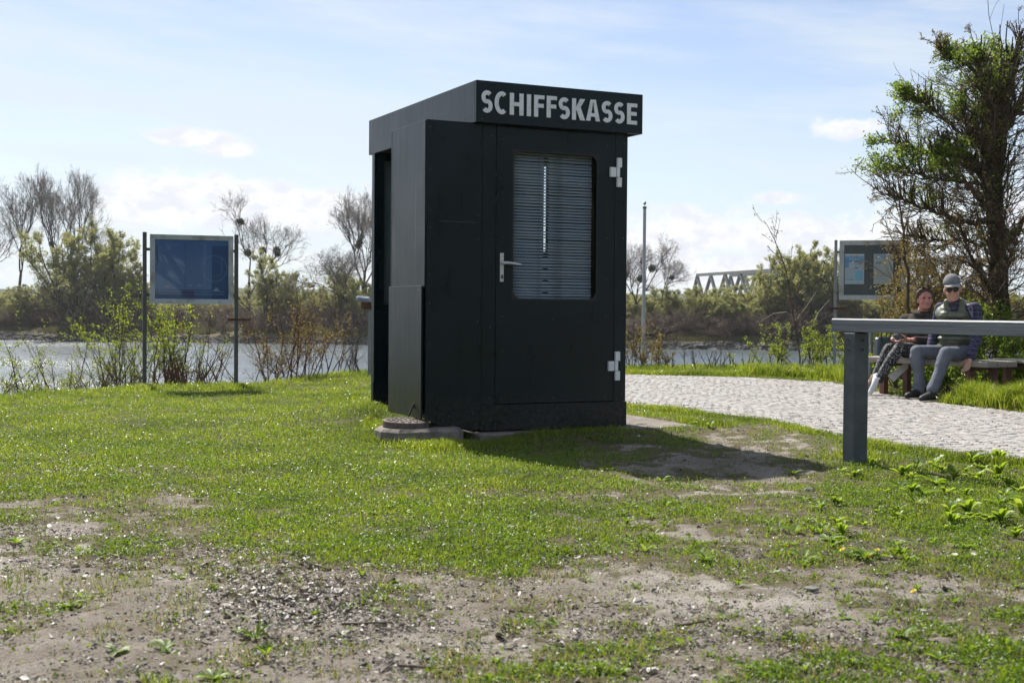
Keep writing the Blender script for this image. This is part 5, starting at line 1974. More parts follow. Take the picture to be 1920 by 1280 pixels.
bare = [tree_meshes(3, 20, (10, 32), up=0.07, l0=0.26), tree_meshes(8, 20, (16, 40), up=0.05, l0=0.17), tree_meshes(14, 20, (20, 50), lean=0.45, l0=0.15, up=0.04, fork=2), tree_meshes(21, 20, (12, 34), up=0.07, l0=0.22, fork=2)]
for t in bare:
    t[0].materials.append(M_farbark)
    t[1].materials.append(M_farbark)
    t[2].materials.append(M_fartwig)
r = np.random.default_rng(77)
mv, mf = leaf_quads(r, nrm(r.normal(0, 1, (700, 3))) * r.uniform(0.2, 0.5, (700, 1)), (0.12, 0.22))
mist = npmesh('mistletoe', mv, [mf])
mist.materials.append(M_mist)


def far_point(px, D):
    p = W(px, 600, D)
    return Vector((p.x, p.y, float(gz(np.array([p.x]), np.array([p.y]))[0]) - 0.15))


def bare_tree(px, top_py, D, kind, label, mist_at=(), rz=None, wid=1.0):
    p = far_point(px, D)
    h = W(px, top_py, D).z - p.z
    root = empty('bare_tree', p, px * 0.7 if rz is None else rz)
    s = h / 20
    tag(root, label, 'tree', 'bare trees on the far bank')
    for nm, me in zip(('trunk', 'limbs', 'twigs'), bare[kind][:3]):
        o = link(nm, me, None, root)
        o.scale = (s * wid, s * wid, s)
    for k in mist_at:
        P1 = bare[kind][3][2 + k[0] % 2][0]
        i = int(k[1] * (len(P1) - 1))
        q = P1[i, int(k[2] * (P1.shape[1] - 1))]
        o = link('mistletoe', mist, None, root, (q[0] * s * wid, q[1] * s * wid, q[2] * s))
        ss = k[3] if len(k) > 3 else 1.0
        o.scale = (ss, ss, ss)
    return root


def far_shore_D(px):
    D = 146.0
    for _ in range(4):
        D = float(shore(W(px, 600, D).x))
    return D


TR = [(30, 308, 14, 0, 'tall bare poplar at the far left edge of the far bank', [], 0.80),
      (118, 303, 12, 3, 'tall bare poplar with many upright limbs, second on the far bank', [(0, .5, .5, 0.7)], 0.72),
      (462, 350, 11, 1, 'wide bare tree hung with mistletoe balls right of the dark blue notice board', [(1, .15, .8, 0.9), (1, .3, .7, 1.0), (0, .4, .8, 0.8), (1, .75, .9, 0.8), (1, .55, .9, 0.9), (1, .9, .9, 0.8)], 0.92),
      (684, 346, 13, 3, 'tall bare tree rising behind the left edge of the kiosk', [(1, .2, .8, 0.8), (1, .6, .7, 0.8), (1, .4, .7, 0.7)], 0.85),
      (668, 448, 7, 2, 'leaning bare willow with low crooked limbs left of the kiosk', [], 1.15),
      (1186, 430, 9, 2, 'dark bare tree with mistletoe just right of the kiosk', [(0, .3, .7, 1.0), (1, .5, .6, 0.9), (0, .7, .8, 0.9), (1, .2, .8, 0.9)], 0.9),
      (1240, 452, 12, 1, 'twiggy bare tree beside the flagpole on the far bank', [(1, .5, .5, 0.6)], 0.8),
      (205, 425, 24, 0, 'thin hazy bare tree behind the green willow at left', [], 1.0),
      (-40, 340, 16, 1, 'bare tree at the very edge of the photo on the far bank', [], 0.8)]
for px, ty, dd, kd, lb_, mi, wd_ in TR:
    bare_tree(px, ty, far_shore_D(px) + dd, kd, lb_, mi, wid=wd_)

# ---- willows coming into leaf
def grow_bush(seed, H, nst=9, ang=0.9):
    r = np.random.default_rng(seed)
    st = r.normal(0, 0.25, (nst, 3))
    st[:, 2] = 0
    d = r.normal(0, ang * 0.5, (nst, 3))
    d[:, 2] = 1.0
    P0, R0 = walk(r, st, d, r.uniform(0.5, 0.92, nst) * H, np.full(nst, H * 0.014), np.full(nst, H * 0.0025), 9, 0.10, 0.03)
    P1, R1 = kids(r, P0, R0, 11, 0.10, 0.98, (18, 50), 0.48, 0.5, 7, 0.12, 0.06, H * 0.0013, 0.3)
    P2, R2 = kids(r, P1, R1, 8, 0.15, 1.0, (18, 52), 0.55, 0.6, 5, 0.13, 0.05, H * 0.0009, 0.5)
    P3, R3 = kids(r, P2, R2, 6, 0.15, 1.0, (14, 48), 0.55, 0.7, 3, 0.16, 0.04, H * 0.0007, 0.6)
    top = P3.mean(1)[:, 2] / H
    sel_ = r.random(len(P3)) < 0.25 + 0.75 * sstep(top, 0.15, 0.7)
    V, Fq = leaves_on(r, P3[sel_], 9, (H * 0.009, H * 0.020), 0.1, H * 0.008)
    return tubes('stems', [(P0, R0), (P1, R1)], 5), tubes('twigs', [(P2, R2), (P3, R3)], 3), npmesh('foliage', V, [Fq])


bush = [grow_bush(31, 8), grow_bush(37, 8, 7, 1.2), grow_bush(41, 8, 12, 0.7)]
for t in bush:
    t[0].materials.append(M_farbark)
    t[1].materials.append(M_fartwig)
    t[2].materials.append(M_willow)


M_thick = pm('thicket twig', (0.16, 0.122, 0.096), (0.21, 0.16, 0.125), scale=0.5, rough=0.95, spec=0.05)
thick = []
for t in bush:
    q = [t[0].copy(), t[1].copy()]
    for m_ in q:
        m_.name = m_.name.split('.')[0]
        m_.materials.clear()
        m_.materials.append(M_thick)
    thick.append(q)


def willow(px, top_py, dd, kind, wid, label, name='willow_shrub', group='willows in young leaf on the far bank', leaf=True):
    D = far_shore_D(px) + dd
    p = far_point(px, D)
    h = W(px, top_py, D).z - p.z
    root = empty(name, p, random.uniform(0, 6.28))
    s = h / 8 * 1.08
    wid = wid * 1.12
    tag(root, label, 'shrub', group)
    for nm, me in zip(('stems', 'twigs', 'foliage'), bush[kind] if leaf else thick[kind]):
        o = link(nm, me, None, root)
        o.scale = (s * wid, s * wid, s)
    return root


SIDE = 'pale green willow in young leaf standing on the far bank'
for px, ty, dd, kd, wd_, lb_ in (
        (-20, 540, 8, 0, 1.3, 'low green willow at the left edge of the far bank'), (40, 548, 7, 1, 1.5, 'round low willow below the two tall poplars'), (95, 520, 10, 2, 1.2, 'willow between the tall poplars and the big green willow'),
        (150, 418, 6, 0, 0.95, 'big yellow-green willow left of the dark blue notice board'), (205, 428, 7, 1, 0.95, 'big willow with a dark trunk beside the left board post'), (250, 500, 9, 2, 1.2, 'willow whose crown meets the left board post'),
        (320, 560, 9, 0, 1.5, 'willow hidden behind the dark blue notice board'), (505, 482, 7, 1, 0.95, 'small willow under the wide mistletoe tree'), (545, 500, 10, 0, 0.9, 'slim willow right of the mistletoe tree'),
        (640, 500, 9, 2, 1.0, 'willow behind the leaning bare willow'), (690, 520, 8, 0, 1.2, 'willow at the left wall of the kiosk'),
        (1300, 530, 9, 0, 1.1, 'green willow below the end of the bridge'), (1345, 540, 6, 1, 1.4, 'broad willow under the first bridge panels'), (1395, 560, 6, 2, 1.6, 'low broad willow under the middle of the bridge'),
        (1430, 500, 9, 0, 1.0, 'upright willow in front of the bridge middle'), (1470, 480, 8, 1, 0.9, 'tall pale willow left of the silver board'), (1510, 452, 9, 2, 0.95, 'tallest pale green willow beside the silver board'),
        (1545, 470, 8, 0, 0.95, 'willow touching the silver board post'), (1600, 540, 8, 1, 1.5, 'willow below the silver board'), (1665, 545, 7, 2, 1.5, 'willow behind the seated couple'), (1740, 540, 8, 0, 1.5, 'willow seen through the gnarled tree'),
        (1820, 545, 8, 1, 1.5, 'willow behind the gnarled trunk'), (1900, 540, 8, 2, 1.5, 'willow at the right edge of the far bank'), (1215, 560, 7, 2, 1.3, 'low willow at the foot of the dark mistletoe tree'), (1262, 545, 9, 1, 1.2, 'low willow right of the flagpole')):
    willow(px, ty, dd, kd, wd_, lb_)
# bare brown thickets low along the bank
TH_L = [(10, 'brown thicket at the left edge below the first poplar'), (62, 'brown thicket between the two poplars'), (120, 'brown thicket under the second poplar'), (178, 'brown thicket at the foot of the big willow'), (235, 'brown thicket left of the left board post'), (290, 'brown thicket just right of the left board post'),
        (335, 'low brown thicket below the middle of the blue board'), (395, 'brown thicket below the right half of the blue board'), (440, 'brown thicket at the right board post'), (490, 'reddish thicket below the small willow'), (535, 'reddish thicket left of the gap in the trees'), (580, 'reddish thicket in the gap of the trees'),
        (622, 'tall brown thicket left of the leaning willow'), (665, 'brown thicket under the leaning willow'), (1196, 'dark thicket at the foot of the mistletoe tree'), (1240, 'thicket just right of the flagpole'), (1290, 'thicket below the bridge end'), (1340, 'thicket below the first bridge panel'),
        (1385, 'low thicket at the water under the bridge'), (1435, 'thicket left of the tall sapling'), (1485, 'thicket under the tall pale willow'), (1530, 'thicket left of the silver board post'), (1580, 'thicket below the silver board'), (1640, 'thicket behind the handbag'), (1720, 'thicket behind the woman'), (1800, 'thicket behind the man'), (1880, 'thicket behind the gnarled trunk')]
TH_L += [(px_ + 24, lb_.replace('thicket', 'low second thicket', 1)) for px_, lb_ in TH_L]
for k, (px, lb_) in enumerate(TH_L):
    willow(px, (578, 566, 572, 560, 590)[k % 5], (4, 9, 6, 11, 3)[k % 5], k % 3, (2.2, 1.9, 2.4)[k % 3], lb_, 'thicket', 'bare brown thickets on the far bank', False)

# second row: the wood that closes the view behind them
for k in range(66):
    px = (-60 + k * 24) if k < 33 else (1150 + (k - 33) * 25)
    willow(px + random.uniform(-12, 12), (548, 558, 543, 553, 562)[k % 5], 16 + 6 * (k % 3), k % 3, 2.0, 'hazy tree of the wood behind the far bank, seen between the nearer willows', 'wood_tree', 'trees of the wood behind the far bank')
for k, px in enumerate(list(range(-330, -70, 32)) + list(range(715, 1165, 30)) + list(range(1960, 2400, 40))):
    willow(px, (540, 556, 528, 552, 560)[k % 5], (9, 22, 14, 28)[k % 4], k % 3, 1.8, 'hazy tree behind the far willows', 'wood_tree', 'trees of the wood behind the far bank')
    willow(px + 15, (582, 570, 576)[k % 3], (4, 7, 10)[k % 3], k % 3, 2.2, 'thicket', 'wood_tree', 'trees of the wood behind the far bank', False)
# trees behind the camera that the kiosk front and its window mirror
for k, (x_, y_, h_) in enumerate(((17, -11, 10), (24, -7, 9), (14, -19, 12), (33, -16, 12))):
    rt = empty('roadside_tree', (x_, y_, -0.1), k * 1.3)
    tag(rt, 'leafy tree standing behind the camera, mirrored in the kiosk window', 'tree', 'trees mirrored in the kiosk front')
    for nm, me in zip(('stems', 'twigs', 'foliage'), bush[k % 3]):
        o = link(nm, me, None, rt)
        o.scale = (h_ / 8 * 1.1, h_ / 8 * 1.1, h_ / 8)

# riprap along the far waterline
ico = bmesh.new()
bmesh.ops.create_icosphere(ico, subdivisions=1, radius=1)
IV = np.array([v.co[:] for v in ico.verts])
IF = np.array([[v.index for v in f.verts] for f in ico.faces])
ico.free()


def stones(rng, pos, size, flat=0.65):
    N = len(pos)
    v = IV[None] * (1 + rng.normal(0, 0.16, (N, len(IV), 1)))
    s = size[:, None, None] * np.stack([rng.uniform(0.7, 1.3, N), rng.uniform(0.7, 1.3, N), rng.uniform(0.5, 1.0, N) * flat], 1)[:, None, :]
    v = v * s
    a = rng.uniform(0, 6.28, N)
    c, sn = np.cos(a)[:, None], np.sin(a)[:, None]
    x = v[:, :, 0] * c - v[:, :, 1] * sn
    y = v[:, :, 0] * sn + v[:, :, 1] * c
    V = np.stack([x, y, v[:, :, 2]], 2) + pos[:, None, :]
    Fc = IF[None] + (np.arange(N) * len(IV))[:, None, None]
    return V.reshape(-1, 3), Fc.reshape(-1, 3)


r = np.random.default_rng(9)
N = 5200
x = r.uniform(-62, 66, N)
yy = shore(x) + r.uniform(-0.3, 1.3, N)
pos = np.stack([x, yy, WATER_Z + (yy - shore(x)) * 0.5 + r.uniform(-0.05, 0.06, N)], 1)
V, Fc = stones(r, pos, r.gamma(3.0, 0.042, N) + 0.05, 0.7)
tag(link('riprap', npmesh('riprap', V, [Fc]), M_rip), 'band of rough grey stones along the far waterline', 'stones', kind='stuff')
# rough grass of the far bank
N = 90000
x = r.uniform(-62, 66, N)
yy = shore(x) + 1.5 + r.gamma(1.6, 3.0, N)
keep = fbm(x, yy, 0.25, 61, 3) > 0.42
x, yy = x[keep], yy[keep]
zz = gz(x, yy)
hgt = r.uniform(0.15, 0.55, len(x))
dx = r.normal(0, 0.12, (len(x), 2))
wv_ = 0.05
V = np.stack([np.stack([x - wv_, yy, zz], 1), np.stack([x + wv_, yy, zz], 1), np.stack([x + dx[:, 0], yy + dx[:, 1], zz + hgt], 1)], 1).reshape(-1, 3)
tag(link('bank_grass', npmesh('bank_grass', V, [np.arange(len(V)).reshape(-1, 3)]), leafmat('rough bank grass', [(0.060, 0.075, 0.022), (0.10, 0.075, 0.042), (0.085, 0.105, 0.028), (0.13, 0.10, 0.06)], 0.35)), 'rough grass on the far bank above the rocks', 'grass', kind='stuff')

# ================================================================ BRIDGE (grey steel truss, far beyond the willows)
M_steel = pm('grey green steel', (0.095, 0.112, 0.108), (0.13, 0.148, 0.142), scale=0.4, rough=0.7)
bl, br = W(1305, 513, 330), W(1800, 455, 215)
bdir = Vector((br.x - bl.x, br.y - bl.y, 0))
LB = bdir.length
bridge = empty('truss_bridge', (bl.x, bl.y, 0), math.atan2(bdir.y, bdir.x))
tag(bridge, 'grey steel truss bridge crossing behind the willows at right', 'bridge')
zt_ = W(1305, 513, 330).z
zd_ = W(1300, 562, 330).z
zt2_, zd2_ = zt_, zd_
NP = 13
for nm, a, b_ in (('top_chord', zt_ - 0.7, zt_), ('bottom_chord', zd_ - 1.0, zd_)):
    for y_ in (0, 9):
        box(nm, (0 if nm[0] == 't' else -4.2, y_, a), (LB, y_ + 0.7, b_), M_steel, bridge, 0)
pl_ = LB / NP
for y_ in (0.1, 9.1):
    for k in range(NP):
        for a, b_ in (((k * pl_, zt_ - 0.7), (k * pl_ + pl_ / 2, zd_)), ((k * pl_ + pl_ / 2, zd_), ((k + 1) * pl_, zt_ - 0.7))):
            p0, p1 = Vector((a[0], y_ + 0.25, a[1])), Vector((b_[0], y_ + 0.25, b_[1]))
            tube_obj('diagonal', [p0, p1], 0.48, M_steel, bridge, 4)
    tube_obj('end_post', [Vector((0.3, y_ + 0.25, zt_ - 0.4)), Vector((-3.6, y_ + 0.25, zd_))], 0.5, M_steel, bridge, 4)
box('deck', (-30, 0.8, zd_ - 0.9), (LB, 8.9, zd_ - 0.3), M_steel, bridge, 0)
for k in range(-1, 6):
    box('pier', (k * LB / 5 - 1.2, 1, -6), (k * LB / 5 + 1.2, 8.7, zd_ - 1.05), M_steel, bridge, 0)

# ================================================================ SHRUBS OF THE NEAR BANK
def near_shrub(name, px, D, top_py, nst, spread, label, twig, leaf, nleaf, lsize, seed, cat='shrub', group='shrubs coming into leaf on the near bank', n1=9, n2=5, jit=0.08, base_z=None, arch=0.0, rad=0.011, len_lo=0.55):
    r = np.random.default_rng(seed)
    p = W(px, 640, D)
    z = float(gz(np.array([p.x]), np.array([p.y]))[0]) - 0.02 if base_z is None else base_z
    h = W(px, top_py, D).z - z
    root = empty(name, (p.x, p.y, z))
    tag(root, label, cat, group)
    st = r.normal(0, 0.10 + 0.08 * spread, (nst, 3))
    st[:, 2] = 0
    d = r.normal(0, spread, (nst, 3))
    d[:, 2] = 1.0
    P0, R0 = walk(r, st, d, r.uniform(len_lo, 1.1, nst) * h, r.uniform(0.6, 1.1, nst) * rad, np.full(nst, 0.0022), 9, jit, 0.02 - arch)
    P1, R1 = kids(r, P0, R0, n1, 0.18, 0.98, (22, 58), 0.36, 0.55, 6, 0.14, 0.05 - arch, 0.0016, 0.5)
    P2, R2 = kids(r, P1, R1, n2, 0.2, 1.0, (20, 60), 0.5, 0.7, 4, 0.18, 0.04, 0.0013, 0.7)
    link('stems', tubes('stems', [(P0, R0)], 6), twig, root)
    link('twigs', tubes('twigs', [(P1, R1), (P2, R2)], 3), twig, root)
    if nleaf:
        lsize = (lsize[0] * 1.1, lsize[1] * 1.15)
        Va, Fa = leaves_on(r, P2, nleaf + 1, lsize, 0.15, 0.012)
        Vb, Fb = leaves_on(r, P1, nleaf * 3, lsize, 0.2, 0.012)
        link('leaves', npmesh('leaves', np.concatenate([Va, Vb]), [np.concatenate([Fa, Fb + len(Va)])]), leaf, root)
    return root


SH = [('bramble_shrub', 22, 14.6, 622, 11, 0.55, 'arching green bramble at the left edge of the lawn', M_twig, M_spring, 2, (0.014, 0.032), 101, dict(arch=0.05, n1=8, n2=4)),
      ('bramble_shrub', 78, 15.4, 588, 9, 0.6, 'arching bramble with long leafy shoots, second from the left edge', M_twig, M_spring, 2, (0.014, 0.030), 102, dict(arch=0.045, n1=8, n2=4)),
      ('leafy_shrub', 150, 16.0, 600, 9, 0.40, 'thin twiggy shrub halfway between the left edge and the left board post', M_twig, M_spring, 2, (0.012, 0.026), 103, dict(n1=8, n2=4)),
      ('leafy_shrub', 212, 15.8, 560, 10, 0.30, 'upright light green shrub just left of the left board post', M_twig, M_spring, 3, (0.014, 0.030), 104, dict(n1=10, n2=4)),
      ('leafy_shrub', 252, 16.4, 545, 8, 0.28, 'slender green shrub touching the left board post', M_twig, M_spring, 3, (0.014, 0.028), 105, dict(n1=9, n2=4)),
      ('leafy_shrub', 312, 16.2, 565, 12, 0.26, 'bushy green shrub under the middle of the dark blue board', M_twig, M_spring, 3, (0.016, 0.034), 106, dict(n1=9, n2=4)),
      ('leafy_shrub', 352, 16.4, 575, 9, 0.5, 'spreading twiggy shrub under the right half of the dark blue board', M_twig, M_spring, 1, (0.012, 0.026), 107, dict(n1=7, n2=4)),
      ('dry_shrub', 328, 15.6, 668, 40, 0.35, 'clump of dry brown stalks at the foot of the dark blue board', M_twigr, M_ylw, 0, (0.01, 0.02), 108, dict(n1=4, n2=2)),
      ('dry_shrub', 392, 16.2, 600, 8, 0.6, 'bare leaning twigs left of the right board post', M_twig, M_ylw, 0, (0.01, 0.02), 109, dict(n1=6, n2=3)),
      ('budding_shrub', 500, 17.2, 585, 8, 0.5, 'twiggy shrub with yellow buds just right of the dark blue board', M_twigr, M_ylw, 1, (0.014, 0.028), 110, dict(n1=9, n2=5)),
      ('budding_shrub', 548, 17.4, 512, 12, 0.42, 'large reddish shrub with yellow buds left of the kiosk', M_twigr, M_ylw, 1, (0.013, 0.028), 111, dict(n1=10, n2=5)),
      ('budding_shrub', 590, 17.8, 560, 9, 0.5, 'reddish shrub between the large reddish shrub and the kiosk', M_twigr, M_ylw, 1, (0.013, 0.028), 112, dict(n1=9, n2=5)),
      ('dry_shrub', 650, 18.6, 610, 12, 0.35, 'thin bare stalks on the bank beside the kiosk wall', M_twig, M_ylw, 0, (0.01, 0.02), 113, dict(n1=6, n2=3)),
      ('dry_shrub', 205, 15.4, 668, 14, 0.6, 'low tangle of bare stalks left of the left board post', M_twigr, M_ylw, 0, (0.01, 0.02), 114, dict(n1=6, n2=3)),
      ('dry_shrub', 110, 15.0, 662, 14, 0.6, 'low bare tangle under the arching brambles', M_twigr, M_spring, 1, (0.01, 0.022), 115, dict(n1=6, n2=3)),
      ('budding_shrub', 1196, 21.0, 602, 12, 0.30, 'thin budding shrub around the foot of the flagpole', M_twig, M_ylw, 1, (0.016, 0.030), 120, dict(n1=8, n2=4)),
      ('budding_shrub', 1240, 21.4, 628, 12, 0.35, 'low budding shrub right of the flagpole', M_twig, M_ylw, 1, (0.016, 0.030), 121, dict(n1=8, n2=4)),
      ('sapling', 1287, 20.6, 640, 3, 0.22, 'little bare sapling alone on the cobble edge right of the flagpole', M_twig, M_ylw, 0, (0.012, 0.022), 122, dict(n1=12, n2=5)),
      ('dry_shrub', 1340, 21.0, 650, 9, 0.3, 'few bare stalks between the little sapling and the tall sapling', M_twig, M_ylw, 0, (0.012, 0.022), 123, dict(n1=6, n2=3)),
      ('dry_shrub', 1400, 21.2, 655, 9, 0.3, 'few bare stalks left of the tall sapling', M_twig, M_spring, 1, (0.012, 0.022), 124, dict(n1=6, n2=3)),
      ('leafy_shrub', 1460, 21.4, 612, 9, 0.3, 'leafy shrub at the foot of the tall sapling', M_twig, M_spring, 2, (0.016, 0.034), 125, dict(n1=8, n2=4)),
      ('leafy_shrub', 1515, 21.4, 590, 9, 0.35, 'leafy shrub just left of the silver board post', M_twig, M_spring, 2, (0.016, 0.036), 126, dict(n1=8, n2=4)),
      ('leafy_shrub', 1545, 21.0, 620, 9, 0.3, 'green shrub against the silver board post', M_twig, M_spring, 2, (0.016, 0.036), 127, dict(n1=8, n2=4)),
      ('leafy_shrub', 1590, 20.4, 640, 9, 0.3, 'green shrub under the silver board', M_twig, M_spring, 2, (0.016, 0.036), 128, dict(n1=8, n2=4))]
for nm, px, D, ty, ns, sp_, lb_, tw, lf, nl, ls, sd, kw in SH:
    near_shrub(nm, px, D, ty, ns, sp_, lb_, tw, lf, nl, ls, sd, **kw)
# the tall leaning sapling in front of the bridge
r = np.random.default_rng(130)
D = 22.0
pts = [W(x_, y_, D) for x_, y_ in ((1500, 668), (1494, 630), (1487, 590), (1483, 560), (1478, 525), (1470, 495), (1460, 468), (1451, 447), (1440, 425), (1432, 413))]
sp0 = Vector((pts[0].x, pts[0].y, 0))
z0_ = float(gz(np.array([sp0.x]), np.array([sp0.y]))[0])
root = empty('sapling', (sp0.x, sp0.y, z0_))
tag(root, 'tall leaning young tree with hardly any leaves in front of the bridge', 'tree')
P0 = np.array([[(0, 0, -0.05)] + [tuple(p - sp0 - Vector((0, 0, z0_))) for p in pts]])
R0 = np.linspace(0.015, 0.004, P0.shape[1])[None]
P1, R1 = kids(r, P0, R0, 18, 0.25, 0.97, (30, 65), 0.26, 0.5, 6, 0.12, 0.05, 0.004, 0.5, 0.5)
P2, R2 = kids(r, P1, R1, 4, 0.2, 1.0, (25, 60), 0.4, 0.7, 4, 0.18, 0.02, 0.003, 0.7)
link('trunk', tubes('trunk', [(P0, R0)], 7), M_twig, root)
link('twigs', tubes('twigs', [(P1, R1), (P2, R2)], 4), M_twig, root)
Va, Fa = leaves_on(r, P2, 2, (0.02, 0.045), 0.2, 0.01)
link('leaves', npmesh('leaves', Va, [Fa]), M_ylw, root)
for (a, b_, c_) in (((1475, 585), (1450, 588), (1425, 603)), ((1520, 618), (1535, 585), (1555, 562)), ((1492, 600), (1512, 575), (1532, 545)), ((1482, 608), (1460, 618), (1442, 632))):
    tube_obj('pale_branch', [W(a[0], a[1], D) - Vector((sp0.x, sp0.y, z0_)), W(b_[0], b_[1], D + 0.1) - Vector((sp0.x, sp0.y, z0_)), W(c_[0], c_[1], D + 0.2) - Vector((sp0.x, sp0.y, z0_))], [0.008, 0.007, 0.004], M_twigp, root, 5)

# ================================================================ THE GNARLED POLLARD AT RIGHT
r = np.random.default_rng(210)
DT = 16.6
tp = W(1880, 700, DT)
root = empty('pollard_tree', (tp.x, tp.y, 0))
tag(root, 'gnarled pollarded tree with dark trunk and fresh green shoots behind the benches', 'tree')
to_l = lambda px, py, dD=0.0: np.array(tuple(W(px, py, DT + dD) - Vector((tp.x, tp.y, 0))))


def limb(pts, rs, K=14):
    """smooth polyline through picture points (px,py,dD)"""
    A = np.array([to_l(*p) for p in pts])
    t = np.linspace(0, len(A) - 1, K)
    i = np.minimum(t.astype(int), len(A) - 2)
    w = (t - i)[:, None]
    P = A[i] * (1 - w) + A[i + 1] * w
    P[1:-1] = P[1:-1] * 0.5 + (P[:-2] + P[2:]) * 0.25
    P[1:-1] += r.normal(0, 0.014, P[1:-1].shape)
    Rr = 0.78 * np.interp(np.linspace(0, 1, K), np.linspace(0, 1, len(rs)), rs) * r.uniform(0.88, 1.14, K)
    return P[None], Rr[None]


trunkP = limb([(1884, 760), (1882, 690, 0), (1878, 600), (1872, 500), (1868, 420), (1862, 330), (1868, 250), (1882, 180), (1890, 120)], [0.24, 0.18, 0.15, 0.14, 0.13, 0.145, 0.14, 0.11, 0.07], 26)
link('trunk', tubes('trunk', [trunkP], 14), M_barkd, root)
LIMBS = [([(1868, 340), (1830, 315, -.1), (1795, 290, -.2), (1770, 262, -.2)], [0.12, 0.095, 0.075, 0.05]),
         ([(1862, 300), (1835, 265, -.2), (1812, 235, -.3), (1800, 195, -.3)], [0.10, 0.075, 0.06, 0.04]),
         ([(1872, 220), (1850, 165, -.1), (1838, 120, -.2), (1832, 98, -.2)], [0.10, 0.08, 0.06, 0.045]),
         ([(1884, 180), (1896, 130, .1), (1905, 95, .1), (1912, 70, .1)], [0.10, 0.07, 0.05, 0.035]),
         ([(1875, 240), (1915, 200, .2), (1945, 150, .3), (1960, 100, .3)], [0.11, 0.08, 0.06, 0.04]),
         ([(1872, 420), (1830, 414, -.2), (1790, 416, -.3), (1768, 400, -.3), (1766, 350, -.3)], [0.055, 0.045, 0.036, 0.03, 0.016]),
         ([(1872, 470), (1900, 440, .2), (1935, 390, .3)], [0.06, 0.045, 0.03]),
         ([(1868, 400), (1835, 375, .2), (1800, 330, .4), (1765, 300, .5)], [0.05, 0.04, 0.03, 0.018]),
         ([(1705, 600, -.3), (1703, 540, -.3), (1698, 470, -.3), (1695, 420, -.3), (1684, 375, -.3), (1672, 330, -.3)], [0.030, 0.026, 0.022, 0.017, 0.012, 0.007]),
         ([(1880, 560), (1840, 520, -.3), (1815, 470, -.4), (1800, 420, -.4)], [0.045, 0.035, 0.025, 0.015]),
         ([(1872, 300), (1850, 230, .3), (1845, 180, .4), (1852, 130, .4)], [0.10, 0.075, 0.055, 0.04]),
         ([(1812, 300, -.2), (1762, 290, -.3), (1705, 276, -.4), (1662, 262, -.4)], [0.035, 0.026, 0.017, 0.008]),
         ([(1800, 415, -.3), (1745, 395, -.4), (1695, 372, -.4), (1652, 360, -.4)], [0.030, 0.022, 0.015, 0.007]),
         ([(1800, 250, -.2), (1762, 215, .1), (1728, 190, .2), (1702, 182, .2)], [0.030, 0.022, 0.014, 0.007]),
         ([(1836, 140, -.1), (1800, 115, .1), (1772, 100, .2), (1762, 92, .2)], [0.030, 0.020, 0.012, 0.007]),
         ([(1850, 460, .2), (1800, 450, .3), (1750, 452, .3), (1700, 440, .3)], [0.030, 0.022, 0.015, 0.008]),
         ([(1840, 345, -.2), (1785, 340, -.4), (1735, 330, -.5), (1690, 315, -.5)], [0.032, 0.024, 0.016, 0.008])]
lp, subs = [], []
for pts, rs in LIMBS:
    a = limb(pts, rs, 12)
    lp.append(a)
for a in lp:
    link('limb', tubes('limb', [a], 8), M_barkd, root)
# upright cut stubs along the limbs
allP = np.concatenate([a[0] for a in lp[:5] + lp[10:]])
allR = np.concatenate([a[1] for a in lp[:5] + lp[10:]])
S0, SR0 = kids(r, allP, allR, 30, 0.2, 1.0, (25, 75), 0.30, 0.28, 6, 0.10, 0.34, 0.008, 0.75, 0.35)
S0b, SR0b = kids(r, trunkP[0], trunkP[1], 120, 0.50, 1.0, (25, 65), 0.16, 0.11, 6, 0.10, 0.38, 0.010, 0.7, 0.3)
# long upright shoots sprung from the old wood, and the fine wood on them
U0, UR0 = kids(r, trunkP[0], trunkP[1], 90, 0.30, 0.86, (15, 55), 0.20, 0.085, 9, 0.07, 0.14, 0.007, 0.35, 0.3)
U1, UR1 = kids(r, allP, allR, 12, 0.1, 0.70, (25, 75), 0.36, 0.16, 9, 0.07, 0.18, 0.007, 0.35, 0.3)
U2, UR2 = kids(r, np.concatenate([U0, U1]), np.concatenate([UR0, UR1]), 9, 0.25, 1.0, (20, 55), 0.32, 0.6, 5, 0.14, 0.05, 0.0030, 0.6)
link('stubs', tubes('stubs', [(S0, SR0), (S0b, SR0b), (U0, UR0), (U1, UR1)], 6), M_bark, root)
# shoots: fine twiggage
aP = np.concatenate([a[0] for a in lp])
aR = np.concatenate([a[1] for a in lp])
T1, TR1 = kids(r, aP, aR, 21, 0.12, 1.0, (20, 75), 0.44, 0.22, 9, 0.12, 0.05, 0.0055, 0.4, 0.25)
T2, TR2 = kids(r, T1, TR1, 7, 0.2, 1.0, (20, 65), 0.45, 0.6, 5, 0.17, 0.03, 0.0034, 0.6)
T3, TR3 = kids(r, T2, TR2, 3, 0.2, 1.0, (20, 60), 0.5, 0.7, 4, 0.2, 0.03, 0.0024, 0.7)
B1, BR1 = kids(r, trunkP[0], trunkP[1], 270, 0.08, 0.88, (40, 95), 0.30, 0.05, 9, 0.14, 0.03, 0.0055, 0.4, 0.1)
B2, BR2 = kids(r, B1, BR1, 6, 0.2, 1.0, (20, 65), 0.45, 0.7, 5, 0.2, 0.02, 0.0030, 0.6)
link('twigs', tubes('twigs', [(T1, TR1), (T2, TR2), (T3, TR3), (B1, BR1), (B2, BR2), (U2[:, :, :], UR2)], 4), M_twig, root)
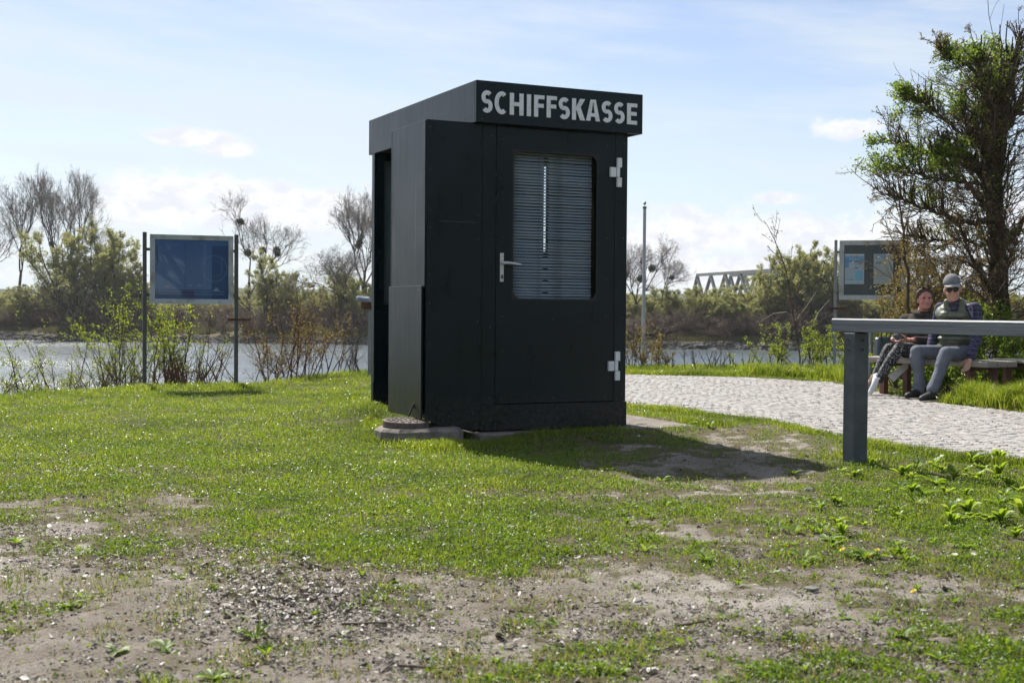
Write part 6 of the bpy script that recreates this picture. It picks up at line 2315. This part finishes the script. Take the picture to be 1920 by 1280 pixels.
# leaves: full green on the upper left shoots, thin and yellowish lower down
T3c = T3.mean(1)
qx, qy = project(T3c[:, 0] + tp.x, T3c[:, 1] + tp.y, T3c[:, 2])
green = (qy < 320) & (qx < 1880)
grow_ = fbm(T3c[:, 0], T3c[:, 2], 2.2, 5, 2)
gsel = green & (grow_ > 0.42) & (r.random(len(T3)) < 0.95)
Va, Fa = leaves_on(r, T3[gsel], 7, (0.020, 0.044), 0.1, 0.032, aspect=0.6)
Sx = np.concatenate([S0, S0b])
Vb, Fb = leaves_on(r, U2[r.random(len(U2)) < 0.85], 6, (0.020, 0.042), 0.2, 0.025)
link('green_leaves', npmesh('green_leaves', np.concatenate([Va, Vb]), [np.concatenate([Fa, Fb + len(Va)])]), M_dkleaf, root)
rs_ = T3[(~gsel) & (r.random(len(T3)) < 0.6)]
Va, Fa = leaves_on(r, rs_, 2, (0.018, 0.038), 0.4, 0.012)
Vb, Fb = leaves_on(r, B2, 2, (0.018, 0.038), 0.3, 0.012)
link('yellow_leaves', npmesh('yellow_leaves', np.concatenate([Va, Vb]), [np.concatenate([Fa, Fb + len(Va)])]), M_ylw, root)

# hedge shrubs round the benches
for nm, px, D, ty, ns, sp_, lb_, tw, lf, nl, ls, sd, kw in (
        ('hedge_shrub', 1722, 17.6, 480, 12, 0.26, 'tangled yellow-budded shrub right of the silver board behind the woman', M_twig, M_ylw, 2, (0.018, 0.036), 301, dict(n1=13, n2=6)),
        ('hedge_shrub', 1768, 17.2, 440, 15, 0.34, 'tangled shrub with bare twigs between the couple and the gnarled trunk', M_twig, M_ylw, 2, (0.018, 0.036), 302, dict(n1=20, n2=9)),
        ('hedge_shrub', 1815, 17.0, 430, 16, 0.40, 'dense twiggy shrub behind the man', M_twig, M_ylw, 2, (0.018, 0.036), 303, dict(n1=20, n2=9)),
        ('hedge_shrub', 1700, 16.2, 640, 14, 0.5, 'low dark leafy shrub under the far end of the couple\'s bench', M_twig, M_dkleaf, 4, (0.02, 0.045), 304, dict(n1=8, n2=4)),
        ('hedge_shrub', 1760, 15.4, 640, 18, 0.6, 'low dark leafy shrub behind the legs of the couple', M_twig, M_dkleaf, 4, (0.02, 0.045), 305, dict(n1=9, n2=5)),
        ('hedge_shrub', 1832, 15.6, 575, 18, 0.5, 'dark leafy shrub behind the empty bench', M_twig, M_dkleaf, 4, (0.02, 0.045), 306, dict(n1=9, n2=5)),
        ('hedge_shrub', 1905, 15.6, 540, 18, 0.5, 'leafy shrub at the right photo edge behind the empty bench', M_twig, M_dkleaf, 5, (0.022, 0.05), 307, dict(n1=9, n2=5)),
        ('hedge_shrub', 1870, 15.0, 660, 20, 0.6, 'low dark shrub under the empty bench', M_twig, M_dkleaf, 4, (0.02, 0.045), 308, dict(n1=8, n2=4)),
        ('hedge_shrub', 1655, 17.0, 605, 12, 0.3, 'thin shrub behind the handbag end of the bench', M_twig, M_spring, 2, (0.018, 0.036), 309, dict(n1=9, n2=5))):
    near_shrub(nm, px, D, ty, ns, sp_, lb_, tw, lf, nl, ls, sd, group='shrubs round the benches', base_z=-0.03, **kw)


# ================================================================ LAWN, WEEDS AND LITTER
r = np.random.default_rng(500)
BENCHZ = [G(*p) for p in ((1560, 716), (1690, 742), (1770, 755), (1850, 764), (1935, 773))]


def scatter(n, dmin, dmax, power, xlim=0.54):
    n = int(n * 1.2)
    """points in the camera's field, more of them per square metre close by"""
    u_ = r.random(n)
    e = 2 - power
    D = (dmin ** e + u_ * (dmax ** e - dmin ** e)) ** (1 / e)
    x = r.uniform(-xlim, xlim, n) * D
    return x, D


def blocked(x, y):
    b_ = inpoly(x, y, SLAB) | inpoly(x, y, SHAFT)
    ip = inpoly(x, y, PATH)
    return b_, ip


def blades(x, y, z, h, w, lean, name, mat, label, cat):
    N = len(x)
    a = r.uniform(0, 2 * np.pi, N)
    ux, uy = np.cos(a), np.sin(a)
    la = r.uniform(0, 2 * np.pi, N)
    lx, ly = np.cos(la) * lean * h, np.sin(la) * lean * h
    b0 = np.stack([x - ux * w, y - uy * w, z], 1)
    b1 = np.stack([x + ux * w, y + uy * w, z], 1)
    m0 = np.stack([x + lx * 0.35 - ux * w * 0.8, y + ly * 0.35 - uy * w * 0.8, z + h * 0.6], 1)
    m1 = np.stack([x + lx * 0.35 + ux * w * 0.8, y + ly * 0.35 + uy * w * 0.8, z + h * 0.6], 1)
    t = np.stack([x + lx, y + ly, z + h * (1 - 0.35 * np.minimum(lean, 1.2))], 1)
    V = np.stack([b0, b1, m0, m1, t], 1).reshape(-1, 3)
    k = np.arange(N)[:, None] * 5
    Fq = k + np.array([[0, 1, 3, 2]])
    Ft = k + np.array([[2, 3, 4]])
    return link(name, npmesh(name, V, [Fq, Ft]), mat)


# short turf
x, y = scatter(560000, 3.0, 22.5, 1.45)
c = cover(x, y)
b_, ip = blocked(x, y)
far_ok = y < crest(x) + 0.8
bd = inpoly(x, y, [(p.x, p.y) for p in BENCHZ] + [(7.5, 14), (7.5, 22), (5.4, 22)])
keep = (~b_) & (~ip) & far_ok & (r.random(len(x)) < np.where(bd, 0.25, c ** 1.3))
x, y, c = x[keep], y[keep], c[keep]
z = gz(x, y)
tuft = fbm(x, y, 2.6, 71, 3)
h = r.uniform(0.012, 0.040, len(x)) * (0.55 + 1.0 * tuft) * (0.55 + 0.5 * c) * (1 + 0.03 * np.maximum(y - 8, 0))
rim = y > crest(x) - 1.0
h = np.where(rim, h * r.uniform(1.0, 2.2, len(x)), h)
w = r.uniform(0.0011, 0.0024, len(x)) * (1 + 0.075 * np.maximum(y - 4, 0))
g_ = blades(x, y, z - 0.004, h, w, r.uniform(0.1, 1.1, len(x)), 'lawn_grass', M_grass, '', '')
tag(g_, 'short sunlit spring grass covering the lawn', 'grass', kind='stuff')

# single blades and tufts on the bare earth
x, y = scatter(60000, 2.95, 10.5, 1.9)
c = cover(x, y)
b_, ip = blocked(x, y)
tf = fbm(x, y, 7.0, 131, 3) * 0.6 + fbm(x, y, 1.8, 137, 2) * 0.4
keep = (~b_) & (~ip) & (c < 0.6) & (r.random(len(x)) < sstep(tf, 0.50, 0.66) * 0.9 + 0.03)
x, y, tf = x[keep], y[keep], tf[keep]
g_ = blades(x, y, gz(x, y) - 0.003, r.uniform(0.008, 0.030, len(x)) * (0.6 + 1.2 * sstep(tf, 0.5, 0.7)), r.uniform(0.0010, 0.0022, len(x)), r.uniform(0.2, 1.3, len(x)), 'sparse_grass', leafmat('thin grass', [(0.085, 0.145, 0.022), (0.13, 0.18, 0.035), (0.22, 0.19, 0.07), (0.30, 0.25, 0.13)], 0.45), '', '')
tag(g_, 'thin tufts of grass on the trodden earth', 'grass', kind='stuff')

# small broad leaves among the grass: clover, speedwell, plantain
x, y = scatter(520000, 3.0, 15.0, 1.75)
c = cover(x, y)
b_, ip = blocked(x, y)
pat = fbm(x, y, 4.5, 81, 3)
keep = (~b_) & (~ip) & (y < crest(x)) & (r.random(len(x)) < np.clip((c * 0.95 + 0.03) * (0.25 + 0.75 * sstep(pat, 0.30, 0.62)), 0, 1))
x, y = x[keep], y[keep]
z = gz(x, y) + r.uniform(0.001, 0.030, len(x)) * (0.4 + 0.6 * cover(x, y))
V, Fq = leaf_quads(r, np.stack([x, y, z], 1), (0.005, 0.017), 0.75, 0.65)
V = V.reshape(-1, 4, 3)
V = V.reshape(-1, 3)
tag(link('clover', npmesh('clover', V, [Fq]), M_clover), 'small broad leaved weeds growing through the lawn', 'weeds', kind='stuff')

# tall rim grass: along the cobbles, round the kiosk, at the board posts, the rail post and by the bench
TX, TY, TH_ = [], [], []
rimline = [(G(*a), G(*b2), n_, hh) for a, b2, n_, hh in (
    ((1178, 762), (1300, 775), 1500, 0.07), ((1300, 775), (1460, 795), 1600, 0.05), ((1460, 797), (1600, 828), 1800, 0.05), ((1600, 832), (1800, 862), 3200, 0.07), ((1800, 862), (1935, 874), 1800, 0.08),
    ((1180, 701), (1400, 704), 2500, 0.10), ((1400, 702), (1590, 712), 7000, 0.20), ((1540, 705), (1625, 722), 4500, 0.22), ((1640, 735), (1700, 743), 700, 0.08), ((1760, 756), (1830, 762), 1600, 0.12), ((1822, 757), (1935, 768), 16000, 0.25),
    ((255, 730), (290, 731), 700, 0.10), ((360, 729), (470, 728), 1500, 0.08), ((640, 745), (700, 755), 1400, 0.07), ((690, 770), (705, 800), 900, 0.07), ((690, 800), (735, 822), 1800, 0.075), ((705, 824), (870, 844), 3600, 0.075), ((860, 835), (1170, 812), 2600, 0.06), ((1290, 800), (1350, 805), 1500, 0.08),
    ((1585, 860), (1640, 862), 900, 0.07))]
for a, b2, n_, hh in rimline:
    t = r.random(n_)
    TX.append(a.x + (b2.x - a.x) * t + r.normal(0, 0.06, n_))
    TY.append(a.y + (b2.y - a.y) * t + r.normal(0, 0.16 if hh > 0.15 else 0.10, n_))
    TH_.append(r.uniform(0.45, 1.1, n_) * hh)
x, y, h = np.concatenate(TX), np.concatenate(TY), np.concatenate(TH_)
b_, ip = blocked(x, y)
keep = (~b_) & ((~ip) | (polydist(x, y, PATH) < 0.05))
x, y, h = x[keep], y[keep], h[keep]
cl = fbm(x, y, 5, 91, 2)
h = h * (0.5 + cl)
g_ = blades(x, y, gz(x, y) - 0.005, h, r.uniform(0.0018, 0.0036, len(x)) * (1 + 0.05 * np.maximum(y - 8, 0)), r.uniform(0.1, 0.9, len(x)), 'tall_grass', M_grass, '', '')
tag(g_, 'longer grass along kerbs, posts and the bench', 'grass', kind='stuff')
# grass in the joints of the cobbles
x, y = scatter(9000, 8.0, 19.0, 1.2)
x = np.abs(x)
n_ = fbm(x, y, 1.5, 95, 3)
keep = inpoly(x, y, PATH) & (polydist(x, y, PATH) < 0.30) & (n_ > 0.5)
x, y = x[keep], y[keep]
g_ = blades(x, y, np.full(len(x), -0.008), r.uniform(0.012, 0.03, len(x)), r.uniform(0.0015, 0.003, len(x)), r.uniform(0.3, 1.2, len(x)), 'joint_grass', M_grass, '', '')
tag(g_, 'sparse grass growing in the cobble joints', 'grass', kind='stuff')

# leaf litter, wood chips, gravel on the bare earth
M_litter = leafmat('dry leaf scrap', [(0.040, 0.030, 0.022), (0.075, 0.057, 0.043), (0.125, 0.10, 0.08), (0.19, 0.165, 0.14), (0.30, 0.275, 0.25)], 0.12, 0.5, 0.5)
x, y = scatter(300000, 2.95, 12.0, 1.85)
c = cover(x, y)
b_, ip = blocked(x, y)
lp_ = fbm(x, y, 1.6, 111, 3) * 0.6 + fbm(x, y, 6.0, 117, 3) * 0.4
qx, qy = project(x, y)
heap = np.exp(-(((qx - 570) / 170) ** 2 + ((qy - 1120) / 60) ** 2)) + 0.6 * np.exp(-(((qx - 200) / 260) ** 2 + ((qy - 1045) / 32) ** 2))
keep = (~b_) & (~ip) & (r.random(len(x)) < np.clip((1 - 0.72 * c) * (0.06 + 0.32 * sstep(lp_, 0.42, 0.66)) + heap * 0.55, 0, 1))
x, y = x[keep], y[keep]
N = len(x)
hp = heap[keep]
pos = np.stack([x, y, gz(x, y) + r.uniform(0.001, 0.008, N) + hp * r.uniform(0, 0.012, N)], 1)
a = r.uniform(0, 6.28, N)
d1 = np.stack([np.cos(a), np.sin(a), r.normal(0, 0.22, N)], 1)
d2 = np.stack([-np.sin(a), np.cos(a), r.normal(0, 0.28, N)], 1)
s1 = (r.gamma(2.0, 0.0020, N) + 0.0014 + hp * 0.0022)
s2 = s1 * r.uniform(0.22, 0.75, N)
cu = s1 * r.uniform(-0.15, 0.55, N)
ring = []
for k, (ca_, cb_) in enumerate(((-1.0, 0.0), (-0.45, 0.85), (0.35, 1.0), (1.0, 0.1), (0.5, -0.9), (-0.4, -0.8))):
    q = pos + d1 * (s1 * (ca_ + r.normal(0, 0.16, N)))[:, None] + d2 * (s2 * (cb_ + r.normal(0, 0.22, N)))[:, None]
    q[:, 2] += cu * abs(cb_) + r.normal(0, 0.1, N) * s1
    ring.append(q)
V = np.stack(ring, 1).reshape(-1, 3)
k6 = np.arange(N)[:, None] * 6
Fl = np.concatenate([k6 + np.array([[0, 1, 2, 3]]), k6 + np.array([[0, 3, 4, 5]])])
tag(link('leaf_litter', npmesh('leaf_litter', V, [Fl]), M_litter), 'scraps of dry leaves and bark scattered over the bare earth', 'leaf litter', kind='stuff')
M_peb = leafmat('gravel', [(0.07, 0.065, 0.06), (0.14, 0.13, 0.12), (0.20, 0.187, 0.172), (0.30, 0.285, 0.265)], 0.0, 0.85, 0.25)
x, y = scatter(90000, 2.95, 10.5, 1.9)
c = cover(x, y)
b_, ip = blocked(x, y)
keep = (~b_) & (~ip) & (r.random(len(x)) < (1 - c) * 0.75 * sstep(fbm(x, y, 1.1, 121, 3), 0.3, 0.62))
x, y = x[keep], y[keep]
sz = r.gamma(1.8, 0.0009, len(x)) + 0.0011
V, Fc = stones(r, np.stack([x, y, gz(x, y) + sz * 0.35], 1), sz, 0.7)
tag(link('gravel', npmesh('gravel', V, [Fc]), M_peb), 'fine gravel trodden into the bare earth', 'gravel', kind='stuff')
# twigs lying about
M_stick = pm('dead stick', (0.07, 0.055, 0.042), (0.16, 0.13, 0.105), scale=12, rough=0.9, spec=0.1)
sticks = [((620, 1071), 0.17, 2, 'thin dark stick lying on the earth at the lawn edge left of centre'), ((1005, 1236), 0.10, -0.3, 'short stick on the earth near the bottom centre'), ((745, 1243), 0.13, -0.5, 'dark stick at the bottom of the photo below the leaf heap'),
          ((640, 1166), 0.15, 0.1, 'grey stick across the heap of dry leaves'), ((1890, 1240), 0.12, 0.4, 'stick at the bottom right corner'), ((470, 1130), 0.22, 0.9, 'bent twig left of the leaf heap'), ((1270, 1175), 0.10, 0.2, 'short twig on the bare earth right of centre')]
for k, ((px, py), ln, an_, lb_) in enumerate(sticks):
    p = G(px, py)
    rr = np.random.default_rng(600 + k)
    pts, wv_ = walk(rr, np.zeros((1, 3)), np.array([[math.cos(an_), math.sin(an_) * 0.6, 0.03]]), np.array([ln]), np.array([0.0045]), np.array([0.0025]), 6, 0.10, 0)
    pts[:, :, 2] = np.abs(pts[:, :, 2]) * 0.4 + 0.004
    o = link('stick', tubes('stick', [(pts, wv_)], 6), M_stick, None, (p.x, p.y, float(gz(np.array([p.x]), np.array([p.y]))[0]) + 0.004))
    tag(o, lb_, 'stick', 'dead sticks on the ground')
# single stones
for k, (px, py, s, lb_) in enumerate(((1775, 1103, 0.022, 'grey stone on bare earth at right, beside small weeds'), (1520, 1106, 0.026, 'dark flat stone on the bare earth right of centre'), (820, 1022, 0.018, 'dark stone at the lower edge of the lawn'),
                                      (1725, 1013, 0.022, 'pale flat stone among the weeds at right'), (1515, 913, 0.03, 'grey stone just in front of the kiosk shadow'), (715, 1160, 0.018, 'dark pebble beside the heap of leaves'), (510, 1105, 0.02, 'blackish lump on the heap of dry leaves'),
                                      (1660, 950, 0.024, 'pale stone among the weeds below the rail post'))):
    p = G(px, py)
    rr = np.random.default_rng(700 + k)
    V, Fc = stones(rr, np.zeros((1, 3)), np.array([s]), 0.6)
    o = link('stone', npmesh('stone', V, [Fc]), M_rock, None, (p.x, p.y, float(gz(np.array([p.x]), np.array([p.y]))[0]) + s * 0.2))
    tag(o, lb_, 'stone', 'single stones on the ground')


# ---- rosette weeds: each plant a thing
def rosette(seed, nl, L, Wd, up, name='weed_plant'):
    rr = np.random.default_rng(seed)
    V, Fc, off = [], [], 0
    for k in range(nl):
        a = 2 * PI * k / nl * 2.4 + rr.uniform(-0.3, 0.3)
        l_ = L * rr.uniform(0.55, 1.1)
        el = rr.uniform(up * 0.5, up * 1.2)
        d = np.array([math.cos(a), math.sin(a), 0])
        s = np.array([-math.sin(a), math.cos(a), 0])
        n_ = 5
        for i in range(n_):
            t = i / (n_ - 1)
            e = el * (1 - 0.75 * t)
            c_ = d * l_ * t * math.cos(el * 0.7) + np.array([0, 0, l_ * (t * math.sin(el) - 0.35 * t * t * math.sin(el) - 0.10 * t * t)])
            ww = Wd * math.sin(PI * min(1, 0.10 + 0.86 * t)) ** 0.8 * rr.uniform(0.85, 1.15) * (0.45 + 0.7 * t if t < 0.6 else 1.0)
            tw = rr.normal(0, 0.15)
            for q in (-1, 0, 1):
                V.append(c_ + s * ww * q + np.array([0, 0, abs(q) * ww * 0.35 + tw * ww * q * 0.6 + 0.004]))
        for i in range(n_ - 1):
            for q in range(2):
                b0 = off + i * 3 + q
                Fc.append((b0, b0 + 1, b0 + 4, b0 + 3))
        off += n_ * 3
    return npmesh(name, np.array(V), [np.array(Fc)], True)


M_weed = leafmat('weed leaf', [(0.085, 0.150, 0.018), (0.125, 0.20, 0.026), (0.165, 0.24, 0.036)], 0.5, 0.46, 0.3)
ros = [rosette(1, 9, 0.055, 0.008, 0.8), rosette(2, 11, 0.050, 0.0065, 1.0), rosette(3, 7, 0.06, 0.011, 0.55), rosette(4, 13, 0.045, 0.006, 1.1), rosette(5, 8, 0.050, 0.010, 0.4)]
for q in ros:
    q.materials.append(M_weed)
M_tallw = leafmat('tall weed leaf', [(0.13, 0.20, 0.028), (0.18, 0.26, 0.04), (0.24, 0.31, 0.055)], 0.55, 0.42, 0.35)
tallw = rosette(9, 13, 0.085, 0.017, 1.15, 'tall_weed')
tallw.materials.append(M_tallw)
PL = []
rw_ = np.random.default_rng(88)
for px, py, s in ((1690, 1195, 1.5), (1640, 1165, 1.2), (1420, 1185, 1.0), (1225, 1215, 0.9), (1460, 1040, 1.2), (1385, 1100, 0.9), (1560, 1100, 0.8), (1790, 1130, 1.1), (1905, 1100, 1.1), (1100, 1090, 0.8), (1040, 1165, 1.0), (1190, 1100, 0.9),
                  (680, 1080, 0.8), (480, 1195, 1.5), (310, 1215, 1.4), (220, 1225, 1.1), (500, 1230, 1.2), (235, 1080, 1.0), (335, 1085, 0.9), (130, 1140, 1.3), (90, 1160, 1.1), (150, 1125, 1.1), (30, 1018, 1.3), (150, 1030, 1.0), (240, 1020, 1.0), (400, 1105, 0.9),
                  (700, 1140, 1.0), (650, 1135, 1.2), (590, 1150, 1.0), (915, 1275, 1.2), (930, 1240, 1.2), (960, 1255, 1.1), (1060, 1250, 1.2), (1120, 1255, 1.2), (1160, 1262, 1.1), (400, 1275, 1.2), (330, 1160, 0.7), (740, 1090, 0.9), (820, 1085, 0.8),
                  (1510, 1260, 1.0), (1600, 1245, 1.0), (1760, 1240, 1.2), (1820, 1225, 1.2), (1880, 1215, 1.2), (1400, 1255, 0.9), (1330, 1230, 0.8), (1720, 1110, 0.9), (1660, 1075, 0.8), (1580, 1160, 0.9), (1480, 1150, 0.8), (1350, 1160, 0.8), (1780, 1190, 1.0), (1850, 1160, 1.0)):
    PL.append((px, py, s * 0.72))
for _ in range(120):                                          # the weedy corner at right and a sprinkling elsewhere
    if _ < 76:
        px, py = rw_.uniform(1480, 1925), rw_.uniform(865, 1060)
        s = rw_.uniform(0.8, 1.7) * (1.2 if px > 1680 and py < 990 else 0.85)
    elif _ < 98:
        px, py = rw_.uniform(700, 1300), rw_.uniform(815, 1000)
        s = rw_.uniform(0.6, 1.0)
    else:
        px, py = rw_.uniform(1150, 1500), rw_.uniform(890, 1060)
        s = rw_.uniform(0.6, 1.1)
    PL.append((px, py, s))
c_ = 0
for px, py, s in PL:
    p = G(px, py)
    bb, ipp = blocked(np.array([p.x]), np.array([p.y]))
    if bb[0] or ipp[0]:
        continue
    kind_ = rw_.integers(0, 5)
    upright = px > 1560 and py < 1010 and rw_.random() < 0.6
    o = bpy.data.objects.new('weed_plant', tallw if upright else ros[kind_])
    C.objects.link(o)
    o.location = (p.x, p.y, float(gz(np.array([p.x]), np.array([p.y]))[0]) - 0.002)
    o.rotation_euler = (rw_.normal(0, 0.08), rw_.normal(0, 0.08), rw_.uniform(0, 6.28))
    ss = s * rw_.uniform(0.9, 1.15) * (0.62 if upright else 1.0)
    o.scale = (ss, ss, ss * rw_.uniform(1.0, 1.7))
    tag(o, 'small green rosette weed growing low in the grass and earth', 'weed', 'rosette weeds on the ground')
    c_ += 1
# the taller leafy weed at the kiosk foot and the leafy sprouts by the shaft
tl = [(875, 822, 1.0, 'pale leafy weed half in the shadow at the kiosk corner'), (745, 838, 0.6, 'leafy sprout in front of the manhole shaft'), (715, 770, 0.8, 'leafy tuft at the rear foot of the kiosk side'), (1330, 812, 1.1, 'leafy weed at the sunny corner of the concrete slab'), (1300, 806, 0.8, 'dark leafy weed at the edge of the kiosk shadow'),
      (1880, 935, 1.1, 'tall bright weed at the right edge below the cobbles'), (1810, 930, 1.0, 'bright upright weed in the weedy corner, right of centre of it'), (1755, 905, 1.0, 'upright weed just below the cobbles'), (1905, 1010, 1.0, 'upright weed at the right photo edge'), (1850, 980, 0.9, 'broad weed in the weedy corner'), (1640, 868, 0.8, 'leafy weed at the foot of the rail post'), (1580, 880, 0.8, 'leafy weed left of the rail post foot')]
for px, py, s, lb_ in tl:
    p = G(px, py)
    o = link('tall_weed', tallw, None, None, (p.x, p.y, float(gz(np.array([p.x]), np.array([p.y]))[0]) - 0.004), rw_.uniform(0, 6.28))
    o.scale = (s * 0.8, s * 0.8, s)
    tag(o, lb_, 'weed', 'taller leafy weeds')

# ---- daisies and dandelions
M_petal = pm('white petal', (0.72, 0.72, 0.70), (0.78, 0.78, 0.77), scale=30, rough=0.7)
M_dand = pm('dandelion yellow', (0.62, 0.48, 0.012), (0.70, 0.56, 0.02), scale=60, rough=0.7)
M_stalk = pm('flower stalk', (0.10, 0.16, 0.03), (0.13, 0.19, 0.04), scale=30, rough=0.6)


def flower(name, rad, hh, yellow):
    bm = bmesh.new()
    nn = 12 if not yellow else 16
    for lay in range(1 if not yellow else 2):
        for k in range(nn):
            a0 = 2 * PI * (k + lay * 0.5) / nn
            r1 = rad * (1 - 0.35 * lay)
            v = [bm.verts.new((0.2 * rad * math.cos(a0), 0.2 * rad * math.sin(a0), hh + 0.0005 + 0.002 * lay)),
                 bm.verts.new((r1 * 0.7 * math.cos(a0 - 0.2), r1 * 0.7 * math.sin(a0 - 0.2), hh + 0.003 + 0.003 * lay)),
                 bm.verts.new((r1 * math.cos(a0), r1 * math.sin(a0), hh + 0.0035 + 0.005 * lay)),
                 bm.verts.new((r1 * 0.7 * math.cos(a0 + 0.2), r1 * 0.7 * math.sin(a0 + 0.2), hh + 0.003 + 0.003 * lay))]
            bm.faces.new(v)
    nf = len(bm.faces)
    bmesh.ops.create_uvsphere(bm, u_segments=8, v_segments=6, radius=rad * 0.34, matrix=Matrix.Translation((0, 0, hh + 0.001)) @ Matrix.Diagonal((1, 1, 0.6, 1)))
    nf2 = len(bm.faces)
    bmesh.ops.create_cone(bm, segments=5, radius1=0.001, radius2=0.001, depth=hh, matrix=Matrix.Translation((0, 0, hh / 2)))
    me = bpy.data.meshes.new(name)
    bm.faces.ensure_lookup_table()
    for i, f in enumerate(bm.faces):
        f.material_index = 0 if i < nf else (1 if i < nf2 else 2)
    bm.to_mesh(me)
    bm.free()
    for mm in ((M_petal, M_dand, M_stalk) if not yellow else (M_dand, M_dand, M_stalk)):
        me.materials.append(mm)
    return me


dz = flower('daisy', 0.0115, 0.042, False)
dd_ = flower('dandelion', 0.0125, 0.042, True)
DA = [(405, 803), (470, 798), (445, 805), (560, 800), (580, 796), (500, 795), (275, 803), (300, 885), (285, 890), (310, 893), (325, 891), (270, 892), (295, 896), (200, 889), (185, 897), (235, 897), (165, 900), (100, 902), (75, 890), (655, 880), (660, 893), (648, 886), (520, 880), (548, 878),
      (455, 886), (425, 884), (410, 908), (880, 927), (905, 935), (1790, 1063), (1820, 1062), (1195, 830), (770, 870), (720, 860), (690, 905), (905, 940), (630, 730), (640, 735), (655, 722), (600, 740), (585, 745), (610, 728), (560, 738), (665, 745), (672, 733)]
for px, py in DA:
    DA_p = G(px + rw_.uniform(-3, 3), py + rw_.uniform(-2, 2))
    o = link('daisy', dz, None, None, (DA_p.x, DA_p.y, float(gz(np.array([DA_p.x]), np.array([DA_p.y]))[0])), rw_.uniform(0, 6.28))
    o.rotation_euler.x = rw_.normal(0.05, 0.3)
    s = rw_.uniform(0.85, 1.25)
    o.scale = (s, s, s)
    tag(o, 'tiny white daisy standing in the lawn', 'daisy', 'daisies in the lawn')
for px, py in ((710, 772), (672, 792), (575, 770), (605, 772), (630, 744), (382, 798), (600, 790), (690, 800), (1470, 1042), (1588, 1046), (1645, 1051), (1630, 1062), (1725, 1131), (632, 743), (1240, 766)):
    p = G(px, py)
    o = link('dandelion', dd_, None, None, (p.x, p.y, float(gz(np.array([p.x]), np.array([p.y]))[0])), rw_.uniform(0, 6.28))
    o.rotation_euler.x = rw_.normal(0.3, 0.2)
    tag(o, 'yellow dandelion flower on the ground', 'dandelion', 'dandelions in the grass')


# ---------------------------------------------------------------- names of place for the many alike, and kinds for what nobody could count
ORD = ('first second third fourth fifth sixth seventh eighth ninth tenth eleventh twelfth thirteenth fourteenth fifteenth sixteenth seventeenth eighteenth nineteenth twentieth '
       'twenty-first twenty-second twenty-third twenty-fourth twenty-fifth twenty-sixth twenty-seventh twenty-eighth twenty-ninth thirtieth thirty-first thirty-second thirty-third thirty-fourth thirty-fifth '
       'thirty-sixth thirty-seventh thirty-eighth thirty-ninth fortieth').split()


def by_place(group, zones, text):
    obs = [o for o in scn.objects if o.get('group') == group]
    bins = {}
    for o in obs:
        a, b2 = project(np.array([o.location.x]), np.array([max(o.location.y, 0.5)]), o.location.z)
        zn = next(z for z in zones if z[1] <= a[0] < z[2] and z[3] <= b2[0] < z[4])[0]
        bins.setdefault(zn, []).append((a[0], o))
    for zn, ls in bins.items():
        ls.sort(key=lambda t: t[0])
        for i, (_, o) in enumerate(ls):
            o['label'] = text.format(o=ORD[min(i, 39)], z=zn) if len(ls) > 1 else text.replace('{o} ', 'lone ').format(z=zn)


INF = 1e9
by_place('rosette weeds on the ground', [('in the strip right under the cobbles', 1450, INF, -INF, 905), ('in the upper row of the weedy corner', 1450, INF, 905, 945), ('in the middle of the weedy corner', 1450, INF, 945, 1000), ('along the lower rim of the weedy corner', 1450, INF, 1000, 1070),
                                         ('on bare earth at right', 1300, INF, 1070, 1175), ('near the bottom edge at right', 1300, INF, 1175, INF), ('between kiosk shadow and bare earth', 1120, 1450, -INF, 960), ('below the kiosk shadow', 1120, 1450, 960, 1070),
                                         ('on lawn before the kiosk', -INF, 1120, -INF, 1010), ('along the lower lawn edge', -INF, 1300, 1010, 1120), ('round the leaf heap', -INF, 1300, 1120, 1200), ('near the bottom edge at left', -INF, 1300, 1200, INF)],
         'low rosette weed, {o} from the left {z}')
by_place('daisies in the lawn', [('beside the kiosk wall', 540, 760, -INF, 800), ('on the upper left lawn', -INF, 540, -INF, 850), ('just left of the manhole shaft', 540, 760, 800, 912), ('on the lower left lawn', -INF, 540, 850, INF), ('before the kiosk and at right', 540, INF, -INF, INF)], 'tiny white daisy, {o} from the left {z}')
by_place('dandelions in the grass', [('in the grass left of the kiosk', -INF, 1000, -INF, INF), ('on the weedy ground at right', 1000, INF, -INF, INF)], 'yellow dandelion, {o} from the left {z}')
by_place('trees of the wood behind the far bank', [('outside the left edge', -INF, -70, -INF, INF), ('on the left', -70, 702, -INF, INF), ('hidden by the kiosk', 702, 1168, -INF, INF), ('right of kiosk', 1168, 1945, -INF, INF), ('outside the right edge', 1945, INF, -INF, INF)], 'hazy tree beyond far willows, {o} from left {z}')
by_place('trees mirrored in the kiosk front', [('behind the camera', -INF, INF, -INF, INF)], 'leafy roadside tree mirrored in the kiosk, {o} from the left {z}')
for o in scn.objects:
    if o.parent is not None and o.type == 'MESH' and o.name.split('.')[0] in ('twigs', 'stubs', 'leaves', 'green_leaves', 'yellow_leaves', 'foliage', 'limbs', 'stems'):
        o['kind'] = 'stuff'

# thin spring haze over the river
bm = bmesh.new()
add_box(bm, (-520, -260, -6.0), (620, 420, 27.0))
hz_o = link('haze', bm_mesh('haze', bm), None)
m, n, l, b = newmat('haze')
pv_ = n.new('ShaderNodeVolumePrincipled')
pv_.inputs['Density'].default_value = 0.00016
pv_.inputs['Color'].default_value = (0.93, 0.96, 1.0, 1)
pv_.inputs['Anisotropy'].default_value = 0.35
l.new(pv_.outputs[0], n['Material Output'].inputs['Volume'])
for lk in list(n['Material Output'].inputs['Surface'].links):
    l.remove(lk)
hz_o.data.materials.append(m)
hz_o['kind'] = 'stuff'
